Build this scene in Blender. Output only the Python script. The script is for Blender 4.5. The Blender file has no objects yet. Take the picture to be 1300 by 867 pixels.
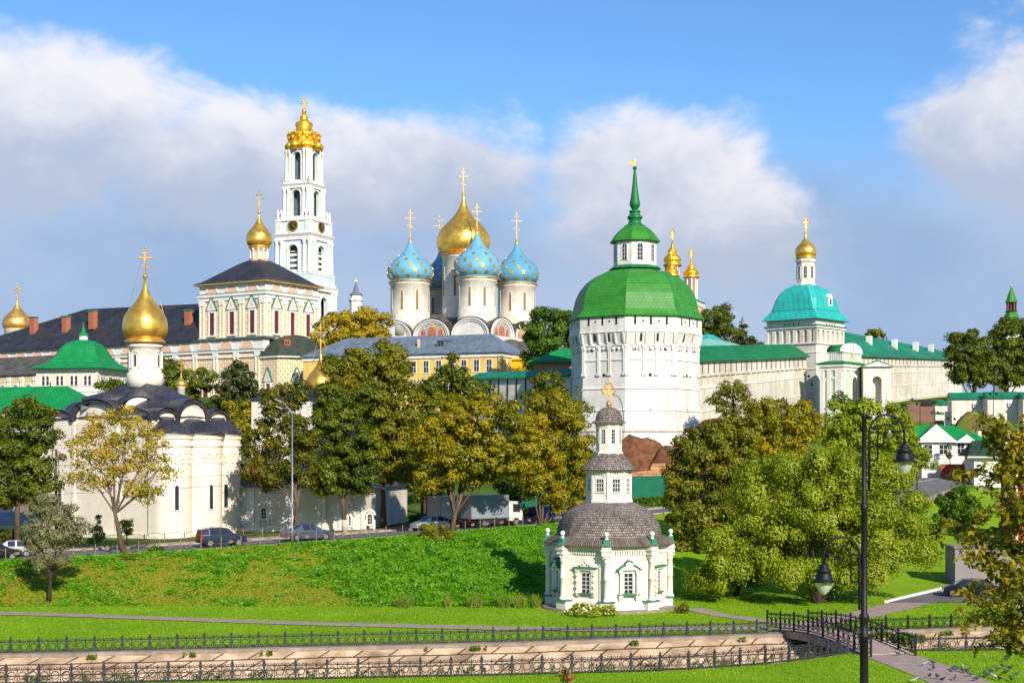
import bpy, bmesh, math, random
import numpy as np
from mathutils import Vector, Matrix, noise as mnoise

R = math.radians
scene = bpy.context.scene
col = scene.collection
random.seed(7)
rng = np.random.default_rng(7)

# ------------------------------------------------------------------ camera, sky, sun, exposure
F = 1800.0            # focal length in photo pixels (1300 wide)
HZ = 565.0            # photo row of the horizon
CZ = 12.5             # camera height above the meadow
cam_d = bpy.data.cameras.new('camera')
cam_d.sensor_width = 36.0
cam_d.lens = 36.0 * F / 1300.0
cam_d.shift_y = (HZ - 433.5) / 1300.0
cam_d.clip_start = 0.5
cam_d.clip_end = 6000
cam = bpy.data.objects.new('camera', cam_d)
cam.location = (0, 0, CZ)
cam.rotation_euler = (R(90), 0, 0)
col.objects.link(cam)
scene.camera = cam

SUN_AZ, SUN_EL = 23.0, 29.0      # degrees right of the camera's back, and height
sd = bpy.data.lights.new('sun', 'SUN')
sd.energy = 4.3
sd.angle = R(0.5)
sd.color = (1.0, 0.915, 0.79)
sun = bpy.data.objects.new('sun', sd)
sv = Vector((math.sin(R(SUN_AZ)) * math.cos(R(SUN_EL)), -math.cos(R(SUN_AZ)) * math.cos(R(SUN_EL)), math.sin(R(SUN_EL))))
sun.rotation_euler = sv.to_track_quat('Z', 'Y').to_euler()
sun.location = (60, -80, 90)
col.objects.link(sun)

scene.view_settings.view_transform = 'Standard'
scene.view_settings.look = 'None'
scene.view_settings.exposure = 0.52
scene.view_settings.gamma = 1.0
scene.view_settings.use_curve_mapping = False
scene.cycles.max_bounces = 6
scene.cycles.transparent_max_bounces = 6
scene.cycles.diffuse_bounces = 3
scene.cycles.glossy_bounces = 3

world = bpy.data.worlds.new('World')
scene.world = world
world.use_nodes = True
wn, wl = world.node_tree.nodes, world.node_tree.links
wn.clear()


def wnode(t, **kw):
    n = wn.new(t)
    for k, v in kw.items():
        setattr(n, k, v)
    return n


def wmath(op, a, b=None, c=None, clamp=False):
    n = wnode('ShaderNodeMath', operation=op, use_clamp=clamp)
    for i, v in enumerate((a, b, c)):
        if v is None:
            continue
        if isinstance(v, (int, float)):
            n.inputs[i].default_value = v
        else:
            wl.new(v, n.inputs[i])
    return n.outputs[0]


def wsmooth(x, a, b):
    n = wnode('ShaderNodeMapRange', interpolation_type='SMOOTHSTEP')
    wl.new(x, n.inputs['Value'])
    n.inputs['From Min'].default_value = a
    n.inputs['From Max'].default_value = b
    return n.outputs[0]


sky = wnode('ShaderNodeTexSky', sky_type='NISHITA')
sky.sun_disc = False
sky.sun_elevation = R(SUN_EL)
sky.sun_rotation = math.atan2(sv.x, sv.y)
sky.air_density = 1.0
sky.dust_density = 0.1
sky.ozone_density = 4.0
sky.altitude = 200
tint = wnode('ShaderNodeMixRGB', blend_type='MULTIPLY')
tint.inputs[0].default_value = 1.0
wl.new(sky.outputs[0], tint.inputs[1])
tint.inputs[2].default_value = (0.66, 0.87, 1.04, 1)
bg_sky = wnode('ShaderNodeBackground')
bg_sky.inputs['Strength'].default_value = 0.112
wl.new(tint.outputs[0], bg_sky.inputs['Color'])

tc = wnode('ShaderNodeTexCoord')
sep = wnode('ShaderNodeSeparateXYZ')
wl.new(tc.outputs['Generated'], sep.inputs[0])
dx, dy, dz = sep.outputs
az = wmath('ARCTAN2', dx, dy)
hl = wmath('SQRT', wmath('ADD', wmath('MULTIPLY', dx, dx), wmath('MULTIPLY', dy, dy)))
el = wmath('ARCTAN2', dz, hl)
cmb = wnode('ShaderNodeCombineXYZ')
wl.new(az, cmb.inputs[0])
wl.new(wmath('MULTIPLY', el, 1.35), cmb.inputs[1])


def wnoise(scale, detail, rough, off=(0, 0, 0), dist=0.0):
    mp = wnode('ShaderNodeMapping')
    mp.inputs['Location'].default_value = off
    wl.new(cmb.outputs[0], mp.inputs[0])
    n = wnode('ShaderNodeTexNoise')
    n.inputs['Scale'].default_value = scale
    n.inputs['Detail'].default_value = detail
    n.inputs['Roughness'].default_value = rough
    n.inputs['Distortion'].default_value = dist
    wl.new(mp.outputs[0], n.inputs['Vector'])
    return n.outputs[0]


n_big = wnoise(9.0, 10, 0.58, (3.1, 1.7, 0), 0.25)
n_soft = wnoise(5.0, 6, 0.55, (8.3, 4.4, 0))
n_fine = wnoise(22.0, 8, 0.62, (1.3, 7.7, 0), 0.4)
# cumulus banks: azimuth, elevation, half width, half height (radians)
blobs = [(-0.34, 0.207, 0.17, 0.062), (-0.17, 0.190, 0.15, 0.055), (-0.06, 0.192, 0.10, 0.050),
         (0.095, 0.190, 0.085, 0.054), (0.13, 0.150, 0.11, 0.05), (0.325, 0.205, 0.075, 0.062), (0.38, 0.215, 0.11, 0.085),
         (-0.52, 0.21, 0.14, 0.07), (0.62, 0.20, 0.15, 0.06), (-0.8, 0.19, 0.2, 0.07), (0.95, 0.21, 0.2, 0.06)]
best = None
for a0, e0, ra, re in blobs:
    u = wmath('DIVIDE', wmath('SUBTRACT', az, a0), ra)
    v = wmath('DIVIDE', wmath('SUBTRACT', el, e0), re)
    d = wmath('SQRT', wmath('ADD', wmath('MULTIPLY', u, u), wmath('MULTIPLY', v, v)))
    b = wmath('SUBTRACT', 1.0, d)
    w = wmath('ADD', wmath('POWER', wmath('MAXIMUM', wmath('ADD', b, 0.7), 0.0), 4.0), 0.0001)
    wv = wmath('MULTIPLY', w, v)
    best, ws, wvs = (b, w, wv) if best is None else (wmath('MAXIMUM', best, b), wmath('ADD', ws, w), wmath('ADD', wvs, wv))
vb = wmath('DIVIDE', wvs, ws)
field = wmath('ADD', best, wmath('MULTIPLY', wmath('SUBTRACT', n_big, 0.5), 1.5))
dens = wsmooth(wmath('ADD', field, wmath('MULTIPLY', wmath('SUBTRACT', n_fine, 0.5), 0.35)), -0.03, 0.42)
low = wmath('MULTIPLY', wsmooth(wmath('ADD', el, wmath('MULTIPLY', wmath('SUBTRACT', n_soft, 0.5), 0.10)), 0.225, 0.135), 0.93)
bright = wsmooth(wmath('ADD', wmath('ADD', vb, wmath('MULTIPLY', wmath('SUBTRACT', n_big, 0.5), 1.6)), wmath('MULTIPLY', wmath('SUBTRACT', n_fine, 0.5), 1.1)), -0.55, 0.85)
cmix = wnode('ShaderNodeMixRGB')
wl.new(bright, cmix.inputs[0])
cmix.inputs[1].default_value = (0.345, 0.39, 0.50, 1)
cmix.inputs[2].default_value = (0.67, 0.65, 0.665, 1)
bg_cloud = wnode('ShaderNodeBackground')
wl.new(cmix.outputs[0], bg_cloud.inputs['Color'])
bg_low = wnode('ShaderNodeBackground')
lmix = wnode('ShaderNodeMixRGB')
wl.new(wsmooth(n_soft, 0.3, 0.7), lmix.inputs[0])
lmix.inputs[1].default_value = (0.225, 0.315, 0.475, 1)
lmix.inputs[2].default_value = (0.325, 0.39, 0.515, 1)
wl.new(lmix.outputs[0], bg_low.inputs['Color'])
m1 = wnode('ShaderNodeMixShader')
wl.new(low, m1.inputs[0]); wl.new(bg_sky.outputs[0], m1.inputs[1]); wl.new(bg_low.outputs[0], m1.inputs[2])
m2 = wnode('ShaderNodeMixShader')
wl.new(wmath('MULTIPLY', dens, 0.93), m2.inputs[0]); wl.new(m1.outputs[0], m2.inputs[1]); wl.new(bg_cloud.outputs[0], m2.inputs[2])
wo = wnode('ShaderNodeOutputWorld')
wl.new(m2.outputs[0], wo.inputs[0])


# ------------------------------------------------------------------ helpers
def W(px, py, Y):
    return Vector(((px - 650.0) / F * Y, Y, CZ - (py - HZ) / F * Y))


def zat(py, Y):
    return CZ - (py - HZ) / F * Y


def xat(px, Y):
    return (px - 650.0) / F * Y


class MB:
    """collects faces for one mesh"""
    def __init__(self, M=None):
        self.v, self.f, self.mi, self.uv, self.sm = [], [], [], [], []
        self.M = M or Matrix.Identity(4)
        self.slot = 0
        self.smooth = False
        self.isl = []

    def add(self, verts, faces, uvs=None):
        b = len(self.v)
        M = self.M
        self.isl.append((b, len(self.f), len(verts), len(faces)))
        for p in verts:
            self.v.append(tuple(M @ Vector(p)))
        for k, fc in enumerate(faces):
            self.f.append([b + i for i in fc])
            self.mi.append(self.slot)
            self.sm.append(self.smooth)
            self.uv.append(uvs[k] if uvs else None)

    def box(self, x0, x1, y0, y1, z0, z1):
        v = [(x0, y0, z0), (x1, y0, z0), (x1, y1, z0), (x0, y1, z0), (x0, y0, z1), (x1, y0, z1), (x1, y1, z1), (x0, y1, z1)]
        self.add(v, [(0, 3, 2, 1), (4, 5, 6, 7), (0, 1, 5, 4), (1, 2, 6, 5), (2, 3, 7, 6), (3, 0, 4, 7)])

    def frus(self, x0, x1, y0, y1, z0, X0, X1, Y0, Y1, z1):
        v = [(x0, y0, z0), (x1, y0, z0), (x1, y1, z0), (x0, y1, z0), (X0, Y0, z1), (X1, Y0, z1), (X1, Y1, z1), (X0, Y1, z1)]
        self.add(v, [(0, 3, 2, 1), (4, 5, 6, 7), (0, 1, 5, 4), (1, 2, 6, 5), (2, 3, 7, 6), (3, 0, 4, 7)])

    def exxz(self, poly, y0, y1):
        """extrude an (x, z) outline (counter-clockwise seen from -y) between y0 and y1"""
        n = len(poly)
        v = [(x, y0, z) for x, z in poly] + [(x, y1, z) for x, z in poly]
        f = [tuple(range(n)), tuple(range(2 * n - 1, n - 1, -1))]
        for i in range(n):
            j = (i + 1) % n
            f.append((j, i, n + i, n + j))
        self.add(v, f)

    def prism(self, poly, z0, z1):
        n = len(poly)
        v = [(x, y, z0) for x, y in poly] + [(x, y, z1) for x, y in poly]
        f = [tuple(range(n - 1, -1, -1)), tuple(range(n, 2 * n))]
        for i in range(n):
            j = (i + 1) % n
            f.append((i, j, n + j, n + i))
        self.add(v, f)

    def loft(self, rings, cap0=True, cap1=True):
        n = len(rings[0])
        v = [p for r in rings for p in r]
        f = []
        for k in range(len(rings) - 1):
            for i in range(n):
                j = (i + 1) % n
                f.append((k * n + i, k * n + j, (k + 1) * n + j, (k + 1) * n + i))
        if cap0:
            f.append(tuple(range(n - 1, -1, -1)))
        if cap1:
            f.append(tuple(range((len(rings) - 1) * n, len(rings) * n)))
        self.add(v, f)

    def lathe(self, prof, n=24, c=(0, 0), ph=0.0, sx=1.0, sy=1.0, caps=True):
        """prof: (radius, z) from bottom to top; corner 0 at angle ph from -y"""
        v, f, uvs = [], [], []
        rm = max(p[0] for p in prof)
        L = [0.0]
        for k in range(1, len(prof)):
            L.append(L[-1] + math.hypot(prof[k][0] - prof[k - 1][0], prof[k][1] - prof[k - 1][1]))
        for r, z in prof:
            for i in range(n):
                a = ph + 2 * math.pi * i / n
                v.append((c[0] + math.sin(a) * r * sx, c[1] - math.cos(a) * r * sy, z))
        for k in range(len(prof) - 1):
            for i in range(n):
                j = (i + 1) % n
                f.append((k * n + i, k * n + j, (k + 1) * n + j, (k + 1) * n + i))
                u0, u1 = 2 * math.pi * rm * i / n, 2 * math.pi * rm * (i + 1) / n
                uvs.append(((u0, L[k]), (u1, L[k]), (u1, L[k + 1]), (u0, L[k + 1])))
        if caps:
            f.append(tuple(range(n - 1, -1, -1))); uvs.append(None)
            f.append(tuple(range((len(prof) - 1) * n, len(prof) * n))); uvs.append(None)
        self.add(v, f, uvs)

    def tube(self, pts, r, n=6, caps=True):
        pts = [Vector(p) for p in pts]
        rs = r if isinstance(r, (list, tuple)) else [r] * len(pts)
        rings = []
        up = Vector((0.13, 0.21, 1)).normalized()
        for i, p in enumerate(pts):
            d = (pts[min(i + 1, len(pts) - 1)] - pts[max(i - 1, 0)]).normalized()
            a = d.cross(up)
            if a.length < 1e-3:
                a = d.cross(Vector((1, 0, 0)))
            a.normalize()
            b = d.cross(a)
            rings.append([tuple(p + rs[i] * (math.cos(2 * math.pi * k / n) * a + math.sin(2 * math.pi * k / n) * b)) for k in range(n)])
        self.loft(rings, caps, caps)

    def ball(self, c, r, n=10, sz=1.0):
        m = max(4, n // 2)
        pr = [(max(1e-4, r * math.sin(math.pi * k / m)), c[2] - r * sz * math.cos(math.pi * k / m)) for k in range(m + 1)]
        self.lathe(pr, n, (c[0], c[1]), caps=False)

    def arch_panel(self, x0, x1, z0, z1, ow, oh, y0, y1, xc=None, seg=10):
        """wall x0..x1 z0..z1 with a round-headed opening (width ow, height oh from z0)"""
        xc = (x0 + x1) / 2 if xc is None else xc
        a, b, r = xc - ow / 2, xc + ow / 2, ow / 2
        self.box(x0, a, y0, y1, z0, z1)
        self.box(b, x1, y0, y1, z0, z1)
        pts = [(xc - r * math.cos(math.pi * k / seg), z0 + oh - r + r * math.sin(math.pi * k / seg)) for k in range(seg + 1)]
        for k in range(seg):
            (p, q), (s, t) = pts[k], pts[k + 1]
            self.exxz([(p, q), (s, t), (s, z1), (p, z1)], y0, y1)

    def archivolt(self, xc, zs, r0, r1, y0, y1, seg=12, a0=0.0, a1=math.pi):
        for k in range(seg):
            s, t = a0 + (a1 - a0) * k / seg, a0 + (a1 - a0) * (k + 1) / seg
            P = lambda r, a: (xc + r * math.cos(a), zs + r * math.sin(a))
            self.exxz([P(r0, s), P(r1, s), P(r1, t), P(r0, t)], y0, y1)

    def build(self, name, mats, parent=None, bevel=0.0):
        me = bpy.data.meshes.new(name)
        me.from_pydata(self.v, [], self.f)
        mats = mats if isinstance(mats, (list, tuple)) else [mats]
        for m in mats:
            me.materials.append(m)
        uvl = me.uv_layers.new(name='UVMap').data
        li = 0
        for p, uv in zip(me.polygons, self.uv):
            p.material_index = self.mi[p.index]
            p.use_smooth = self.sm[p.index]
            for k, vi in enumerate(p.vertices):
                if uv:
                    uvl[li].uv = uv[k]
                else:
                    x, y, z = me.vertices[vi].co
                    uvl[li].uv = (x + y, z)
                li += 1
        o = bpy.data.objects.new(name, me)
        col.objects.link(o)
        if parent:
            o.parent = parent
        if bevel:
            bm = o.modifiers.new('bevel', 'BEVEL')
            bm.width = bevel
            bm.segments = 2
            bm.limit_method = 'ANGLE'
        return o


def build_each(mb, name, mats, parent):
    """every added piece becomes a part of its own"""
    for vb, fb, nv, nf in mb.isl:
        q = MB()
        q.v = mb.v[vb:vb + nv]
        q.f = [[i - vb for i in f] for f in mb.f[fb:fb + nf]]
        q.mi, q.sm, q.uv = mb.mi[fb:fb + nf], mb.sm[fb:fb + nf], mb.uv[fb:fb + nf]
        q.build(name, mats, parent)


def arch_poly(xc, z0, w, h, seg=8):
    r = w / 2
    return [(xc - r, z0), (xc + r, z0)] + [(xc + r * math.cos(math.pi * k / seg), z0 + h - r + r * math.sin(math.pi * k / seg)) for k in range(seg + 1)]


def thing(name, label, cat, loc=(0, 0, 0), rot=0.0, group=None):
    o = bpy.data.objects.new(name, None)
    o.empty_display_size = 0.5
    col.objects.link(o)
    o.location = loc
    o.rotation_euler = (0, 0, rot)
    o['label'] = label
    o['category'] = cat
    if group:
        o['group'] = group
    return o


def tag(o, label=None, cat=None, group=None, kind=None):
    if label: o['label'] = label
    if cat: o['category'] = cat
    if group: o['group'] = group
    if kind: o['kind'] = kind
    return o


def copy_tree(root, loc, rot, label=None, group=None, sc=None):
    r = root.copy(); col.objects.link(r)
    r.location = loc; r.rotation_euler = (0, 0, rot)
    if sc: r.scale = (sc, sc, sc)
    if label: r['label'] = label
    if group: r['group'] = group
    def rec(a, b):
        for ch in list(a.children):
            c = ch.copy(); col.objects.link(c); c.parent = b
            rec(ch, c)
    rec(root, r)
    return r


def RZ(a):
    return Matrix.Rotation(a, 4, 'Z')


def T(x, y, z=0):
    return Matrix.Translation((x, y, z))


# ------------------------------------------------------------------ materials
def new_mat(name):
    m = bpy.data.materials.new(name)
    m.use_nodes = True
    nt = m.node_tree
    b = nt.nodes['Principled BSDF']
    return m, nt, b


def mnode(nt, t, **kw):
    n = nt.nodes.new(t)
    for k, v in kw.items():
        setattr(n, k, v)
    return n


def mat(name, c1, c2=None, scale=1.0, detail=6, rough=0.8, metal=0.0, bump=0.0, bscale=None, lo=0.35, hi=0.65, spec=0.3, stretch=None, streak=0.0, seam=0.0):
    m, nt, b = new_mat(name)
    b.inputs['Roughness'].default_value = rough
    b.inputs['Metallic'].default_value = metal
    b.inputs['Specular IOR Level'].default_value = spec
    tcn = mnode(nt, 'ShaderNodeTexCoord')
    vec = tcn.outputs['Object']
    if stretch:
        mp = mnode(nt, 'ShaderNodeMapping')
        mp.inputs['Scale'].default_value = stretch
        nt.links.new(vec, mp.inputs[0])
        vec = mp.outputs[0]
    if c2 is None:
        c2 = tuple(x * 0.88 for x in c1)
    nz = mnode(nt, 'ShaderNodeTexNoise')
    nz.inputs['Scale'].default_value = scale
    nz.inputs['Detail'].default_value = detail
    nz.inputs['Roughness'].default_value = 0.6
    nt.links.new(vec, nz.inputs['Vector'])
    rp = mnode(nt, 'ShaderNodeValToRGB')
    rp.color_ramp.elements[0].position = lo
    rp.color_ramp.elements[1].position = hi
    rp.color_ramp.elements[0].color = (*c2, 1)
    rp.color_ramp.elements[1].color = (*c1, 1)
    nt.links.new(nz.outputs[0], rp.inputs[0])
    out = rp.outputs[0]
    if streak:
        # run-off streaks and patches of weathering
        for sc_, sz, lo_, hi_ in (((1.1, 1.1, 0.09), 1.0, 0.40, 0.62), ((0.16, 0.16, 0.22), 1.0, 0.36, 0.6)):
            mp = mnode(nt, 'ShaderNodeMapping'); mp.inputs['Scale'].default_value = sc_
            nt.links.new(tcn.outputs['Object'], mp.inputs[0])
            n3 = mnode(nt, 'ShaderNodeTexNoise'); n3.inputs['Scale'].default_value = sz; n3.inputs['Detail'].default_value = 7; n3.inputs['Roughness'].default_value = 0.65
            nt.links.new(mp.outputs[0], n3.inputs['Vector'])
            r3 = mnode(nt, 'ShaderNodeValToRGB')
            r3.color_ramp.elements[0].position = lo_; r3.color_ramp.elements[1].position = hi_
            r3.color_ramp.elements[0].color = (1 - streak * 0.9, 1 - streak, 1 - streak * 1.15, 1); r3.color_ramp.elements[1].color = (1, 1, 1, 1)
            nt.links.new(n3.outputs[0], r3.inputs[0])
            mu = mnode(nt, 'ShaderNodeMixRGB', blend_type='MULTIPLY'); mu.inputs[0].default_value = 1.0
            nt.links.new(out, mu.inputs[1]); nt.links.new(r3.outputs[0], mu.inputs[2])
            out = mu.outputs[0]
    if seam:
        sx = mnode(nt, 'ShaderNodeSeparateXYZ'); nt.links.new(tcn.outputs['UV'], sx.inputs[0])
        dv = mnode(nt, 'ShaderNodeMath', operation='DIVIDE'); nt.links.new(sx.outputs[0], dv.inputs[0]); dv.inputs[1].default_value = seam
        fr = mnode(nt, 'ShaderNodeMath', operation='FRACT'); nt.links.new(dv.outputs[0], fr.inputs[0])
        gt = mnode(nt, 'ShaderNodeMath', operation='GREATER_THAN'); nt.links.new(fr.outputs[0], gt.inputs[0]); gt.inputs[1].default_value = 0.86
        mu = mnode(nt, 'ShaderNodeMixRGB', blend_type='MULTIPLY'); nt.links.new(gt.outputs[0], mu.inputs[0])
        nt.links.new(out, mu.inputs[1]); mu.inputs[2].default_value = (0.72, 0.74, 0.76, 1)
        out = mu.outputs[0]
    nt.links.new(out, b.inputs['Base Color'])
    if bump:
        n2 = mnode(nt, 'ShaderNodeTexNoise')
        n2.inputs['Scale'].default_value = bscale or scale * 4
        n2.inputs['Detail'].default_value = 5
        nt.links.new(vec, n2.inputs['Vector'])
        bp = mnode(nt, 'ShaderNodeBump')
        bp.inputs['Strength'].default_value = bump
        bp.inputs['Distance'].default_value = 0.1
        nt.links.new(n2.outputs[0], bp.inputs['Height'])
        nt.links.new(bp.outputs[0], b.inputs['Normal'])
    return m


def leaf_mat(name, cols, scale=0.35, transl=0.35, bias=0.0, seed=0.0):
    """cols: colours from the darkest/greenest to the most turned"""
    m, nt, b = new_mat(name)
    nt.nodes.remove(b)
    tcn = mnode(nt, 'ShaderNodeTexCoord')
    mp = mnode(nt, 'ShaderNodeMapping')
    mp.inputs['Location'].default_value = (seed, seed * 1.7, seed * 0.3)
    nt.links.new(tcn.outputs['Object'], mp.inputs[0])
    nz = mnode(nt, 'ShaderNodeTexNoise')
    nz.inputs['Scale'].default_value = scale
    nz.inputs['Detail'].default_value = 4
    nt.links.new(mp.outputs[0], nz.inputs['Vector'])
    geo = mnode(nt, 'ShaderNodeNewGeometry')
    mx = mnode(nt, 'ShaderNodeMath', operation='MULTIPLY_ADD')
    nt.links.new(geo.outputs['Random Per Island'], mx.inputs[0])
    mx.inputs[1].default_value = 0.42
    mx2 = mnode(nt, 'ShaderNodeMath', operation='MULTIPLY_ADD')
    nt.links.new(nz.outputs[0], mx2.inputs[0])
    mx2.inputs[1].default_value = 1.5
    mx2.inputs[2].default_value = -0.46 + bias
    nt.links.new(mx2.outputs[0], mx.inputs[2])
    rp = mnode(nt, 'ShaderNodeValToRGB')
    els = rp.color_ramp.elements
    while len(els) < len(cols):
        els.new(0.5)
    for i, c in enumerate(cols):
        els[i].position = i / (len(cols) - 1)
        els[i].color = (*c, 1)
    nt.links.new(mx.outputs[0], rp.inputs[0])
    df = mnode(nt, 'ShaderNodeBsdfDiffuse')
    tr = mnode(nt, 'ShaderNodeBsdfTranslucent')
    gl = mnode(nt, 'ShaderNodeBsdfGlossy')
    gl.inputs['Roughness'].default_value = 0.45
    gl.inputs['Color'].default_value = (0.9, 0.9, 0.85, 1)
    nt.links.new(rp.outputs[0], df.inputs[0])
    nt.links.new(rp.outputs[0], tr.inputs[0])
    ms = mnode(nt, 'ShaderNodeMixShader')
    ms.inputs[0].default_value = transl
    nt.links.new(df.outputs[0], ms.inputs[1])
    nt.links.new(tr.outputs[0], ms.inputs[2])
    ms2 = mnode(nt, 'ShaderNodeMixShader')
    ms2.inputs[0].default_value = 0.02
    nt.links.new(ms.outputs[0], ms2.inputs[1])
    nt.links.new(gl.outputs[0], ms2.inputs[2])
    nt.links.new(ms2.outputs[0], nt.nodes['Material Output'].inputs[0])
    return m


def gold_mat(name, c=(1.0, 0.60, 0.11), rough=0.30):
    m, nt, b = new_mat(name)
    b.inputs['Metallic'].default_value = 0.80
    tcn = mnode(nt, 'ShaderNodeTexCoord')
    nz = mnode(nt, 'ShaderNodeTexNoise'); nz.inputs['Scale'].default_value = 0.9; nz.inputs['Detail'].default_value = 5
    nt.links.new(tcn.outputs['Object'], nz.inputs['Vector'])
    mr = mnode(nt, 'ShaderNodeMapRange')
    mr.inputs['From Min'].default_value = 0.3; mr.inputs['From Max'].default_value = 0.7
    mr.inputs['To Min'].default_value = rough * 0.75; mr.inputs['To Max'].default_value = rough * 1.5
    nt.links.new(nz.outputs[0], mr.inputs[0])
    nt.links.new(mr.outputs[0], b.inputs['Roughness'])
    rp = mnode(nt, 'ShaderNodeValToRGB')
    rp.color_ramp.elements[0].color = (c[0] * 0.88, c[1] * 0.80, c[2] * 0.7, 1)
    rp.color_ramp.elements[1].color = (*c, 1)
    rp.color_ramp.elements[0].position = 0.3; rp.color_ramp.elements[1].position = 0.6
    nt.links.new(nz.outputs[0], rp.inputs[0])
    nt.links.new(rp.outputs[0], b.inputs['Base Color'])
    # sheet-metal panels
    br = mnode(nt, 'ShaderNodeTexBrick')
    br.inputs['Scale'].default_value = 1.0
    br.inputs['Brick Width'].default_value = 0.9; br.inputs['Row Height'].default_value = 0.6
    br.inputs['Mortar Size'].default_value = 0.02
    br.inputs['Color1'].default_value = (1, 1, 1, 1); br.inputs['Color2'].default_value = (0.86, 0.86, 0.86, 1); br.inputs['Mortar'].default_value = (0.3, 0.3, 0.3, 1)
    nt.links.new(tcn.outputs['UV'], br.inputs['Vector'])
    bp = mnode(nt, 'ShaderNodeBump'); bp.inputs['Strength'].default_value = 0.12; bp.inputs['Distance'].default_value = 0.05
    nt.links.new(br.outputs[0], bp.inputs['Height'])
    nt.links.new(bp.outputs[0], b.inputs['Normal'])
    return m


def tile_mat(name, c1, c2, mort, bw, rh, coords='UV', rough=0.7, bump=0.5, msize=0.04, spec=0.3, dirt=None):
    m, nt, b = new_mat(name)
    b.inputs['Roughness'].default_value = rough
    b.inputs['Specular IOR Level'].default_value = spec
    tcn = mnode(nt, 'ShaderNodeTexCoord')
    br = mnode(nt, 'ShaderNodeTexBrick')
    br.inputs['Scale'].default_value = 1.0
    br.inputs['Brick Width'].default_value = bw; br.inputs['Row Height'].default_value = rh
    br.inputs['Mortar Size'].default_value = msize
    br.inputs['Color1'].default_value = (*c1, 1); br.inputs['Color2'].default_value = (*c2, 1); br.inputs['Mortar'].default_value = (*mort, 1)
    nt.links.new(tcn.outputs[coords], br.inputs['Vector'])
    nz = mnode(nt, 'ShaderNodeTexNoise'); nz.inputs['Scale'].default_value = 0.7; nz.inputs['Detail'].default_value = 7
    nt.links.new(tcn.outputs['Object'], nz.inputs['Vector'])
    mx = mnode(nt, 'ShaderNodeMixRGB', blend_type='MULTIPLY')
    mx.inputs[0].default_value = 1.0
    rp = mnode(nt, 'ShaderNodeValToRGB')
    d = dirt or (0.6, 0.6, 0.6)
    rp.color_ramp.elements[0].color = (*d, 1); rp.color_ramp.elements[1].color = (1.15, 1.15, 1.15, 1)
    rp.color_ramp.elements[0].position = 0.3; rp.color_ramp.elements[1].position = 0.68
    nt.links.new(nz.outputs[0], rp.inputs[0])
    nt.links.new(br.outputs[0], mx.inputs[1]); nt.links.new(rp.outputs[0], mx.inputs[2])
    nt.links.new(mx.outputs[0], b.inputs['Base Color'])
    bp = mnode(nt, 'ShaderNodeBump'); bp.inputs['Strength'].default_value = bump; bp.inputs['Distance'].default_value = 0.05
    bp.invert = True
    nt.links.new(br.outputs['Fac'], bp.inputs['Height'])
    nt.links.new(bp.outputs[0], b.inputs['Normal'])
    return m


def diamond_mat(name, p=1.7):
    m, nt, b = new_mat(name)
    b.inputs['Roughness'].default_value = 0.85
    tcn = mnode(nt, 'ShaderNodeTexCoord')
    sp = mnode(nt, 'ShaderNodeSeparateXYZ')
    nt.links.new(tcn.outputs['UV'], sp.inputs[0])
    def mm(op, a, bb):
        n = mnode(nt, 'ShaderNodeMath', operation=op)
        for i, v in enumerate((a, bb)):
            if isinstance(v, (int, float)): n.inputs[i].default_value = v
            else: nt.links.new(v, n.inputs[i])
        return n.outputs[0]
    u, v = sp.outputs[0], sp.outputs[1]
    a = mm('GREATER_THAN', mm('FRACT', mm('DIVIDE', mm('ADD', mm('ADD', u, 500.0), v), p), 0), 0.55)
    c = mm('GREATER_THAN', mm('FRACT', mm('DIVIDE', mm('ADD', mm('SUBTRACT', u, v), 500.0), p), 0), 0.5)
    def mix(f, x, y):
        n = mnode(nt, 'ShaderNodeMixRGB')
        nt.links.new(f, n.inputs[0])
        for i, q in ((1, x), (2, y)):
            if isinstance(q, tuple): n.inputs[i].default_value = (*q, 1)
            else: nt.links.new(q, n.inputs[i])
        return n.outputs[0]
    top = mix(a, (0.80, 0.66, 0.48), (0.76, 0.33, 0.15))
    bot = mix(a, (0.46, 0.50, 0.40), (0.82, 0.54, 0.22))
    nt.links.new(mix(c, top, bot), b.inputs['Base Color'])
    return m


M = {}
M['white'] = mat('white_plaster', (0.80, 0.755, 0.665), (0.70, 0.645, 0.55), 0.5, 8, 0.9, bump=0.15, bscale=6, streak=0.16)
M['wall'] = mat('limewashed_brick', (0.78, 0.73, 0.64), (0.66, 0.60, 0.50), 0.22, 9, 0.9, bump=0.25, bscale=3, streak=0.22)
M['tower'] = mat('whitewash', (0.84, 0.82, 0.78), (0.76, 0.735, 0.69), 0.4, 9, 0.9, bump=0.2, bscale=3, streak=0.17)
M['trim'] = mat('white_trim', (0.82, 0.80, 0.76), (0.74, 0.71, 0.66), 0.8, 5, 0.85, streak=0.1)
M['aqua'] = mat('pale_turquoise_plaster', (0.62, 0.79, 0.77), (0.70, 0.80, 0.77), 0.5, 4, 0.85, streak=0.1)
M['gold'] = gold_mat('gilded_sheet')
M['gold_rich'] = gold_mat('gilded_ornament', (1.0, 0.55, 0.05), 0.38)
M['gold_dull'] = gold_mat('weathered_gilding', (0.86, 0.52, 0.15), 0.42)
M['roof_dark'] = mat('dark_sheet_roof', (0.055, 0.058, 0.068), (0.03, 0.032, 0.036), 0.35, 8, 0.5, spec=0.4, bump=0.2, bscale=2, streak=0.3, seam=1.6)
M['roof_lead'] = mat('blue_black_sheet_roof', (0.095, 0.093, 0.118), (0.045, 0.045, 0.058), 0.45, 9, 0.42, metal=0.2, spec=0.5, bump=0.35, bscale=1.6, streak=0.3, seam=0.9)
M['roof_brown'] = mat('weathered_brown_roof', (0.13, 0.115, 0.10), (0.06, 0.06, 0.05), 0.5, 8, 0.55, bump=0.2)
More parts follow.
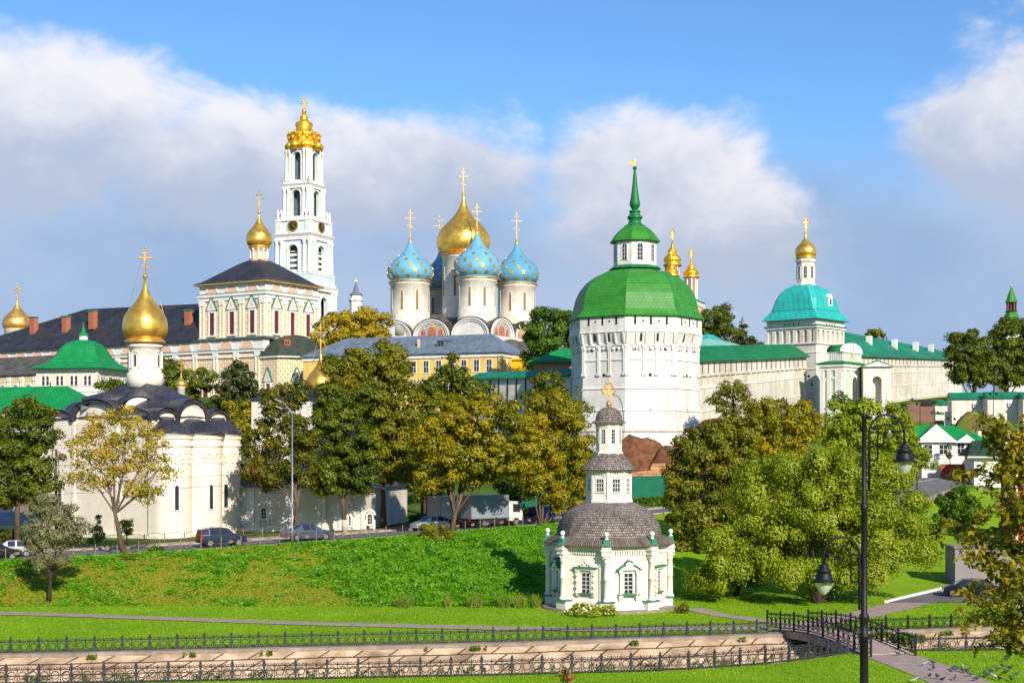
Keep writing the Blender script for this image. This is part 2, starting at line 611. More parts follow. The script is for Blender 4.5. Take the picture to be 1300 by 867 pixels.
M['roof_green'] = mat('green_sheet_roof', (0.012, 0.235, 0.070), (0.008, 0.17, 0.05), 0.5, 7, 0.5, spec=0.3, bump=0.1, bscale=2, streak=0.22, seam=1.3)
M['roof_bright'] = mat('bright_green_sheet_roof', (0.012, 0.30, 0.075), (0.01, 0.24, 0.06), 0.6, 6, 0.5, spec=0.3, streak=0.15, seam=0.8)
M['roof_sea'] = mat('sea_green_sheet_roof', (0.015, 0.27, 0.125), (0.01, 0.21, 0.1), 0.4, 6, 0.5, spec=0.3, streak=0.22, seam=1.3)
M['roof_teal'] = mat('turquoise_sheet_roof', (0.035, 0.50, 0.44), (0.03, 0.42, 0.38), 0.4, 6, 0.45, spec=0.35, streak=0.15, seam=1.2)
M['roof_pale'] = mat('pale_verdigris_roof', (0.25, 0.55, 0.45), (0.18, 0.42, 0.36), 0.4, 6, 0.6)
M['roof_grey'] = mat('grey_blue_sheet_roof', (0.20, 0.255, 0.315), (0.14, 0.185, 0.235), 0.35, 7, 0.45, spec=0.4, bump=0.1, streak=0.22)
M['tile_green'] = tile_mat('green_fish_scale_tiles', (0.045, 0.25, 0.028), (0.038, 0.215, 0.024), (0.022, 0.14, 0.016), 0.75, 0.55, rough=0.5, bump=0.25, spec=0.3, dirt=(0.82, 0.82, 0.8))
M['shingle'] = tile_mat('weathered_wood_shingles', (0.40, 0.335, 0.29), (0.18, 0.145, 0.125), (0.03, 0.025, 0.022), 0.17, 0.20, rough=0.85, bump=0.9, msize=0.02)
M['plank'] = tile_mat('weathered_roof_planks', (0.26, 0.195, 0.165), (0.14, 0.105, 0.09), (0.025, 0.02, 0.018), 0.19, 5.0, rough=0.85, bump=0.9, msize=0.022)
M['diamond'] = diamond_mat('faceted_painted_rustication')
M['rust_yellow'] = mat('yellow_ochre_rustication', (0.76, 0.46, 0.11), (0.78, 0.60, 0.28), 1.6, 3, 0.85, lo=0.4, hi=0.6)
M['peach'] = mat('peach_plaster', (0.72, 0.40, 0.27), (0.74, 0.50, 0.36), 0.8, 5, 0.85)
M['brick'] = mat('red_brick', (0.45, 0.15, 0.08), (0.34, 0.11, 0.06), 2.5, 5, 0.85)
M['redwood'] = mat('dark_red_joinery', (0.17, 0.028, 0.018), (0.11, 0.02, 0.015), 2, 3, 0.6)
M['yellow'] = mat('yellow_plaster', (0.82, 0.57, 0.17), (0.75, 0.50, 0.14), 0.4, 7, 0.85, streak=0.14)
M['yellow_hot'] = mat('strong_yellow_paint', (0.88, 0.50, 0.015), (0.82, 0.45, 0.012), 0.4, 5, 0.7)
M['palegreen'] = mat('pale_green_plaster', (0.46, 0.60, 0.36), (0.54, 0.64, 0.44), 0.6, 5, 0.85)
M['greentrim'] = mat('green_copper_trim', (0.03, 0.22, 0.12), (0.05, 0.17, 0.11), 1.2, 4, 0.55)
M['pink'] = mat('pink_plaster', (0.68, 0.34, 0.26), (0.72, 0.46, 0.38), 1.2, 4, 0.85)
M['glass'] = mat('dark_window_glass', (0.035, 0.04, 0.05), (0.02, 0.024, 0.03), 0.6, 2, 0.12, spec=0.6)
M['inner'] = mat('opening_shade_blue_grey', (0.16, 0.18, 0.21), (0.11, 0.12, 0.15), 0.6, 4, 0.9)  # shade inside the bell tower openings, put into the colour
M['dark'] = mat('dark_recess', (0.03, 0.028, 0.026), (0.02, 0.02, 0.02), 1, 2, 0.9)
M['iron'] = mat('black_cast_iron', (0.008, 0.008, 0.009), (0.013, 0.012, 0.013), 3, 4, 0.5, spec=0.3, bump=0.1, bscale=40)
M['iron_grey'] = mat('weathered_grey_iron', (0.048, 0.047, 0.052), (0.03, 0.03, 0.034), 2, 4, 0.6)
M['fence_brown'] = mat('ochre_painted_iron', (0.30, 0.20, 0.09), (0.2, 0.13, 0.06), 3, 3, 0.6)
M['galv'] = mat('galvanised_steel', (0.30, 0.32, 0.35), (0.24, 0.26, 0.29), 1.5, 4, 0.45, metal=0.5)
M['asphalt'] = mat('asphalt', (0.17, 0.162, 0.165), (0.115, 0.11, 0.115), 0.5, 8, 0.9, bump=0.2, bscale=20)
M['kerb'] = mat('pale_kerb_stone', (0.46, 0.40, 0.31), (0.32, 0.27, 0.21), 0.8, 5, 0.9)
M['paving'] = mat('grey_pink_paving', (0.40, 0.30, 0.255), (0.31, 0.23, 0.195), 1.2, 7, 0.9, bump=0.2, bscale=12)
M['concrete'] = mat('concrete_cap', (0.40, 0.32, 0.26), (0.27, 0.22, 0.175), 0.9, 8, 0.9, bump=0.3, bscale=9, streak=0.25)
M['soil'] = mat('red_brown_soil', (0.22, 0.095, 0.042), (0.09, 0.036, 0.017), 1.3, 10, 0.95, bump=0.8, bscale=3)
M['bark'] = mat('grey_brown_bark', (0.16, 0.115, 0.07), (0.075, 0.052, 0.034), 2.5, 8, 0.95, bump=0.8, bscale=8, stretch=(1, 1, 0.25))
M['bark_dark'] = mat('dark_bark', (0.06, 0.043, 0.03), (0.03, 0.022, 0.016), 2.5, 8, 0.95, bump=0.8, bscale=8, stretch=(1, 1, 0.25))
M['bark_lime'] = mat('limewashed_bark', (0.62, 0.55, 0.44), (0.42, 0.35, 0.26), 2.5, 6, 0.95)
M['tyre'] = mat('tyre_rubber', (0.018, 0.018, 0.018), (0.028, 0.028, 0.028), 4, 3, 0.85)
M['rim'] = mat('alloy_rim', (0.5, 0.5, 0.52), (0.4, 0.4, 0.42), 3, 2, 0.35, metal=0.8)
M['lampred'] = mat('red_tail_lamp', (0.55, 0.02, 0.012), (0.42, 0.015, 0.01), 6, 2, 0.2)
M['lampclear'] = mat('clear_head_lamp', (0.75, 0.75, 0.72), (0.6, 0.6, 0.58), 6, 2, 0.15)
M['redpaint'] = mat('red_paint', (0.55, 0.06, 0.035), (0.46, 0.05, 0.03), 0.6, 4, 0.75)
M['greyboard'] = mat('grey_render', (0.30, 0.265, 0.265), (0.24, 0.21, 0.21), 0.5, 6, 0.9)
M['net'] = mat('green_netting', (0.006, 0.145, 0.075), (0.005, 0.11, 0.06), 0.8, 4, 0.8)
M['sand'] = mat('orange_sandstone', (0.56, 0.30, 0.14), (0.42, 0.21, 0.10), 1.0, 7, 0.9, bump=0.4, bscale=6)
M['brownboard'] = mat('brown_hoarding', (0.24, 0.13, 0.095), (0.19, 0.10, 0.075), 0.5, 4, 0.9)


# ------------------------------------------------------------------ terrain
def lerp_tab(tab, x):
    if x <= tab[0][0]: return tab[0][1]
    for (a, p), (b, q) in zip(tab, tab[1:]):
        if x <= b:
            return p + (q - p) * (x - a) / (b - a)
    return tab[-1][1]


def sstep(t):
    t = max(0.0, min(1.0, t))
    return t * t * (3 - 2 * t)


YF = [(-80, 69), (-45, 72.3), (-20.4, 74.5), (-1.3, 76.8), (8.9, 78.5), (15, 81), (20.3, 85), (24, 86), (31, 86.4), (80, 90)]
YK = [(-80, 78), (-45, 82.7), (-28, 85), (0, 89.6), (9.6, 92), (16.5, 93.6), (22.6, 94.8), (32, 97), (80, 108)]
yf = lambda x: lerp_tab(YF, x)      # front canal fence
yk = lambda x: lerp_tab(YK, x)      # back canal fence
YB = 110.0
ROADW = 12.0


def yt(x):                           # near edge of the upper road
    u = x + 43.7
    if u < 0: return 121 + 0.37 * u
    if u > 120: return 121 + 0.37 * 120 + 0.005 * 120 ** 2 + 1.57 * (u - 120)
    return 121 + 0.37 * u + 0.005 * u * u


def zr(x):                           # level of the upper road
    u = max(-60, min(x + 43.7, 140))
    return 2.6 + 0.026 * u + (0.00014 * u * u if u > 0 else 0)


def plane_hill(Y):
    return 12.0 + 0.1 * (min(Y, 365) - 225)


def terr(x, Y):
    a, b = yf(x), yk(x)
    if Y <= a + 0.5:
        z = 11.0 - 0.19 * Y
        return max(0.0, z) if z > 0.6 else 0.6 * math.exp((z - 0.6) / 0.6) if z > -6 else 0.0
    if Y < b - 0.4:
        return -2.2
    if Y < YB:
        return 0.0
    t0 = yt(x)
    if Y < t0:
        t = (Y - YB) / (t0 - YB)
        w = sstep((x - 8) / 25)
        s = t * t * (3 - 2 * t) * (1 - w) + (t ** 1.7) * w
        return zr(x) * s
    if Y <= t0 + ROADW + 0.01:
        return zr(x)
    d = Y - t0 - ROADW
    flat = 8 + 18 * sstep((-4 - x) / 14)
    t = sstep((d - flat) / 42.0)
    return (zr(x) + 0.12) * (1 - t) + plane_hill(Y) * t


XS = sorted(set([-420, -300, -220, -160, -120, -95, -80] + [round(-68 + i * 1.7, 3) for i in range(81)] + [73, 80, 95, 120, 160, 220, 300, 420]))


def grid_rows():
    rows = []                        # each row: function x -> (Y, z or None)
    for Y in (-60, -30, -10, 0, 6, 12, 18, 24, 30, 36, 42, 48, 51, 54, 56, 58, 60, 63, 66):
        rows.append(lambda x, Y=Y: (Y, None))
    for o in (-2.0, 0.0, 0.45):
        rows.append(lambda x, o=o: (yf(x) + o, None))
    rows.append(lambda x: (yf(x) + 0.5, -2.2))
    rows.append(lambda x: (yk(x) - 5.6, -2.2))
    rows.append(lambda x: (yk(x) - 0.50, -0.42))
    rows.append(lambda x: (yk(x) - 0.45, 0.0))
    for o in (0.0, 0.6):
        rows.append(lambda x, o=o: (yk(x) + o, 0.0))
    for t in [0.06, 0.12, 0.2, 0.28, 0.36, 0.44, 0.52, 0.6, 0.68, 0.76, 0.84, 0.92]:
        rows.append(lambda x, t=t: (yk(x) + 0.6 + (YB - 0.5 - yk(x)) * t, None))
    for i in range(0, 23):
        rows.append(lambda x, i=i: (YB + (yt(x) - YB) * i / 22.0, None))
    for o in (0.0, 0.35, 10.0, 10.3, 12.0):
        rows.append(lambda x, o=o: (yt(x) + 0.001 + o, None))
    for d in list(range(2, 110, 4)):
        rows.append(lambda x, d=d: (yt(x) + ROADW + d, None))
    for t in [0.05, 0.1, 0.16, 0.24, 0.34, 0.46, 0.6, 0.8, 1.0]:
        rows.append(lambda x, t=t: (yt(x) + ROADW + 108 + (2600 - (yt(x) + ROADW + 108)) * t, None))
    return rows


ROWS = grid_rows()
gv, gf = [], []
nx = len(XS)
for r in ROWS:
    for x in XS:
        Y, z = r(x)
        gv.append((x, Y, terr(x, Y) if z is None else z))
for k in range(len(ROWS) - 1):
    for i in range(nx - 1):
        gf.append((k * nx + i, k * nx + i + 1, (k + 1) * nx + i + 1, (k + 1) * nx + i))


def ground_material():
    m, nt, b = new_mat('lawn_and_slopes')
    b.inputs['Roughness'].default_value = 0.95
    b.inputs['Specular IOR Level'].default_value = 0.1
    L = nt.links
    tcn = mnode(nt, 'ShaderNodeTexCoord')
    sp = mnode(nt, 'ShaderNodeSeparateXYZ'); L.new(tcn.outputs['Object'], sp.inputs[0])
    def nz(s, d=6, r=0.6):
        n = mnode(nt, 'ShaderNodeTexNoise'); n.inputs['Scale'].default_value = s; n.inputs['Detail'].default_value = d; n.inputs['Roughness'].default_value = r
        L.new(tcn.outputs['Object'], n.inputs['Vector']); return n.outputs[0]
    def mr(x, a, bb, mode='SMOOTHSTEP'):
        n = mnode(nt, 'ShaderNodeMapRange', interpolation_type=mode)
        L.new(x, n.inputs['Value']); n.inputs['From Min'].default_value = a; n.inputs['From Max'].default_value = bb; return n.outputs[0]
    def mm(op, a, c):
        n = mnode(nt, 'ShaderNodeMath', operation=op)
        for i, v in enumerate((a, c)):
            if isinstance(v, (int, float)): n.inputs[i].default_value = v
            else: L.new(v, n.inputs[i])
        return n.outputs[0]
    def mix(f, x, y):
        n = mnode(nt, 'ShaderNodeMixRGB'); L.new(f, n.inputs[0])
        for i, q in ((1, x), (2, y)):
            if isinstance(q, tuple): n.inputs[i].default_value = (*q, 1)
            else: L.new(q, n.inputs[i])
        return n.outputs[0]
    n1, n2, n3 = nz(0.25), nz(2.2, 8, 0.7), nz(9.0, 4)
    lawn = mix(mr(n1, 0.35, 0.65), (0.175, 0.335, 0.008), (0.235, 0.395, 0.009))
    lawn = mix(mr(n2, 0.42, 0.72), lawn, (0.28, 0.40, 0.012))
    lawn = mix(mm('MULTIPLY', mr(n3, 0.5, 0.75), 0.5), lawn, (0.10, 0.245, 0.005))
    x, y, z = sp.outputs
    # dry bank on the left below the road
    dry = mix(mr(n2, 0.35, 0.65), (0.30, 0.28, 0.03), (0.20, 0.31, 0.014))
    dry = mix(mr(n1, 0.54, 0.70), dry, (0.25, 0.19, 0.05))
    fx = mr(mm('ADD', x, mm('MULTIPLY', n1, 10.0)), -2.0, -10.0)
    fy = mm('MULTIPLY', mr(mm('ADD', y, mm('MULTIPLY', n2, 3.0)), 110.5, 113.5), mr(y, 131, 129))
    c = mix(mm('MULTIPLY', fx, fy), lawn, dry)
    # verge and monastery hill beyond the road: rougher, darker grass
    hillc = mix(mr(n1, 0.4, 0.6), (0.05, 0.105, 0.010), (0.095, 0.15, 0.016))
    hillc = mix(mr(n2, 0.55, 0.7), hillc, (0.17, 0.10, 0.05))
    c = mix(mr(mm('ADD', y, mm('MULTIPLY', x, -0.8)), 153, 161), c, hillc)
    L.new(c, b.inputs['Base Color'])
    bp = mnode(nt, 'ShaderNodeBump'); bp.inputs['Strength'].default_value = 0.7; bp.inputs['Distance'].default_value = 0.12
    L.new(n3, bp.inputs['Height']); L.new(bp.outputs[0], b.inputs['Normal'])
    return m


def raw_mesh(name, v, f, m, kind=None, smooth=False):
    me = bpy.data.meshes.new(name)
    me.from_pydata(v, [], f)
    me.materials.append(m)
    if smooth:
        me.polygons.foreach_set('use_smooth', [True] * len(me.polygons))
    o = bpy.data.objects.new(name, me)
    col.objects.link(o)
    if kind: o['kind'] = kind
    return o


raw_mesh('ground', gv, gf, ground_material(), 'structure', False)

# the upper road, built on the same grid lines
def strip(name, offs, dz, m, x0=-420, x1=420, fn=yt, zf=None, kind='structure', thick=0.0):
    xs = [x for x in XS if x0 <= x <= x1]
    v, f = [], []
    for o in offs:
        for x in xs:
            Y = fn(x) + o
            v.append((x, Y, (zf(x) if zf else terr(x, Y)) + dz))
    n = len(xs)
    for k in range(len(offs) - 1):
        for i in range(n - 1):
            f.append((k * n + i, k * n + i + 1, (k + 1) * n + i + 1, (k + 1) * n + i))
    return raw_mesh(name, v, f, m, kind)


strip('road', (0.35, 10.0), 0.012, M['asphalt'], zf=zr)


def kerb_strip(name, o0, o1, h, m, x0=-420, x1=420, low=0.25):
    xs = [x for x in XS if x0 <= x <= x1]
    mb = MB()
    rings = []
    for x in xs:
        z = zr(x)
        rings.append([(x, yt(x) + o0, z - low), (x, yt(x) + o1, z - low), (x, yt(x) + o1, z + h), (x, yt(x) + o0, z + h)])
    mb.loft(rings)
    o = mb.build(name, m)
    o['kind'] = 'structure'
    return o


kerb_strip('near_kerb', -0.05, 0.34, 0.10, M['kerb'], low=0.5)
kerb_strip('far_kerb', 10.01, 10.3, 0.16, M['kerb'])
kerb_strip('pavement', 10.31, 12.0, 0.14, M['paving'])
kerb_strip('far_pavement_edge', 12.01, 12.2, 0.17, M['kerb'])
line = strip('road_marking', (5.1, 5.25), 0.017, mat('worn_white_paint', (0.6, 0.6, 0.58), (0.3, 0.3, 0.3), 2, 6, 0.8), zf=zr)


def ribbon(name, pts, w, m, dz=0.02, h=0.0, kind='structure', n=10, flat=None):
    """a path of width w through plan points"""
    P = []
    for i in range(len(pts) - 1):
        p0 = Vector(pts[max(i - 1, 0)]); p1 = Vector(pts[i]); p2 = Vector(pts[i + 1]); p3 = Vector(pts[min(i + 2, len(pts) - 1)])
        for k in range(n):
            t = k / n
            P.append(0.5 * ((2 * p1) + (p2 - p0) * t + (2 * p0 - 5 * p1 + 4 * p2 - p3) * t * t + (3 * p1 - p0 - 3 * p2 + p3) * t ** 3))
    P.append(Vector(pts[-1]))
    v, f = [], []
    cols = 5
    for i, p in enumerate(P):
        d = (P[min(i + 1, len(P) - 1)] - P[max(i - 1, 0)]).normalized()
        nrm = Vector((d.y, -d.x))
        ww = w if not isinstance(w, (list, tuple)) else w[0] + (w[1] - w[0]) * i / (len(P) - 1)
        for c in range(cols):
            q = p + nrm * ww * (c / (cols - 1) - 0.5)
            z = (terr(q.x, q.y) if flat is None else flat) + dz
            v.append((q.x, q.y, z))
    for i in range(len(P) - 1):
        for c in range(cols - 1):
            a = i * cols + c
            f.append((a, a + cols, a + cols + 1, a + 1))
    return raw_mesh(name, v, f, m, kind)


# meadow path, its kerb, the paths round the chapel and over the bridge
ribbon('meadow_path', [(-60, 107.5), (-37.5, 105.3), (-26, 102.5), (-15, 99.6), (-4, 97.4), (5, 96.2), (11, 96.6), (18, 97.2)], 1.7, M['paving'], 0.03)
ribbon('meadow_path_edge', [(-60, 106.5), (-37.5, 104.35), (-26, 101.55), (-15, 98.65), (-4, 96.45), (5, 95.25), (11, 95.65), (16.5, 96.1)], 0.22, M['kerb'], 0.05)
ribbon('park_path', [(18.6, 96.0), (22.0, 100.0), (27.2, 106.2), (33.5, 115.0), (40, 124)], [2.4, 3.2], M['paving'], 0.036)
ribbon('chapel_path', [(19.4, 98.2), (17.5, 101.2), (15.2, 104.6), (13.8, 108.5)], 1.5, M['paving'], 0.042)
ribbon('lower_path', [(22.3, 85.2), (23.2, 79), (23.6, 73), (23.0, 64), (20, 52), (14, 40)], 3.3, M['paving'], 0.03)
pk = [(30.5, 112.6), (41, 113.0), (49, 117.5), (37.5, 121)]
raw_mesh('parking_bay', [(x, y, terr(x, y) + 0.06) for x, y in [(29.8, 112.3), (34, 112.4), (40, 112.7), (48, 113.2), (48, 121.5), (42, 121.5), (37.2, 121), (33, 116.2)]],
         [(0, 1, 7), (1, 2, 6, 7), (2, 3, 5, 6), (3, 4, 5)], M['asphalt'], 'structure')
mb = MB()
P = [(29.6, 112.2), (31.2, 114.3), (33, 116.5), (37, 121.2)]
mb.loft([[(x - .12, y + .05, terr(x, y) - .1), (x + .12, y - .05, terr(x, y) - .1), (x + .12, y - .05, terr(x, y) + .2), (x - .12, y + .05, terr(x, y) + .2)] for x, y in P])
o = mb.build('parking_kerb', M['trim']); o['kind'] = 'structure'


def ground_hit(px, py):
    Y = 60.0
    while Y < 420:
        if zat(py, Y) <= terr(xat(px, Y), Y): break
        Y += .25
    return (xat(px, Y), Y)


ribbon('side_road', [ground_hit(*q) for q in ((1110, 636), (1150, 621), (1185, 610), (1225, 600))], 9.0, M['asphalt'], 0.07)
ribbon('sandy_verge', [ground_hit(*q) for q in ((1120, 646), (1160, 633), (1205, 622))], 4.0, M['paving'], 0.05)
# ------------------------------------------------------------------ canal: stone revetment, coping, water
strip('canal_water', (-6.6, -3.5), 0.0, mat('dark_canal_water', (0.03, 0.035, 0.025), (0.02, 0.025, 0.02), 0.5, 3, 0.1), fn=yk, zf=lambda x: -1.85)
stone = tile_mat('pale_revetment_slabs', (0.68, 0.49, 0.31), (0.57, 0.41, 0.27), (0.10, 0.065, 0.035), 2.1, 1.25, coords='UV', rough=0.9, bump=0.6, msize=0.075, dirt=(0.46, 0.41, 0.34))


def revetment(x0, x1, label):
    xs = [x for x in XS if x0 <= x <= x1]
    xs = [x0] + xs + [x1]
    t = thing('stone_revetment', label, 'canal wall', ((x0 + x1) / 2, yk((x0 + x1) / 2), 0))
    ox, oy = t.location.x, t.location.y
    mb = MB()
    v, f, uv = [], [], []
    offs = [(-0.52, -0.14), (-2.2, -0.74), (-3.4, -1.2), (-5.4, -2.05)]
    for o, z in offs:
        for x in xs:
            v.append((x - ox, yk(x) + o - oy, z + 0.02 * math.sin(x * 2.3 + o)))
    n = len(xs)
    for k in range(3):
        for i in range(n - 1):
            f.append((k * n + i + 1, k * n + i, (k + 1) * n + i, (k + 1) * n + i + 1))
            sl = -1.9
            uv.append(tuple((xs[j] + sl * (offs[kk][0] + 1) * 0.0 - (offs[kk][0] + 0.98) * 0.7, -offs[kk][0] - 0.1) for j, kk in ((i + 1, k), (i, k), (i, k + 1), (i + 1, k + 1))))
    mb.add(v, f, uv)
    mb.build('slabs', stone, t)
    mb = MB()
    rings = []
    for x in xs:
        y = yk(x) - oy
        rings.append([(x - ox, y - 0.55, -0.36), (x - ox, y + 0.32, -0.36), (x - ox, y + 0.32, 0.12), (x - ox, y - 0.55, 0.09)])
    mb.loft(rings)
    mb.build('coping', M['concrete'], t)
    return t


revetment(-70, 20.4, 'long pale stone slope of the canal left of the footbridge')
revetment(20.42, 75, 'pale stone slope of the canal right of the footbridge')


# near canal wall
mb = MB()
xs = [x for x in XS if -80 <= x <= 80]
mb.loft([[(x, yf(x) + 0.12, -2.2), (x, yf(x) + 0.62, -2.2), (x, yf(x) + 0.62, 0.05), (x, yf(x) + 0.12, 0.05)] for x in xs])
tag(mb.build('canal_edge_wall', M['concrete']), 'low grey concrete edge under the nearest black canal fence', 'canal wall')


# ------------------------------------------------------------------ leaf clouds
def leaf_mesh(name, pos, nrm, size, m, parent=None, aspect=0.6, rgen=rng):
    n = len(pos)
    nrm = nrm / (np.linalg.norm(nrm, axis=1, keepdims=True) + 1e-9)
    rnd = rgen.normal(size=(n, 3))
    a = np.cross(nrm, rnd); a /= (np.linalg.norm(a, axis=1, keepdims=True) + 1e-9)
    b = np.cross(nrm, a)
    s = size * rgen.uniform(0.65, 1.3, size=(n, 1))
    a = a * s * 0.62; b = b * s * 0.62 * aspect
    v = np.empty((n, 4, 3))
    bend = nrm * s * 0.12
    v[:, 0] = pos - a; v[:, 1] = pos - b + bend; v[:, 2] = pos + a; v[:, 3] = pos + b + bend
    me = bpy.data.meshes.new(name)
    me.vertices.add(n * 4)
    me.vertices.foreach_set('co', v.reshape(-1).astype(np.float32))
    me.loops.add(n * 4)
    me.loops.foreach_set('vertex_index', np.arange(n * 4, dtype=np.int32))
    me.polygons.add(n)
    me.polygons.foreach_set('loop_start', np.arange(0, n * 4, 4, dtype=np.int32))
    me.polygons.foreach_set('loop_total', np.full(n, 4, dtype=np.int32))
    me.materials.append(m)
    me.update(calc_edges=True)
    o = bpy.data.objects.new(name, me)
    col.objects.link(o)
    if parent: o.parent = parent
    return o


def crown_leaves(lobes, leaf, dens, rg, clump, flat, shell, aspect, droop):
    """lobes: (centre, radii); clumps sit apart on the outer shell of the joined lobes, leaves cover each clump"""
    C = [np.array(c) for c, r in lobes]; RR = [np.array(r) for c, r in lobes]
    cand = []
    for c, r in zip(C, RR):
        p = 1.6
        area = 4 * math.pi * (((r[0] * r[1]) ** p + (r[0] * r[2]) ** p + (r[1] * r[2]) ** p) / 3) ** (1 / p)
        nc = max(6, int(area / (clump * clump) * 2.2))
        d = rg.normal(size=(nc, 3)); d /= np.linalg.norm(d, axis=1, keepdims=True)
        rad = 1.0 - 0.42 * shell * rg.random(nc) ** 2 + 0.10 * rg.normal(size=nc)
        cand.append((c + d * rad[:, None] * np.maximum(r - clump * 0.45, r * 0.4), d))
    cc = np.concatenate([q[0] for q in cand]); dd = np.concatenate([q[1] for q in cand])
    ok = np.ones(len(cc), bool)
    for c, r in zip(C, RR):
        ok &= np.linalg.norm((cc - c) / r, axis=1) > 0.62
    if ok.sum() < 4: ok[:] = True
    cc, dd = cc[ok], dd[ok]
    keep = []
    order = rg.permutation(len(cc))
    for i in order:
        if all(np.sum((cc[i] - cc[j]) ** 2) > (clump * 0.92) ** 2 for j in keep): keep.append(i)
    cc, dd = cc[keep], dd[keep]
    nc = len(cc)
    cr = clump * rg.uniform(0.42, 0.82, nc)
    n = int(dens * 1.25 * 4 * math.pi * np.sum(cr ** 2) / (0.77 * aspect * leaf * leaf))
    w = cr ** 2; w /= w.sum()
    idx = rg.choice(nc, n, p=w)
    g = rg.normal(size=(n, 3)); g[:, 2] += 0.2
    g /= np.linalg.norm(g, axis=1, keepdims=True)
    k1 = rg.normal(size=(3, 3)) * 2.6
    bump = 1 + 0.16 * np.sin(g @ k1 + idx[:, None] * np.array([1.3, 2.1, 0.7])).sum(axis=1)
    rr = cr[idx] * (0.62 + 0.42 * rg.random(n)) * bump
    st = rg.random(n) < 0.10
    rr[st] *= 1.35
    pos = cc[idx] + g * rr[:, None] * np.array([1, 1, 0.55 + flat * 0.4])
    if droop:
        pos[:, 2] -= np.abs(rg.normal(size=n)) * droop
    nr = g * 0.95 + dd[idx] * 0.25 + np.array([0, 0, 0.25]) + rg.normal(size=(n, 3)) * 0.34
    # inner leaves close the gaps between the clumps
    vol = np.array([r.prod() for r in RR]); n2 = int(n * 0.13)
    k = rg.choice(len(C), n2, p=vol / vol.sum())
    g2 = rg.normal(size=(n2, 3)); g2 /= np.linalg.norm(g2, axis=1, keepdims=True)
    p2 = np.stack(C)[k] + g2 * np.stack(RR)[k] * (0.72 * rg.random(n2) ** 0.4)[:, None]
    pos = np.concatenate([pos, p2]); nr = np.concatenate([nr, rg.normal(size=(n2, 3)) + np.array([0, 0, .4])])
    return pos, nr, cc


def tree(name, label, Y, lobes, leafm, trunk=None, trunk_r=0.25, leaf=0.32, dens=1.0, cat='tree', group=None, bark='bark', seed=1,
         clump=1.0, flat=0.6, shell=0.55, base_px=None, aspect=0.6, droop=0.0, zbase=None, sink=0.15, depth=0.9, lime=False, limbs=2):
    """lobes: (px, py, rx, ry[, dY]) in photo pixels at distance Y; trunk: (px, py) from the bottom up"""
    rg = np.random.default_rng(seed)
    s = F / Y
    leaf *= 0.74; clump *= 1.25; dens *= 0.9
    if trunk is None:
        bx = sum(l[0] * l[2] for l in lobes) / sum(l[2] for l in lobes)
        trunk = [(bx, None), (bx, lobes[0][1])]
    X0 = xat(trunk[0][0], Y)
    z0 = terr(X0, Y) if zbase is None else zbase
    base = Vector((X0, Y, z0))
    t = thing(name, label, cat, base, 0, group)
    # crown
    cents = []
    for l in lobes:
        dYl = l[4] if len(l) > 4 else 0.0
        c = W(l[0], l[1], Y) + Vector((0, dYl, 0)) - base
        rx, rz = 1.08 * l[2] / s, 1.08 * l[3] / s
        cents.append((c, (rx, rx * depth, rz)))
    P, N, cc = crown_leaves([(tuple(c), r) for c, r in cents], leaf, dens, rg, clump, flat, shell, aspect, droop)
    keep = P[:, 2] > 0.15
    P, N = P[keep], N[keep]
    leaf_mesh('crown', P, N, leaf, leafm, t, aspect, rg)
    # trunk and limbs
    mb = MB(); mb.smooth = True
    pts = []
    for i, (px, py) in enumerate(trunk):
        z = (zat(py, Y) - z0) if py is not None else 0
        pts.append(Vector((xat(px, Y) - X0, 0.12 * math.sin(i * 2.1 + seed), z)))
    pts[0].z = -sink
    n = len(pts)
    mb.tube(pts, [trunk_r * (1.25 if i == 0 else 1 - 0.5 * i / (n - 1)) for i in range(n)], 8)
    fork = pts[max(1, n - 2)] if n > 2 else pts[0].lerp(pts[-1], 0.6)
    def limb(a, b, r):
        m1 = a.lerp(b, 0.5) + Vector((rg.normal() * 0.07, rg.normal() * 0.07, 0.06)) * (b - a).length
        mb.tube([a, m1, b], [r, r * 0.65, r * 0.2], 6, False)
    for ci, (c, r) in enumerate(cents[:9]):
        limb(fork, c, trunk_r * 0.38)
    for _ in range(limbs * 14):
        q = Vector(cc[rg.integers(len(cc))])
        c = min((k[0] for k in cents[:9]), key=lambda k: (k - q).length)
        if q.z > 0.6: limb(c.lerp(fork, rg.uniform(0, 0.4)), q, trunk_r * 0.16)
    mb.build('trunk', M[bark], t)
    if lime:
        mb = MB(); mb.smooth = True
        mb.tube([pts[0], Vector((0, 0, 0)) + (pts[1] - pts[0]).normalized() * 1.3], [trunk_r * 1.30, trunk_r * 1.12], 8)
        mb.build('limewash_band', M['bark_lime'], t)
    return t


# ------------------------------------------------------------------ building kit
ONION = [(0.70, 0), (0.88, .055), (0.97, .125), (1.0, .20), (0.985, .28), (.92, .365), (.80, .445), (.64, .52), (.47, .595), (.325, .67), (.21, .75), (.13, .83), (.075, .91), (.045, 1.0)]


def onion(mb, c, z0, r, h, n=28, prof=ONION):
    # smooth the outline with a spline
    pts = []
    m = len(prof)
    for i in range(m - 1):
        p0, p1, p2, p3 = prof[max(i - 1, 0)], prof[i], prof[i + 1], prof[min(i + 2, m - 1)]
        for k in range(3):
            t = k / 3
            q = [0.5 * ((2 * p1[j]) + (p2[j] - p0[j]) * t + (2 * p0[j] - 5 * p1[j] + 4 * p2[j] - p3[j]) * t * t + (3 * p1[j] - p0[j] - 3 * p2[j] + p3[j]) * t ** 3) for j in (0, 1)]
            pts.append(q)
    pts.append(prof[-1])
    mb.smooth = True
    mb.lathe([(r * a, z0 + h * b) for a, b in pts], n, c)
    mb.smooth = False
    return pts


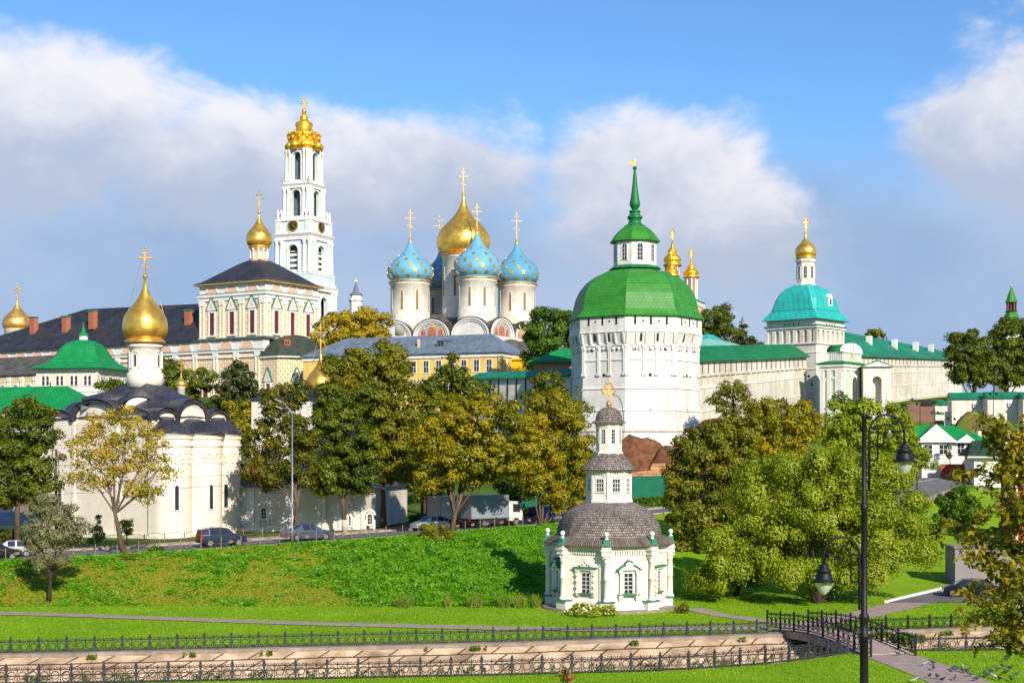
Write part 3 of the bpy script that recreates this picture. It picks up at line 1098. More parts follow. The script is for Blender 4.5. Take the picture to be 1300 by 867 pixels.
def cross_mb(c, z0, h, ball=0.0, rot=0.0, w=None, n=8, thick=None, orn=True, stays=None):
    """an eight-armed cross on a ball, its plane facing the viewer"""
    mb = MB(T(c[0], c[1]) @ RZ(rot))
    t = thick or h * 0.035
    if ball:
        mb.smooth = True
        mb.ball((0, 0, z0 + ball * 0.7), ball, 12)
        mb.lathe([(ball * 0.5, z0 - ball * .6), (ball * .35, z0 + ball * 0.2)], 10)
        mb.smooth = False
    w = w or h * 0.42
    mb.box(-t, t, -t, t, z0 + ball, z0 + h)
    mb.box(-w / 2, w / 2, -t * 1.02, t * 1.02, z0 + h * 0.68 - t, z0 + h * 0.68 + t)
    mb.box(-w * 0.24, w * 0.24, -t * 1.02, t * 1.02, z0 + h * 0.83 - t, z0 + h * 0.83 + t)
    q = w * 0.26
    mb.exxz([(-q, z0 + h * .42 + q * .35), (-q, z0 + h * .42 + q * .35 - 2 * t), (q, z0 + h * .42 - q * .35 - 2 * t), (q, z0 + h * .42 - q * .35)], -t * 1.02, t * 1.02)
    if orn:
        for x, z in ((-w / 2, h * .68), (w / 2, h * .68), (0, h), (-w * .24, h * .83), (w * .24, h * .83)):
            mb.ball((x, 0, z0 + z), t * 1.7, 6)
    if stays:
        for sx, sy, sz in stays:
            mb.tube([(sx * 0.18 if abs(sx) > .1 else 0, 0, z0 + h * .68), (sx, sy, sz)], 0.028, 4)
    return mb


def fm(phi, ox=0.0, oy=0.0, oz=0.0):
    """matrix of a wall facing local angle phi (0 = -y), x to the right seen from outside"""
    return T(ox, oy, oz) @ RZ(phi)


def window(parent, Mx, xc, z0, w, h, arch=False, fw=0.14, proud=0.1, frame='trim', glass='glass', bars=(1, 2), sill=True, name='window', bar='trim'):
    mb = MB(Mx)
    r = w / 2
    if arch:
        mb.archivolt(xc, z0 + h - r, r, r + fw, -proud, 0.0, 10)
        hs = h - r
    else:
        mb.box(xc - r - fw, xc + r + fw, -proud, 0, z0 + h, z0 + h + fw)
        hs = h
    mb.box(xc - r - fw, xc - r, -proud, 0, z0, z0 + hs)
    mb.box(xc + r, xc + r + fw, -proud, 0, z0, z0 + hs)
    if sill:
        mb.box(xc - r - fw * 1.5, xc + r + fw * 1.5, -proud * 1.5, 0, z0 - fw, z0)
    bw = min(0.035, w * 0.032)
    for i in range(bars[0]):
        x = xc - r + w * (i + 1) / (bars[0] + 1)
        mb.box(x - bw, x + bw, -0.05, 0, z0, z0 + h - (0.05 if not arch else 0.03))
    for j in range(bars[1]):
        z = z0 + hs * (j + 1) / (bars[1] + (1 if not arch else 0.6))
        mb.box(xc - r, xc + r, -0.048, 0, z - bw, z + bw)
    f = mb.build(name, M[frame], parent)
    p = MB(Mx)
    if arch:
        p.exxz(arch_poly(xc, z0, w, h), -0.025, 0.0)
    else:
        p.box(xc - r, xc + r, -0.025, 0, z0, z0 + h)
    p.build('pane', M[glass], f)
    return f


class Corner:
    """a building seen over its near corner: local x in [-LA, 0], y in [0, LB]"""
    def __init__(self, name, label, cat, px, Y, phi, zbase=None, group=None):
        self.X, self.Y, self.phi = xat(px, Y), Y, R(phi)
        self.z = terr(self.X, Y) - 1.0 if zbase is None else zbase
        self.t = thing(name, label, cat, (self.X, Y, self.z), self.phi, group)

    def along(self, px, side):
        tx = (px - 650) / F
        d = (-math.cos(self.phi), -math.sin(self.phi)) if side == 'A' else (-math.sin(self.phi), math.cos(self.phi))
        return (tx * self.Y - self.X) / (d[0] - tx * d[1])

    def z_of(self, py, x=0.0, y=0.0):
        Y = self.Y + math.sin(self.phi) * x + math.cos(self.phi) * y
        return zat(py, Y) - self.z

    def px_of(self, x, y):
        X = self.X + math.cos(self.phi) * x - math.sin(self.phi) * y
        Y = self.Y + math.sin(self.phi) * x + math.cos(self.phi) * y
        return 650 + F * X / Y

    def face(self, px):             # rotation that turns a cross towards the viewer
        return -self.phi


HALF = math.pi / 2

# ------------------------------------------------------------------ bell tower
def bell_tower():
    Y = 430.0
    X = xat(386, Y)
    zb = 26.0
    t = thing('bell_tower', 'tall turquoise and white bell tower of diminishing arched tiers under a gilded crown', 'bell tower', (X, Y, zb), R(-24.6))
    z = lambda y: zat(y, Y) - zb
    colproto = {}

    def tier(z0, z1, w, ow, oh, cr, pair, zsill, name='tier'):
        mb = MB()
        h = w / 2
        for k in range(4):
            mb.M = fm(k * HALF)
            mb.slot = 0
            mb.arch_panel(-h + 1.2, h - 1.2, z0 + zsill, z1, ow, oh, -h + 0.35, -h + 1.25)
            mb.box(-h + 1.2, h - 1.2, -h + 0.35, -h + 1.25, z0, z0 + zsill)
            mb.slot = 1
            mb.archivolt(0, z0 + zsill + oh - ow / 2, ow / 2, ow / 2 + 0.5, -h + 0.12, -h + 0.36, 12)
            for s in (-1, 1):
                mb.box(s * (ow / 2 + .25) - .25, s * (ow / 2 + .25) + .25, -h + 0.14, -h + 0.36, z0 + zsill, z0 + zsill + oh - ow / 2)
            # corner pier
            mb.slot = 0
            mb.M = RZ(k * HALF)
            mb.box(-h + .3, -h + 1.9, -h + .3, -h + 1.9, z0, z1)
        tr = mb.build(name, [M['aqua'], M['trim']], t)
        # columns
        cm = MB(); cm.smooth = True
        cm.lathe([(cr * 1.45, z0), (cr * 1.45, z0 + .5), (cr, z0 + .6), (cr * .88, z1 - 1.1), (cr * 1.35, z1 - .5), (cr * 1.5, z1)], 10)
        c0 = cm.build('column', M['trim'], t)
        first = True
        for k in range(4):
            for x in pair:
                for s in (-1, 1):
                    p = RZ(k * HALF) @ Vector((s * (h - x), -h + 0.05, 0))
                    c = c0 if first else c0.copy()
                    if not first:
                        col.objects.link(c); c.parent = t
                    first = False
                    c.location = p
        return tr

    def slab(z0, z1, w, w2=None, m='trim', name='cornice'):
        mb = MB()
        w2 = w2 or w
        mb.frus(-w2 / 2, w2 / 2, -w2 / 2, w2 / 2, z0, -w / 2, w / 2, -w / 2, w / 2, z1)
        return mb.build(name, M[m], t)

    # lower body
    mb = MB(); mb.box(-7.3, 7.3, -7.3, 7.3, 0, z(408)); mb.build('base', M['aqua'], t)
    tier(z(408), z(372), 14.4, 3.4, 6.6, .5, (0.7, 2.6), .3)
    slab(z(372), z(368.5), 14.9); slab(z(368.5), z(365.5), 15.3, 14.9); slab(z(365.4), z(361), 14.0, name='attic')
    mb = MB(); mb.box(-6.7, 6.7, -6.7, 6.7, z(361), z(350)); mb.build('attic', M['aqua'], t)
    slab(z(352), z(349.2), 13.6)
    tier(z(349), z(308), 12.6, 3.5, 8.2, .48, (0.55, 2.3), .2)
    slab(z(308), z(304), 12.7); slab(z(304), z(300.5), 13.7, 12.7); slab(z(300.5), z(299.5), 13.4)
    mb = MB(); mb.box(-5.9, 5.9, -5.9, 5.9, z(299.5), z(284)); mb.build('clock_stage', M['aqua'], t)
    mb = MB()
    for k in range(4):
        mb.M = RZ(k * HALF)
        mb.box(-6.15, -4.3, -6.15, -4.3, z(299.4), z(283))
        mb.archivolt(0, z(290.2), 1.9, 2.35, -6.1, -5.85, 16, 0, 2 * math.pi)
    mb.build('clock_stage_piers', M['trim'], t)
    slab(z(284), z(281.5), 12.5)
    # clocks on all four sides
    for k in range(4):
        mb = MB(fm(k * HALF) @ T(0, -5.92, z(290.2)) @ Matrix.Rotation(HALF, 4, 'X'))
        mb.lathe([(1.85, 0), (1.85, .22)], 24)
        ck = mb.build('clock', M['dark'], t)
        hb = MB(fm(k * HALF) @ T(0, -6.14, z(290.2)))
        hb.archivolt(0, 0, 1.62, 1.88, -0.1, 0.02, 24, 0, 2 * math.pi)
        for q in range(12):
            a = q * math.pi / 6
            hb.exxz([(1.2 * math.cos(a - .06), 1.2 * math.sin(a - .06)), (1.55 * math.cos(a - .06), 1.55 * math.sin(a - .06)), (1.55 * math.cos(a + .06), 1.55 * math.sin(a + .06)), (1.2 * math.cos(a + .06), 1.2 * math.sin(a + .06))], -.06, .02)
        for a, l in ((R(60), 1.0), (R(-30), 1.4)):
            ca, sa = math.cos(a), math.sin(a)
            hb.exxz([(-.08 * sa - .2 * ca, .08 * ca - .2 * sa), (.08 * sa - .2 * ca, -.08 * ca - .2 * sa), (.08 * sa + l * ca, -.08 * ca + l * sa), (-.08 * sa + l * ca, .08 * ca + l * sa)], -.09, -.03)
        hb.build('dial_and_hands', M['gold'], ck)
    # vases round the balustrade
    vm = MB(); vm.smooth = True
    vm.lathe([(.42, 0), (.42, .7), (.3, .8), (.24, 1.0), (.42, 1.5), (.45, 1.9), (.25, 2.4), (.32, 2.6), (.12, 2.9), (.05, 3.2)], 10)
    v0 = vm.build('vase', M['trim'], t)
    first = True
    for k in range(4):
        for x in (-5.6, -4.3, 4.3):
            p = RZ(k * HALF) @ Vector((x, -5.6, z(281.5)))
            c = v0 if first else v0.copy()
            if not first: col.objects.link(c); c.parent = t
            first = False
            c.location = p
    mb = MB()
    for k in range(4):
        mb.M = RZ(k * HALF)
        mb.box(-5.5, 5.5, -5.75, -5.5, z(281.5), z(278))
    mb.build('balustrade', M['trim'], t)
    slab(z(281.5), z(280), 10.5)
    tier(z(280), z(242), 9.2, 3.1, 8.0, .42, (0.5, 1.9), .6)
    slab(z(242), z(239), 9.6); slab(z(239), z(236.5), 10.3, 9.6); slab(z(236.4), z(233), 8.9, name='attic')
    mb = MB()
    for k in range(4):
        for s in (-1, 1):
            p = RZ(k * HALF) @ Vector((s * 4.5, -4.5, 0))
            mb.smooth = True
            mb.lathe([(.3, z(236.4)), (.3, z(235)), (.2, z(234)), (.36, z(232)), (.2, z(229)), (.05, z(227))], 8, (p.x, p.y))
    mb.build('urns', M['trim'], t)
    tier(z(233), z(193), 8.3, 2.7, 8.4, .36, (0.5, 1.6), .5)
    mb = MB()
    for k in range(4):
        mb.M = fm(k * HALF)
        mb.archivolt(0, z(198), 2.2, 3.3, -4.25, -3.4, 14)
    mb.build('arched_pediments', M['trim'], t)
    # bells hung in the openings
    for zz, r in ((z(341), 1.5), (z(262), 1.3), (z(215), 1.0)):
        mb = MB(); mb.smooth = True
        mb.lathe([(r, zz), (r * .8, zz + r * .4), (r * .6, zz + r * 1.1), (r * .45, zz + r * 1.5), (.15, zz + r * 1.7), (.12, zz + r * 2.6)], 16)
        mb.build('bell', M['iron_grey'], t)
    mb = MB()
    for z0_, z1_, w in ((z(408), z(368), 8.4), (z(349), z(306), 7.0), (z(280), z(240), 4.4), (z(233), z(194), 4.0)): mb.box(-w / 2, w / 2, -w / 2, w / 2, z0_, z1_)  # added cores, coloured dark so the arches look shaded inside
    build_each(mb, 'shade_core', M['inner'], t)
    # floors and the louvred rail of the lower ringing tier
    mb = MB()
    for zz, w in ((z(349) + .02, 10), (z(322), 9.5), (z(280) + .02, 7.5), (z(233) + .02, 6.6), (z(194), 7.6), (z(243), 8)):
        mb.box(-w / 2, w / 2, -w / 2, w / 2, zz, zz + .25)
    for k in range(4):
        mb.M = fm(k * HALF)
        for q in (0, 1.6, 3.2, 4.8):
            mb.box(-1.75, 1.75, -5.3, -5.15, z(348) + q, z(348) + q + .8)
    build_each(mb, 'inner_floor', M['trim'], t)
    # crown
    mb = MB(); mb.smooth = True
    mb.lathe([(4.4, z(193)), (5.3, z(190)), (5.5, z(185)), (4.7, z(181)), (4.1, z(178.5)), (4.8, z(175)), (5.0, z(172)), (4.3, z(170)), (2.9, z(168)), (2.3, z(163)), (2.7, z(159.5)),
              (2.6, z(157)), (1.5, z(154.5)), (1.1, z(151)), (1.25, z(148.5)), (.7, z(146)), (.5, z(144))], 24)
    for k in range(12):
        a = k * math.pi / 6
        rr = 4.9
        mb.ball((rr * math.sin(a), -rr * math.cos(a), z(187.5)), 1.05 if k % 3 else 1.3, 10)
        mb.ball((4.6 * math.sin(a + .26), -4.6 * math.cos(a + .26), z(177)), .6, 8)
        mb.ball((4.9 * math.sin(a), -4.9 * math.cos(a), z(171.5)), .42, 8, 1.5)
    for k in range(4):
        a = k * HALF + HALF / 2
        mb.lathe([(.2, z(204)), (.9, z(198)), (1.0, z(193)), (.6, z(190))], 8, (4.9 * math.sin(a), -4.9 * math.cos(a)))
    mb.build('crown', M['gold_rich'], t)
    cross_mb((0, 0), z(144), z(126) - z(144), 0.75, R(24.6), stays=[(-2.5, 0, z(159)), (2.5, 0, z(159))], thick=.16).build('cross', M['gold'], t)


bell_tower()


# ------------------------------------------------------------------ refectory church and hall
def refectory():
    C = Corner('refectory_church', 'long patterned refectory with a tall church block, dark roof and single gold dome', 'church', 337, 370, -32, zbase=20)
    t = C.t
    z = C.z_of
    LA, LB = C.along(254, 'A'), C.along(403, 'B')
    LH = C.along(-60, 'A')
    zc, zl = z(357), z(428)
    # church block walls
    mb = MB()
    mb.box(-LA, 0, 0, LB, 0, z(376))
    mb.build('block_wall', M['diamond'], t)
    mb = MB()
    mb.box(-LA - .1, .1, -.1, LB + .1, z(376), zc)                # frieze
    for zz, e in ((z(371), .55), (z(376), .35), (zl - .2, .5)):
        mb.box(-LA - e, e, -e, LB + e, zz - .35, zz + .35)
    mb.build('frieze', M['trim'], t)
    mb = MB()
    mb.box(-LA - .6, .6, -.6, LB + .6, z(371) + .36, z(371) + .55)
    mb.box(-LA - .62, .62, -.62, LB + .62, zl + .16, zl + .35)
    mb.build('green_cornice', M['greentrim'], t)
    # pilasters
    def pil(Mx, x, z0, z1, w=1.1):
        b = MB(Mx)
        b.slot = 0
        b.box(x - w, x - w * .5, -.42, 0, z0, z1 - .5); b.box(x + w * .5, x + w, -.42, 0, z0, z1 - .5)
        b.box(x - w * 1.2, x + w * 1.2, -.5, 0, z1 - 1.2, z1); b.box(x - w * 1.2, x + w * 1.2, -.5, 0, z0, z0 + .6)
        b.slot = 1
        b.box(x - w * .5, x + w * .5, -.22, 0, z0 + .6, z1 - 1.2)
        b.build('pilaster', [M['trim'], M['rust_yellow']], t)
    def bay_window(Mx, xc, z0, h=6.0, w=1.75):
        f = window(t, Mx, xc, z0, w, h, False, .42, .3, 'trim', 'redwood', (0, 0), True)
        b = MB(Mx)
        b.exxz([(xc - w * 1.05, z0 + h + .62), (xc + w * 1.05, z0 + h + .62), (xc + w * .62, z0 + h + 2.2), (xc + .25, z0 + h + 4.0), (xc - .25, z0 + h + 4.0), (xc - w * .62, z0 + h + 2.2)], -.34, 0)
        b.build('window_gable', M['trim'], f)
        b = MB(Mx)
        for s in (-1, 1):
            b.exxz([(xc + s * w * 1.15, z0 + h + .55), (xc + s * w * 1.15, z0 + h + .8), (xc + s * .2, z0 + h + 4.3), (xc, z0 + h + 4.3), (xc, z0 + h + 4.05)][::s], -.5, 0)
        b.build('gable_trim', M['greentrim'], f)
        b = MB(Mx)
        b.box(xc - .28, xc + .28, -.4, -.34, z0 + h + 1.3, z0 + h + 2.5)
        b.build('niche', M['peach'], f)
    A, B = fm(0), fm(HALF)
    n = 3
    for i in range(n + 1):
        pil(A, -LA + .9 + (LA - 1.8) * i / n, zl, z(378), .8)
        pil(B, .9 + (LB - 1.8) * i / n, zl, z(378), .8)
    for i in range(n):
        bay_window(A, -LA + .9 + (LA - 1.8) * (i + .5) / n, zl + 1.2)
        bay_window(B, .9 + (LB - 1.8) * (i + .5) / n, zl + 1.2)
    for Mx, L, off in ((A, LA, -LA), (B, LB, 0)):
        for i in range(n):
            x = off + .9 + (L - 1.8) * (i + .5) / n
            b = MB(Mx); b.slot = 0
            b.exxz(arch_poly(x, z(370) + .3, 3.4, 2.1), -.22, -.1)
            b.slot = 1
            b.archivolt(x, z(370) + .7, 1.7, 2.15, -.34, -.1)
            b.build('kokoshnik', [M['peach'], M['trim']], t)
    # concave hipped roof and eave
    cx, cy = -LA / 2, LB / 2
    mb = MB()
    mb.box(-LA - 1.3, 1.3, -1.3, LB + 1.3, zc - .05, zc + .35)
    mb.build('eave', M['gold_dull'], t)
    mb = MB()
    ring = lambda ex, zz: [(cx - ex * (LA / 2 + 1.4), cy - ex * (LB / 2 + 1.4), zz), (cx + ex * (LA / 2 + 1.4), cy - ex * (LB / 2 + 1.4), zz), (cx + ex * (LA / 2 + 1.4), cy + ex * (LB / 2 + 1.4), zz), (cx - ex * (LA / 2 + 1.4), cy + ex * (LB / 2 + 1.4), zz)]
    zt = z(329, cx, cy)
    hh = zt - zc
    mb.loft([ring(1.0, zc + .36), ring(.86, zc + hh * .15), ring(.70, zc + hh * .34), ring(.5, zc + hh * .58), ring(.3, zc + hh * .82), ring(.1, zt)])
    mb.build('block_roof', M['roof_dark'], t)
    # drum, dome, cross
    mb = MB(); mb.smooth = True
    mb.lathe([(2.6, zt - 1), (2.6, zt + .2), (2.2, zt + .3), (2.2, z(317, cx, cy)), (2.6, z(316.5, cx, cy)), (2.7, z(315, cx, cy))], 20, (cx, cy))
    dr = mb.build('drum', M['peach'], t)
    mb = MB(); mb.smooth = True
    for k in range(10):
        a = k * math.pi / 5
        mb.lathe([(.42, zt - .2), (.3, zt + .4), (.3, z(318, cx, cy)), (.5, z(316.6, cx, cy))], 8, (cx + 2.35 * math.sin(a), cy - 2.35 * math.cos(a)))
    mb.build('drum_columns', M['trim'], dr)
    mb = MB()
    mb.smooth = True
    mb.lathe([(2.75, z(315.5, cx, cy)), (2.9, z(314, cx, cy)), (2.4, z(313, cx, cy))], 24, (cx, cy))
    onion(mb, (cx, cy), z(314, cx, cy), 3.55, z(270, cx, cy) - z(314, cx, cy))
    mb.build('dome', M['gold'], t)
    cross_mb((cx, cy), z(271, cx, cy), z(243, cx, cy) - z(271, cx, cy), .5, C.face(0), thick=.12).build('cross', M['gold'], t)
    # lower storey of the whole length
    mb = MB()
    mb.box(-LH, 1.2, -2.2, 0, 0, z(437) - .1)
    mb.box(-LH, -LA - .05, 0.001, LB, 0, z(437) - .1)
    mb.build('hall_wall', M['diamond'], t)
    mb = MB()
    zf0, zf1 = z(444), z(430.5)
    mb.box(-LH, 1.35, -2.35, -2.2, zf0, zf1)
    mb.box(1.2, 1.35, -2.2, 0, zf0, zf1)
    mb.box(-LH, 1.6, -2.75, -2.2, zf0 - .5, zf0)
    mb.box(-LH, 1.5, -2.6, -2.2, zf0 - 1.9, zf0 - 1.4)
    mb.build('hall_frieze', M['trim'], t)
    mb = MB(); mb.box(-LH, 1.62, -2.8, -2.2, zf0 + .01, zf0 + .2); mb.build('green_cornice', M['greentrim'], t)
    # roof of the gallery before the block, roof of the hall
    mb = MB()
    v = [(-LH, -3.0, zf1 + .1), (2.0, -3.0, zf1 + .1), (2.0, 0.9, zf1 + .1), (-LA + .6, -.08, zl + .1), (.5, -.08, zl + .1)]
    mb.add([(-LA - 1, -3.0, zf1), (2.0, -3.0, zf1), (2.0, 3, zf1), (.8, 2.4, zl + .15), (.8, -.6, zl + .15), (-LA - 1, -.6, zl + .15), (-LA - 1, -3.0, zf1 + .35), (2.0, -3.0, zf1 + .35)],
           [(0, 1, 7, 6), (6, 7, 4, 5), (7, 1, 2, 3), (7, 3, 4), (0, 5, 4, 1), (1, 4, 3, 2)])
    mb.build('gallery_roof', M['roof_brown'], t)
    xr = -C.along(56, 'A') + 6
    zr_ = z(384.5, -LA - 2, LB / 2)
    zr2 = z(388, xr, LB / 2)
    mb = MB()
    e = zf1 - .05
    mb.add([(-LH - 2, -3.2, e), (-LA - .08, -3.2, e), (-LA - .08, LB + 1, e), (-LH - 2, LB + 1, e), (-LA - .08, LB / 2, zr_), (xr, LB / 2, (zr_ + zr2) / 2),
            (-LH - 2, -3.2, e + .4), (-LA - .08, -3.2, e + .4)],
           [(0, 1, 7, 6), (6, 7, 4, 5), (6, 5, 3, 0), (5, 4, 2, 3), (7, 1, 2, 4), (0, 3, 2, 1)])
    mb.build('hall_roof', M['roof_dark'], t)
    # chimneys on the hall roof
    for px, py in ((43, 413), (84, 412), (118, 405), (240, 405)):
        L = C.along(px, 'A')
        yy = 3.5
        xx = -L - 3
        for _ in range(6):
            xx += (px - C.px_of(xx, yy)) * 0.2
        zz = z(py, xx, yy)
        b = MB()
        b.slot = 0; b.box(xx - 1.0, xx + 1.0, yy - .8, yy + .8, zz - 3.0, zz + 2.2)
        ch = b.build('chimney', M['brick'], t)
        b = MB(); b.box(xx - 1.2, xx + 1.2, yy - 1, yy + 1, zz + 2.2, zz + 2.5); b.build('chimney_cap', M['greentrim'], ch)
    # arches, pilasters and windows of the lower storey
    nb = int(LH / 7.4)
    for i in range(nb):
        x = -2.6 - i * 7.4
        F2 = fm(0, 0, -2.2)
        pil(F2, x + 2.0, zf0 - 12, zf0 - .4, .75)
        for dxx in (-1.7, ):
            b = MB(fm(0, 0, -2.35)); b.slot = 0
            xa = x + dxx
            b.exxz(arch_poly(xa, zf0 + .4, 4.0, 2.2), -.12, 0)
            b.slot = 1
            b.archivolt(xa, zf0 + .6, 2.0, 2.4, -.22, 0)
            b.build('kokoshnik', [M['peach'], M['trim']], t)
        if i < 12:
            bay_window(F2, x - 1.7, zf0 - 13.2, 4.5, 1.9)
    # low annex at the right end with two-humped dark green roof
    a0, a1 = 1.0, LB * .62
    ax = 9.0
    zt2 = z(452, ax, 2)
    mb = MB()
    poly = [(0.0, -2.2), (6.5, -2.8), (9.0, -1.0), (10.2, 3.0), (10.2, 9.0), (9.2, 13.0), (5.0, 16.0), (0, 16.5)]
    mb.prism(poly, 0, zt2)
    mb.build('annex_wall', M['diamond'], t)
    mb = MB()
    big = [(x * 1.07 + .2, (y - 7) * 1.06 + 7) for x, y in poly]
    mb.prism(big, zt2 - .5, zt2 + .05)
    mb.build('annex_cornice', M['trim'], t)
    mb = MB()
    big2 = [(x * 1.1 + .25, (y - 7) * 1.08 + 7) for x, y in poly]
    r0 = [(x, y, zt2 + .06) for x, y in big2]
    def rr(f, zz, ccx=3.2, ccy=8.0): return [(ccx + (x - ccx) * f, ccy + (y - ccy) * f, zz) for x, y in big2]
    zp = z(425, 4, 8)
    mb.loft([r0, rr(.85, zt2 + (zp - zt2) * .38), rr(.6, zt2 + (zp - zt2) * .72), rr(.3, zt2 + (zp - zt2) * .94), rr(.05, zp)])
    mb.build('annex_roof', mat('dark_green_patched_roof', (0.052, 0.072, 0.045), (0.035, 0.04, 0.03), 0.5, 8, 0.6), t)
    b = MB(T(7.4, 0.2, zt2 + (zp - zt2) * .42) @ RZ(R(35)))
    b.box(-.8, .8, -.8, .8, 0, 1.6)
    d = b.build('dormer', mat('orange_dormer', (0.5, 0.11, 0.03), (0.4, 0.09, 0.03), 1, 3, 0.7), t)
    b = MB(T(7.4, 0.2, zt2 + (zp - zt2) * .42) @ RZ(R(35)))
    b.box(-.5, -.08, -.84, -.8, .4, 1.2); b.box(.08, .5, -.84, -.8, .4, 1.2)
    b.build('pane', M['glass'], d)
    # annex windows under white gables
    for (p, q) in ((0, 1), (2, 3)):
        (x0, y0), (x1, y1) = poly[p], poly[q]
        ang = math.atan2(y1 - y0, x1 - x0)
        Mx = T((x0 + x1) / 2, (y0 + y1) / 2) @ RZ(ang)
        bay_window(Mx, 0, zt2 - 11.0, 3.8, 1.5)
    # front gallery at the far left
    gx0, gx1 = -LH, -C.along(95, 'A')
    mb = MB(); mb.box(gx0, gx1, -9.0, -2.4, 0, z(476, gx1, -9)); mb.build('porch_wall', M['diamond'], t)
    mb = MB()
    zz0, zz1 = z(475, gx1, -9), z(450, gx1, -2.8)
    mb.add([(gx0, -9.6, zz0), (gx1 + .5, -9.6, zz0), (gx1 + .5, -2.8, zz0), (gx0, -2.8, zz0), (gx0, -2.8, zz1), (gx1 - 2, -2.8, zz1), (gx0, -9.6, zz0 + .4), (gx1 + .5, -9.6, zz0 + .4)],
           [(0, 1, 7, 6), (6, 7, 5, 4), (7, 1, 2, 5), (0, 3, 2, 1)])
    mb.build('porch_roof', M['roof_brown'], t)
    for i in range(6):
        Mx = fm(0, 0, -9.0)
        xq = gx1 - 3.2 - i * 5.6
        window(t, Mx, xq, zz0 - 5.6, 2.2, 2.8, True, .5, .25, 'trim', 'roof_teal', (1, 1))
        pil(Mx, xq - 2.8, zz0 - 9, zz0 - .5, .6)


refectory()


# ------------------------------------------------------------------ five-domed cathedral
def cathedral():
    C = Corner('domed_cathedral', 'white cathedral with one great gold dome among four blue star-spangled domes', 'cathedral', 612, 385, -29, zbase=26)
    t = C.t
    z = C.z_of
    XA, XB, LB = -35.0, 2.5, 27.5
    zs, zt = z(425), z(402)
    mb = MB()
    mb.box(XA, XB, 0, LB, 0, zs)
    mb.build('wall', M['white'], t)
    A, B = fm(0), fm(HALF, XB, 0)
    na, nb = 3, 2
    frescos = {('A', 1): 1, ('B', 0): 1, ('B', 1): 2}
    fres = []
    for i, (bg, fg) in enumerate((((0.30, 0.42, 0.58), (0.60, 0.22, 0.06)), ((0.62, 0.38, 0.22), (0.66, 0.48, 0.18)))):
        fres.append(mat('fresco_ground', bg, tuple(x * .8 + .1 for x in (0.55, 0.32, 0.16)), 1.1, 5, 0.85, lo=.42, hi=.56))
        fres.append(mat('fresco_robes', fg, (0.32, 0.10, 0.09), 1.4, 3, 0.85))
    halo = mat('fresco_halo', (0.80, 0.58, 0.16), (0.7, 0.5, 0.14), 1, 2, 0.8)
    skin = mat('fresco_face', (0.45, 0.24, 0.12), (0.4, 0.2, 0.1), 1, 2, 0.8)
    for side, Mx, L, n, x0 in (('A', A, XB - XA, na, XA), ('B', B, LB, nb, 0)):
        bw = L / n
        for i in range(n):
            xc = x0 + bw * (i + .5)
            r = bw / 2 * .96
            rise = zt - zs
            b = MB(Mx)
            b.slot = 0
            P = [(xc - r, zs), (xc + r, zs)] + [(xc + r * math.cos(a), zs + rise * math.sin(a)) for a in [math.pi * k / 14 for k in range(1, 14)]]
            b.exxz(P, .35, 1.3)
            for k in range(14):
                s_, e_ = math.pi * k / 14, math.pi * (k + 1) / 14
                Q = lambda f, a: (xc + r * f * math.cos(a), zs + rise * f * math.sin(a))
                b.exxz([Q(.80, s_), Q(.90, s_), Q(.90, e_), Q(.80, e_)], .05, .4)
                b.exxz([Q(.92, s_), Q(1.0, s_), Q(1.0, e_), Q(.92, e_)], -.25, .5)
            zk = b.build('zakomara', M['trim'], t)
            # barrel roof behind
            b = MB(Mx)
            D = 9.0
            rings = []
            for yy, f in ((-.3, 1.06), (.9, 1.06), (.95, .94), (D, .94)):
                rings.append([(xc + r * f * math.cos(math.pi * k / 12), yy, zs + (rise * f) * math.sin(math.pi * k / 12)) for k in range(13)])
            v = [p for q in rings for p in q]
            f = []
            for q in range(3):
                for k in range(12):
                    f.append((q * 13 + k, q * 13 + k + 1, (q + 1) * 13 + k + 1, (q + 1) * 13 + k))
            b.smooth = True
            b.add(v, f)
            b.build('barrel_roof', M['roof_brown'], t)
            kind = frescos.get((side, i))
            if kind:
                b = MB(Mx)
                b.slot = 0
                b.exxz([(xc + r * .78 * math.cos(a), zs + .1 + rise * .78 * math.sin(a)) for a in [math.pi * k / 14 for k in range(0, 15)]], .29, .36)
                b.slot = 1
                def fig(x, h, w):
                    b.slot = 1
                    b.exxz([(x - w, zs + .15), (x + w, zs + .15), (x + w * .9, zs + h * .5), (x + w * .45, zs + h * .68), (x - w * .45, zs + h * .68), (x - w * .9, zs + h * .5)], .22, .3)
                    b.slot = 2
                    b.archivolt(x, zs + h * .8, 0.02, h * .16, .24, .3, 10, 0, 2 * math.pi)
                    b.slot = 3
                    b.archivolt(x, zs + h * .79, 0.01, h * .09, .2, .26, 8, 0, 2 * math.pi)
                if kind == 1:
                    fig(xc, rise * .82, r * .24); fig(xc - r * .46, rise * .6, r * .13); fig(xc + r * .46, rise * .6, r * .13)
                else:
                    for q in (-.5, -.25, 0, .25, .5): fig(xc + r * q, rise * (.66 - abs(q) * .3), r * .11)
                b.build('fresco', [fres[kind * 2 - 2], fres[kind * 2 - 1], halo, skin], zk)
    # roof deck
    mb = MB()
    mb.frus(XA + .2, XB - .2, .2, LB - .2, zs + .01, XA + 9, XB - 9, 9, LB - 9, z(400, -15, 13))
    mb.build('roof', M['roof_brown'], t)
    for side, Mx, L, n, x0 in (('A', A, XB - XA, na, XA), ('B', B, LB, nb, 0)):
        b = MB(Mx)
        for i in range(n + 1):
            x = x0 + L * i / n
            b.box(x - .6, x + .6, -.35, 0, 4, zs)
        b.build('buttress_strips', M['trim'], t)
        for i in range(n):
            window(t, Mx, x0 + L * (i + .5) / n, zs - 9, 1.2, 6, True, .3, .15, 'trim', 'glass', (0, 3))
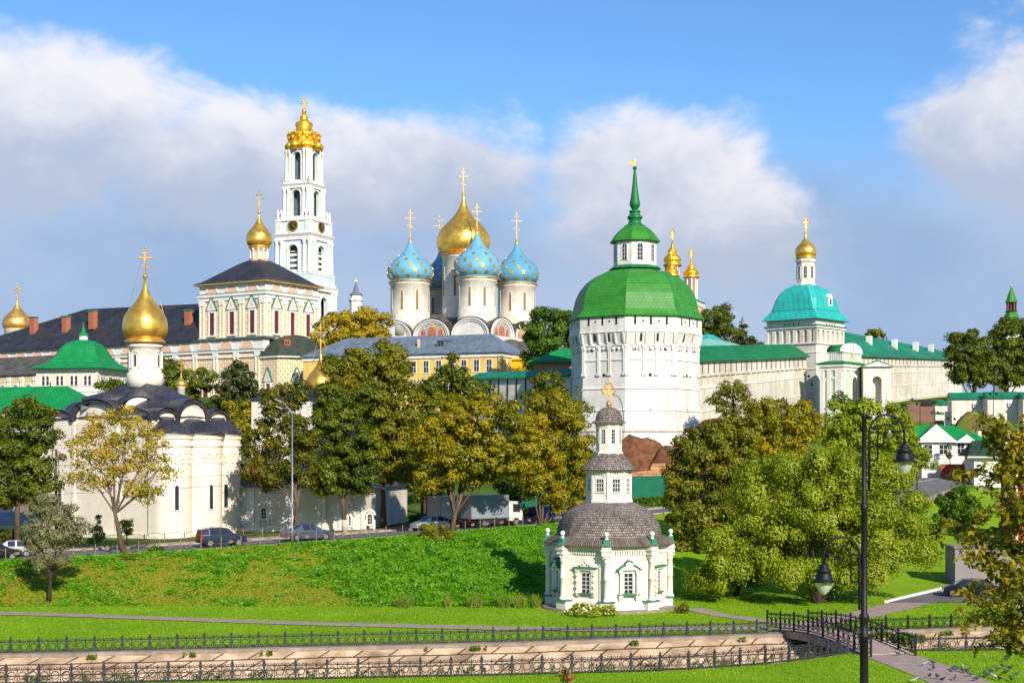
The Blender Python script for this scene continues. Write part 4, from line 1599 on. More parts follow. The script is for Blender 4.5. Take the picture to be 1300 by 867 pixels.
    # drums and domes
    blue = mat('blue_painted_dome', (0.10, 0.335, 0.53), (0.16, 0.40, 0.54), 0.35, 8, 0.5, spec=0.35, bump=.1)
    bluedark = mat('blue_worn_dome', (0.09, 0.31, 0.49), (0.08, 0.20, 0.26), 0.5, 9, 0.55, spec=0.3, bump=.15, lo=.28, hi=.42)

    def dome(lx, ly, py_drum0, py_drum1, py_tip, py_cross, rd, rb, m, stars=True, wins=True):
        zz = lambda p: z(p, lx, ly)
        mb = MB(); mb.smooth = True
        z0, z1 = zz(py_drum0), zz(py_drum1)
        mb.lathe([(rd * 1.02, z0 - 5), (rd * 1.02, z0 + .3), (rd, z0 + .4), (rd, z1 - .7), (rd * 1.03, z1 - .6), (rd * 1.06, z1)], 32, (lx, ly))
        dr = mb.build('drum', M['white'], t)
        mb = MB(); mb.smooth = True
        mb.lathe([(rd * 1.06, z1 + .01), (rd * 1.13, z1 + .2), (rd * 1.1, z1 + .45), (rd * .9, z1 + .6)], 32, (lx, ly))
        mb.build('gold_band', M['gold_dull'], dr)
        if wins:
            for k in range(8):
                a = R(360 / 8 * k + 8)
                window(dr, T(lx, ly) @ RZ(a) @ T(0, -rd * .995), 0, z0 + (z1 - z0) * .22, .75, (z1 - z0) * .55, True, .16, .1, 'trim', 'fence_brown', (0, 0), False)
        mb = MB()
        h = zz(py_tip) - z1
        mb.slot = 0
        if stars:
            mb.lathe([(rb * .80, z1 + .3), (rb * .84, z1 + .9), (rb * .86, z1 + 1.2)], 32, (lx, ly))
        pts = onion(mb, (lx, ly), z1 + .4, rb, h - .4)
        if stars:
            mb.slot = 1
            rows = [(.10, 13), (.22, 12), (.34, 11), (.47, 9), (.60, 7)]
            for ri, (hf, n) in enumerate(rows):
                # find the radius at this height
                for (a0, b0), (a1, b1) in zip(pts, pts[1:]):
                    if b0 <= hf <= b1:
                        f = (hf - b0) / (b1 - b0); rr = rb * (a0 + (a1 - a0) * f)
                        slope = math.atan2((a1 - a0) * rb, (b1 - b0) * (h - .4)); break
                for k in range(n):
                    a = 2 * math.pi * (k + .5 * (ri % 2)) / n
                    sz = .56 if ri < 4 else .44
                    Mx = T(lx, ly) @ RZ(a) @ T(0, -rr, z1 + .4 + hf * (h - .4)) @ Matrix.Rotation(slope, 4, 'X')
                    sv_ = mb.M; mb.M = Mx
                    P = []
                    for q in range(10):
                        aa = math.pi * q / 5 + HALF
                        r2 = sz * (1.25 if q % 2 == 0 else .7)
                        P.append((r2 * math.cos(aa), r2 * math.sin(aa)))
                    mb.exxz(P, -.09, .12)
                    mb.M = sv_
            mb.slot = 0
        mb.build('dome', [m, M['gold']], t)
        if stars:
            mb = MB(); mb.smooth = True
            mb.lathe([(.62, z1 + h * .86), (.5, z1 + h * .93), (.34, z1 + h * 1.0)], 12, (lx, ly))
            mb.build('gilt_tip', M['gold'], t)
        hc = zz(py_cross) - zz(py_tip)
        st = None if stars else [(-3.2, 0, z1 + h * .55), (3.2, 0, z1 + h * .55)]
        cross_mb((lx, ly), zz(py_tip) - .2, hc, .55 if not stars else .38, C.face(0), thick=.105, stays=st).build('cross', M['gold_dull'], t)

    dome(-14, 13.5, 392, 326, 248, 212, 6.0, 7.7, M['gold'], False)
    dome(-29, 25, 408, 371, 316, 272, 5.0, 6.4, blue)
    dome(-3, 25, 406, 363, 305, 268, 5.4, 6.5, bluedark)
    dome(-27, 5.8, 405, 360, 302, 264, 5.6, 6.6, blue)
    dome(-5, 5.8, 400, 356, 291, 257, 5.35, 6.65, blue)
    # low apse roofs at the right foot
    mb = MB(); mb.smooth = True
    for yy, r in ((8, 4.2), (15, 4.6)):
        mb.lathe([(r, z(470)), (r, z(450)), (r * .95, z(442)), (r * .7, z(434)), (r * .35, z(430)), (.1, z(429))], 20, (XB + 2.0, yy))
    mb.build('apse_roofs', M['roof_brown'], t)


cathedral()

# ------------------------------------------------------------------ yellow building
def yellow_building():
    C = Corner('yellow_building', 'long yellow two-storey building under a blue-grey hipped metal roof', 'building', 636, 300, -22)
    t, z = C.t, C.z_of
    LA, LB = C.along(385, 'A'), C.along(667, 'B')
    ze = z(447)
    mb = MB(); mb.box(-LA, 0, 0, LB, 0, ze); mb.build('wall', M['yellow'], t)
    mb = MB()
    mb.box(-LA - .25, .25, -.25, LB + .25, ze - .9, ze - .02)
    mb.box(-LA - .12, .12, -.12, LB + .12, z(483) - .5, z(483))
    build_each(mb, 'cornice', M['trim'], t)
    mb = MB()
    zt = z(424, -6, LB / 2)
    hx = LB / 2
    mb.add([(-LA - .8, -.8, ze), (.8, -.8, ze), (.8, LB + .8, ze), (-LA - .8, LB + .8, ze), (-LA + hx, LB / 2, zt), (-5, LB / 2, zt)],
           [(0, 1, 5, 4), (1, 2, 5), (2, 3, 4, 5), (3, 0, 4), (0, 3, 2, 1)])
    # standing seams
    for i in range(int(LA / 1.6)):
        x = -LA + i * 1.6
        top = min(1.0, max(.05, (x + LA + .8) / (hx + .8)), max(.05, (0.8 - x) / 5.8))
        mb.add([(x - .04, -.8, ze + .01), (x + .04, -.8, ze + .01), (x + .04, -.8 + (LB / 2 + .8) * top, ze + (zt - ze) * top + .01), (x - .04, -.8 + (LB / 2 + .8) * top, ze + (zt - ze) * top + .01),
                (x, -.8, ze + .12), (x, -.8 + (LB / 2 + .8) * top, ze + (zt - ze) * top + .12)], [(0, 4, 5, 3), (1, 2, 5, 4), (0, 1, 4)])
    mb.build('roof', M['roof_grey'], t)
    A, B = fm(0), fm(HALF)
    x = -1.9
    for px in (621, 605, 589, 573, 557, 541, 525, 509, 493, 470, 450, 430, 410):
        L = C.along(px, 'A')
        window(t, A, -L, z(471), 1.15, 2.5, False, .18, .08, 'trim', 'glass', (1, 1))
        if px > 500: window(t, A, -L, z(494), 1.15, 2.3, False, .18, .08, 'trim', 'glass', (1, 1))
    window(t, B, 3.0, z(471), .7, 2.6, False, .15, .08, 'trim', 'trim', (0, 0))
    # strong yellow boxed stair at the right end
    mb = MB(); mb.box(.02, 5.4, LB * .45, LB * 1.25, 0, z(455)); st = mb.build('stair_block', M['yellow_hot'], t)
    mb = MB(); mb.box(-.2, 5.8, LB * .42, LB * 1.28, z(455), z(452.5)); mb.build('stair_roof', M['yellow_hot'], st)
    # dormer and vent pipe
    xd = -C.along(555, 'A')
    b = MB(T(xd, 2.2, ze + (zt - ze) * .33)); b.box(-.95, .95, -.4, 2.6, 0, 1.5); b.exxz([(-1.15, 1.5), (1.15, 1.5), (0, 2.1)], -.6, 2.6)
    d = b.build('dormer', M['roof_grey'], t)
    b = MB(T(xd, 2.2, ze + (zt - ze) * .33)); b.box(-.7, -.06, -.45, -.4, .25, 1.3); b.box(.06, .7, -.45, -.4, .25, 1.3); b.build('pane', M['glass'], d)
    for px in (526,):
        b = MB(T(-C.along(px, 'A'), 2.2, ze + (zt - ze) * .3)); b.box(-.25, .25, -.25, .25, 0, 2.1); b.build('vent_pipe', M['peach'], t)
    b = MB(); b.smooth = True
    b.tube([(-.6, -.3, ze - .2), (-.6, -.12, ze - 1.2), (-.6, -.12, 0.5)], .1, 6)
    b.build('drainpipe', M['galv'], t)


yellow_building()


# ------------------------------------------------------------------ lesser churches behind
def small_spire():
    Y = 480
    X = xat(452, Y)
    zb = 30
    t = thing('spire_turret', 'tiny white spire far behind, between the bell tower and the yellow-leaved tree', 'spire', (X, Y, zb), R(10))
    z = lambda p: zat(p, Y) - zb
    mb = MB(); mb.lathe([(2.2, 0), (2.2, z(383)), (2.6, z(382)), (2.6, z(380)), (1.9, z(379)), (1.9, z(374.5))], 8); mb.build('drum', M['trim'], t)
    mb = MB(); mb.lathe([(2.35, z(374.6)), (2.1, z(373.5)), (1.1, z(371)), (.8, z(367)), (.85, z(366)), (.5, z(364)), (.18, z(358))], 8); mb.build('spire', M['roof_grey'], t)
    mb = MB(); mb.box(-.5, .5, -.1, .1, z(357.6), z(355.6)); mb.box(-.08, .08, -.08, .08, z(358.5), z(354)); mb.build('weather_vane', M['gold'], t)


small_spire()


def far_gold_church():
    Y = 445
    X = xat(22, Y)
    zb = 24
    t = thing('domed_church', 'far gold dome rising behind the left end of the dark hall roof', 'church', (X, Y, zb), R(-30))
    z = lambda p: zat(p, Y) - zb
    mb = MB(); mb.box(-7, 7, -7, 7, 0, z(440)); mb.build('wall', M['white'], t)
    mb = MB(); mb.smooth = True
    mb.lathe([(3.9, z(441)), (3.9, z(420)), (4.2, z(419))], 24); mb.build('drum', M['white'], t)
    mb = MB(); onion(mb, (0, 0), z(419.5), 4.6, z(380) - z(419.5)); mb.build('dome', M['gold_dull'], t)
    cross_mb((0, 0), z(381), z(361) - z(381), .45, R(30), thick=.15).build('cross', M['gold_dull'], t)
    mb = MB(); mb.lathe([(1.3, z(432)), (1.5, z(421)), (1.2, z(412)), (.6, z(405)), (.15, z(399))], 12, (-5, 2)); mb.build('side_cupola', M['gold_dull'], t)


far_gold_church()


def baroque_church():
    Y = 420
    X = xat(864, Y)
    zb = 26
    t = thing('baroque_church', 'pink and white church crowned by tiered gold cupolas behind the great green-domed tower', 'church', (X, Y, zb), R(-20))
    z = lambda p: zat(p, Y) - zb
    s = F / Y
    mb = MB(); mb.box(-6.5, 5.8, -5, 6, 0, z(384)); mb.build('wall', M['peach'], t)
    mb = MB(); mb.frus(-7, 6.4, -5.6, 6.6, z(384), -5, 4.5, -3.5, 4.5, z(377)); mb.build('roof', M['roof_pale'], t)
    mb = MB(); mb.box(-6.7, 6.0, -5.2, 6.2, z(390), z(384) - .02); mb.build('cornice', M['trim'], t)
    def cup(lx, ly, pd0, pd1, ptip, pcr, r):
        mb = MB(); mb.smooth = True
        z0, z1 = z(pd0), z(pd1)
        mb.lathe([(r * .86, z0), (r * .86, z1 - .4), (r * 1.0, z1 - .3), (r * 1.05, z1)], 16, (lx, ly))
        d = mb.build('drum', M['pink'], t)
        mb = MB()
        for k in range(8):
            a = k * math.pi / 4 + .3
            mb.lathe([(.26, z0), (.26, z1 - .2)], 6, (lx + r * .88 * math.sin(a), ly - r * .88 * math.cos(a)))
        mb.build('drum_columns', M['trim'], d)
        mb = MB(); mb.smooth = True
        h = z(ptip) - z1
        mb.lathe([(r * 1.2, z1 + .01), (r * 1.25, z1 + h * .06), (r * .95, z1 + h * .12), (r * 1.15, z1 + h * .20), (r * 1.18, z1 + h * .27), (r * .95, z1 + h * .38), (r * .62, z1 + h * .46), (r * .45, z1 + h * .5),
                  (r * .62, z1 + h * .55), (r * .58, z1 + h * .62), (r * .3, z1 + h * .7), (r * .2, z1 + h * .8), (.1, z1 + h)], 20, (lx, ly))
        mb.build('cupola', M['gold_rich'], t)
        cross_mb((lx, ly), z(ptip) - .2, z(pcr) - z(ptip), .3, R(20), thick=.16).build('cross', M['gold_rich'], t)
    cup(-3.2, 3.0, 362, 336, 303, 288, 2.25)
    cup(-2.2, -2.5, 372, 352, 330, 318, 1.95)
    cup(3.4, -1.0, 380, 354, 330, 318, 1.95)


baroque_church()


def green_pavilion():
    Y = 315
    X = xat(106, Y)
    zb = 14
    t = thing('pavilion', 'white pavilion under a bright green bell-shaped roof, by the golden onion dome', 'pavilion', (X, Y, zb), R(-12))
    z = lambda p: zat(p, Y) - zb
    w = 7.3
    mb = MB(); mb.box(-w, w, -w, w, 0, z(470)); mb.build('wall', M['white'], t)
    mb = MB()
    mb.box(-w - .2, w + .2, -w - .2, w + .2, z(473), z(470) + .02)
    mb.box(-w - .15, w + .15, -w - .15, w + .15, z(499), z(496)); build_each(mb, 'cornice', M['trim'], t)
    mb = MB()
    pr = [(1.17, 469.8), (1.02, 466.5), (.82, 461), (.70, 455), (.63, 450), (.58, 445), (.51, 440), (.39, 435.5), (.2, 432)]
    # eight-sided shoulders
    rings8 = []
    for f, p in pr:
        q = w * f * 1.04; c = q * (.12 + .35 * (1.17 - f))
        rings8.append([(-q + c, -q, z(p)), (q - c, -q, z(p)), (q, -q + c, z(p)), (q, q - c, z(p)), (q - c, q, z(p)), (-q + c, q, z(p)), (-q, q - c, z(p)), (-q, -q + c, z(p))])
    mb.loft(rings8); mb.build('roof', M['roof_bright'], t)
    mb = MB(); mb.lathe([(.95, z(432)), (.95, z(426.5)), (1.1, z(426))], 10); mb.build('lantern', M['trim'], t)
    mb = MB(); mb.lathe([(1.25, z(426)), (.9, z(424)), (.45, z(421)), (.2, z(415)), (.06, z(409))], 10); mb.build('finial', M['roof_bright'], t)
    for Mx in (fm(0, 0, -w), fm(HALF, w, 0)):
        for x in (-5, -1.6, 1.8, 5):
            for q in (-.5, .5):
                window(t, Mx, x + q, z(491), .62, 2.1, True, .13, .1, 'trim', 'glass', (0, 1))


green_pavilion()


def green_roof_house():
    C = Corner('low_house', 'low house with a broad bright green metal roof at the left edge', 'house', 84, 250, -20)
    t, z = C.t, C.z_of
    LA, LB = C.along(-50, 'A'), 12.0
    mb = MB(); mb.box(-LA, 0, 0, LB, -3, z(522)); mb.build('wall', M['white'], t)
    mb = MB()
    ze, zt = z(522), z(490, -4, 6)
    mb.add([(-LA - .5, -.7, ze), (1.8, -.7, ze), (1.8, LB + .7, ze), (-LA - .5, LB + .7, ze), (-LA, LB / 2, zt), (-4.3, LB / 2, zt)],
           [(0, 1, 5, 4), (1, 2, 5), (2, 3, 4, 5), (3, 0, 4), (0, 3, 2, 1)])
    for i in range(int(LA / .9)):
        x = -LA + i * .9
        top = min(1.0, max(.05, (1.8 - x) / 6.1))
        y1, z1 = -.7 + (LB / 2 + .7) * top, ze + (zt - ze) * top
        mb.add([(x - .03, -.7, ze), (x + .03, -.7, ze), (x + .03, y1, z1), (x - .03, y1, z1), (x, -.7, ze + .09), (x, y1, z1 + .09)], [(0, 4, 5, 3), (1, 2, 5, 4)])
    mb.build('roof', M['roof_bright'], t)
    mb = MB(); mb.smooth = True; mb.lathe([(.12, z(491, -9, 6) - .6), (.12, z(487, -9, 6)), (.3, z(486.7, -9, 6)), (.05, z(485.5, -9, 6))], 8, (-LA * .35, LB / 2)); mb.build('vent', M['greentrim'], t)
    for i in range(5):
        window(t, fm(0), -2.5 - i * 3.6, z(540), 1.2, 1.9, False, .15, .08, 'trim', 'glass', (1, 1))


green_roof_house()


def far_green_spire():
    Y = 430
    X = xat(1284, Y)
    zb = 28
    t = thing('corner_turret', 'slim green spire with an open lantern above the dark trees at the right', 'spire', (X, Y, zb), R(12))
    z = lambda p: zat(p, Y) - zb
    mb = MB(); mb.lathe([(5.5, 0), (5.5, z(425))], 8); mb.build('wall', M['white'], t)
    mb = MB(); mb.lathe([(6, z(425)), (4, z(417)), (2.6, z(408)), (2.0, z(399)), (1.5, z(396.5)), (2.0, z(395.5))], 8); mb.build('roof', M['tile_green'], t)
    mb = MB()
    for k in range(8):
        a = k * math.pi / 4
        mb.lathe([(.18, z(396)), (.18, z(384))], 6, (1.35 * math.sin(a), -1.35 * math.cos(a)))
    mb.lathe([(.8, z(396)), (.8, z(384))], 8); mb.build('lantern', M['redwood'], t)
    mb = MB(); mb.lathe([(1.95, z(384)), (1.7, z(382)), (.9, z(373)), (.3, z(366)), (.1, z(364))], 8); mb.build('spire', M['tile_green'], t)
    mb = MB(); mb.smooth = True; mb.ball((0, 0, z(363)), .35); mb.build('finial', M['gold_dull'], t)


far_green_spire()


# ------------------------------------------------------------------ great green-domed tower
def great_tower():
    Y = 227.0
    X = xat(806, Y)
    zb = 9.0
    t = thing('fortress_tower', 'huge white octagonal fortress tower under a bright green tiled dome and spire', 'tower', (X, Y, zb), 0)
    z = lambda p: zat(p, Y) - zb
    ph = R(-13)
    c8 = math.cos(math.pi / 8)
    mb = MB()
    mb.lathe([(11.0, 0), (10.9, z(551)), (10.75, z(549)), (10.45, z(548.5)), (10.30, z(524)), (10.44, z(523.5)), (10.44, z(522)), (10.26, z(521.6)), (10.2, z(497)), (10.34, z(496.5)), (10.34, z(495)),
              (10.16, z(494.6)), (10.1, z(462)), (10.26, z(461.5)), (10.26, z(460)), (10.1, z(459.6)), (10.1, z(444)), (10.3, z(443.5)), (10.3, z(441.5)), (10.16, z(441)), (10.66, z(428)), (10.8, z(427.5)),
              (10.8, z(426)), (10.66, z(425.6)), (10.66, z(406))], 8, ph=ph)
    mb.build('wall', M['tower'], t)
    for k in range(8):
        a = ph + R(22.5 + 45 * k)
        apo = lambda r: r * c8
        # pilasters and their brackets
        for x in (-3.7, -1.0, 1.0, 3.7):
            b = MB(fm(a, 0, 0) if False else RZ(a) @ T(0, -apo(10.1)))
            b.box(x - .22, x + .22, -.20, .1, z(478), z(444))
            b.box(x - .36, x + .36, -.28, .1, z(480), z(477))
            b.box(x - .34, x + .34, -.26, .1, z(446), z(443))
            b.build('pilaster', M['tower'], t)
        b = MB(RZ(a) @ T(0, -apo(10.2)))
        # dentils
        for i in range(9):
            x = -3.5 + i * .875
            b.box(x - .12, x + .12, -.22, .1, z(448.5), z(445))
        # ribs of the machicolation
        for i in range(6):
            x = -3.75 + i * 1.5
            b.loft([[(x - .12, -.25, z(441)), (x + .12, -.25, z(441)), (x + .12, .3, z(441)), (x - .12, .3, z(441))], [(x - .12, -.62, z(428)), (x + .12, -.62, z(428)), (x + .12, .3, z(428)), (x - .12, .3, z(428))]])
        b.build('corbels', M['tower'], t)
        b = MB(RZ(a) @ T(0, -apo(10.66)))
        for x in (-2.5, .0, 2.5):
            b.box(x - .17, x + .17, -.015, .1, z(418.5), z(407))
        for x in (-1.25, 1.25):
            b.box(x - .16, x + .16, -.015, .1, z(415), z(413))
        b.M = RZ(a) @ T(0, -apo(10.43))
        for x in (-1.5, 1.1):
            b.loft([[(x - .17, -.0, z(438)), (x + .17, -.0, z(438)), (x + .17, .3, z(438)), (x - .17, .3, z(438))], [(x - .17, -.24, z(429)), (x + .17, -.24, z(429)), (x + .17, .3, z(429)), (x - .17, .3, z(429))]])
        b.M = RZ(a) @ T(0, -apo(10.16))
        for x in (-2.4, 0.05, 2.4):
            b.box(x - .2, x + .2, -.02, .1, z(449.5), z(446.5))
        b.box(-.22, .22, -.04, .1, z(481), z(477.5))
        b.M = RZ(a) @ T(0, -apo(10.32))
        b.box(-.22, .22, -.03, .1, z(524), z(521))
        build_each(b, 'loophole', M['dark'], t)
    b = MB()
    b.lathe([(10.72, z(549.5)), (10.95, z(549)), (10.95, z(547.6)), (10.4, z(547.2))], 8, ph=ph, caps=False)
    b.build('string_course', mat('buff_ledge', (.5, .42, .3), (.34, .28, .2), 1.4, 6, .9), t)
    mb = MB()
    mb.lathe([(10.9, z(408.6)), (11.15, z(407.2)), (10.75, z(404.5)), (10.3, z(399)), (10.05, z(393)), (9.95, z(388)), (9.6, z(378)), (8.95, z(368)), (7.95, z(359)), (6.7, z(352)), (5.4, z(347.5)), (4.3, z(345)), (3.4, z(343.8))], 8, ph=ph)
    mb.build('roof', M['tile_green'], t)
    # lantern
    mb = MB(); mb.lathe([(3.5, z(345)), (4.25, z(342.6)), (4.2, z(341.8)), (3.6, z(338.5))], 8, ph=ph); ln0 = mb.build('lantern_skirt', M['roof_green'], t)
    mb = MB(); mb.lathe([(3.45, z(343.5)), (3.45, z(307.5))], 8, ph=ph); ln = mb.build('lantern', M['tower'], t)
    for k in range(8):
        window(ln, RZ(ph + R(22.5 + 45 * k)) @ T(0, -3.45 * c8), 0, z(333), .85, z(312) - z(333), True, .16, .1, 'trim', 'glass', (1, 3), False)
    mb = MB()
    mb.lathe([(3.9, z(309)), (4.1, z(307.8)), (3.75, z(304)), (3.3, z(299)), (2.75, z(294)), (2.1, z(289.5)), (1.75, z(288.4))], 8, ph=ph); mb.build('lantern_roof', M['tile_green'], t)
    mb = MB(); mb.smooth = False
    mb.lathe([(1.75, z(288.8)), (1.75, z(287.5)), (1.15, z(285)), (.95, z(281)), (1.0, z(279)), (1.25, z(277)), (1.2, z(275)), (.85, z(273)), (.75, z(270.5)), (.95, z(269.5)), (.85, z(267.5)), (.4, z(267)), (.6, z(264.5)), (.85, z(261)),
              (.85, z(258)), (.7, z(253)), (.45, z(238)), (.2, z(216.5)), (.12, z(215.5)), (.3, z(215)), (.38, z(213.5)), (.25, z(212)), (.06, z(211))], 16)
    mb.build('spire', M['roof_green'], t)
    mb = MB(RZ(R(-5)))
    mb.box(-.05, .05, -.05, .05, z(211.5), z(202))
    mb.exxz([(-1.05, z(207.5)), (-.9, z(209)), (-.6, z(207.8)), (-.3, z(209.3)), (0, z(208.6)), (0, z(204.8)), (-.3, z(205.6)), (-.8, z(204.6)), (-.75, z(206))], -.06, .06)
    mb.build('weather_vane', M['gold_rich'], t)


great_tower()


# ------------------------------------------------------------------ fortress walls
def fortress_wall(name, label, A, B, zA, zB, rA, rB, depth, roofm, slots=True, low=2.0, ledges=((.22, .12), (.48, .1), (.72, .12)), over=.7, hA=None):
    """A, B: plan points; zA, zB eave heights; rA, rB ridge heights"""
    A, B = Vector(A), Vector(B)
    d = (B - A); L = d.length; d.normalize()
    nrm = Vector((d.y, -d.x))
    if nrm.y > 0: nrm = -nrm            # outward, towards the viewer
    zbA, zbB = terr(A.x, A.y) - low, terr(B.x, B.y) - low
    t = thing(name, label, 'wall', (A.x, A.y, 0))
    Mx = Matrix(((d.x, -nrm.x, 0, 0), (d.y, -nrm.y, 0, 0), (0, 0, 1, 0), (0, 0, 0, 1)))
    def zl(x, f): return (zbA + (zA - zbA) * f) * (1 - x / L) + (zbB + (zB - zbB) * f) * x / L
    def band(mb, x0, x1, f0, f1, y0, y1, dz0=0, dz1=0):
        v = []
        for x in (x0, x1):
            for f, y, dz in ((f0, y0, dz0), (f0, y1, dz0), (f1, y1, dz1), (f1, y0, dz1)):
                v.append((x, y, zl(x, f) + dz))
        mb.add(v, [(0, 1, 2, 3), (7, 6, 5, 4), (0, 4, 5, 1), (1, 5, 6, 2), (2, 6, 7, 3), (3, 7, 4, 0)])
    mb = MB(Mx)
    n = 6
    for i in range(n):
        band(mb, L * i / n, L * (i + 1) / n, 0, 1, 0, 2.2)
    mb.build('wall', M['wall'], t)
    mb = MB(Mx)
    for f, h in ledges:
        band(mb, 0, L, f, f + h * .12, -.12, .05)
    mb.build('string_course', M['trim'], t)
    if slots:
        mb = MB(Mx); mb2 = MB(Mx)
        k = 0
        x = 1.2
        while x < L - 1:
            band(mb, x, x + .34, .87, .98, -.02, .1)
            k += 1
            x += 2.6
        build_each(mb, 'loophole', M['dark'], t)
        x = .4
        while x < L - 1:
            # sloping machicolation ribs
            z0, z1 = zl(x, .72), zl(x, .845)
            mb2.loft([[(x, -.10, z0), (x + .3, -.10, z0), (x + .3, .1, z0), (x, .1, z0)], [(x, -.28, z1), (x + .3, -.28, z1), (x + .3, .1, z1), (x, .1, z1)]])
            x += 2.6
        band(mb2, 0, L, .845, .86, -.30, .1)
        mb2.build('corbels', M['wall'], t)
    mb = MB(Mx)
    e = over
    v = [(-.0, -e, zA - .05), (L, -e, zB - .05), (L, depth / 2, rB), (0, depth / 2, rA), (0, depth + e, zA - .05), (L, depth + e, zB - .05), (0, -e, zA + .22), (L, -e, zB + .22)]
    mb.add(v, [(0, 1, 7, 6), (6, 7, 2, 3), (3, 2, 5, 4), (0, 6, 3, 4), (1, 5, 2, 7), (0, 4, 5, 1)])
    mb.build('roof', roofm, t)
    return t, Mx, L


A = (xat(880, 229), 229); B = (xat(1024, 280), 280)
fortress_wall('fortress_wall', 'white fortress wall with loopholes joining the great tower and the turquoise-roofed gate tower', A, B, zat(459, 229), zat(453.5, 280), zat(440, 231), zat(437.5, 283), 6.0, M['roof_green'])
A = (xat(1066, 300), 300); B = (xat(1222, 372), 372)
wr, Mx, L = fortress_wall('fortress_wall', 'long white fortress wall running away to the right of the gate tower under a dark green roof', A, B, zat(451.5, 300), zat(457, 372), zat(426, 305) + 2.2, zat(449, 378) + 1.2, 15.0, M['roof_sea'])
for f, s in ((.14, 1.2), (.36, .9), (.56, .9), (.74, .9), (.88, .8)):
    b = MB(Mx @ T(L * f, 5.0, zat(451.5, 300) + (zat(457, 372) - zat(451.5, 300)) * f + (zat(426, 305) - zat(451.5, 300)) * .62 * (1 - f * .6)))
    b.box(-s * .6, s * .6, -.6, .6, -1.5, s * 1.3 + 1.7)
    c = b.build('chimney', M['trim'], wr)
A = (xat(596, 258), 258); B = (xat(724, 240), 240)
wl_, Mx, L = fortress_wall('fortress_wall', 'white monastery wall with a low green roof left of the great tower', A, B, zat(482, 258), zat(478, 240), zat(474, 262), zat(468, 244), 5.0, M['roof_sea'], slots=False, ledges=())
mb = MB(Mx)
for i in range(9):
    x = 1.0 + i * 2.25
    zz = zat(482, 258) + (zat(478, 240) - zat(482, 258)) * x / L
    mb.box(x - .1, x + .1, -.12, .02, zz - 4.5, zz - .1)
build_each(mb, 'post', M['dark'], wl_)


def wall_pavilion():
    Y = 262
    X = xat(712, Y); zb = 14
    t = thing('wall_pavilion', 'small beige building with a green hipped roof peeping out left of the great tower', 'building', (X, Y, zb), R(-8))
    z = lambda p: zat(p, Y) - zb
    mb = MB(); mb.box(-4.6, 6, -4, 4, 0, z(461)); mb.build('wall', M['sand'], t)
    mb = MB(); mb.frus(-6.0, 7, -5.2, 5.2, z(461.5), -.2, 2, -.2, .2, z(443)); mb.build('roof', M['roof_bright'], t)
    mb = MB(); mb.smooth = True; mb.tube([(-5.7, -4.9, z(461)), (-5.4, -4.7, z(464)), (-4.7, -4.2, z(469)), (-4.7, -4.1, 0)], .14, 6); mb.build('drainpipe', M['roof_green'], t)
    Y = 300
    X = xat(905, Y); zb = 18
    t = thing('long_hall', 'pale turquoise-green hall roof rising over the wall beside the great tower', 'building', (X, Y, zb), R(-35))
    z = lambda p: zat(p, Y) - zb
    mb = MB(); mb.box(-6, 5, -5, 8, 0, z(442)); mb.build('wall', M['white'], t)
    mb = MB(); mb.frus(-7, 6, -6, 9, z(442.5), -3, 0, -2.5, 4, z(430)); mb.build('roof', M['roof_pale'], t)
    mb = MB(); mb.frus(-3.3, .3, -2.8, 4.3, z(430.3), -1.5, -1, -.5, 2, z(424)); mb.build('upper_roof', M['roof_teal'], t)


wall_pavilion()


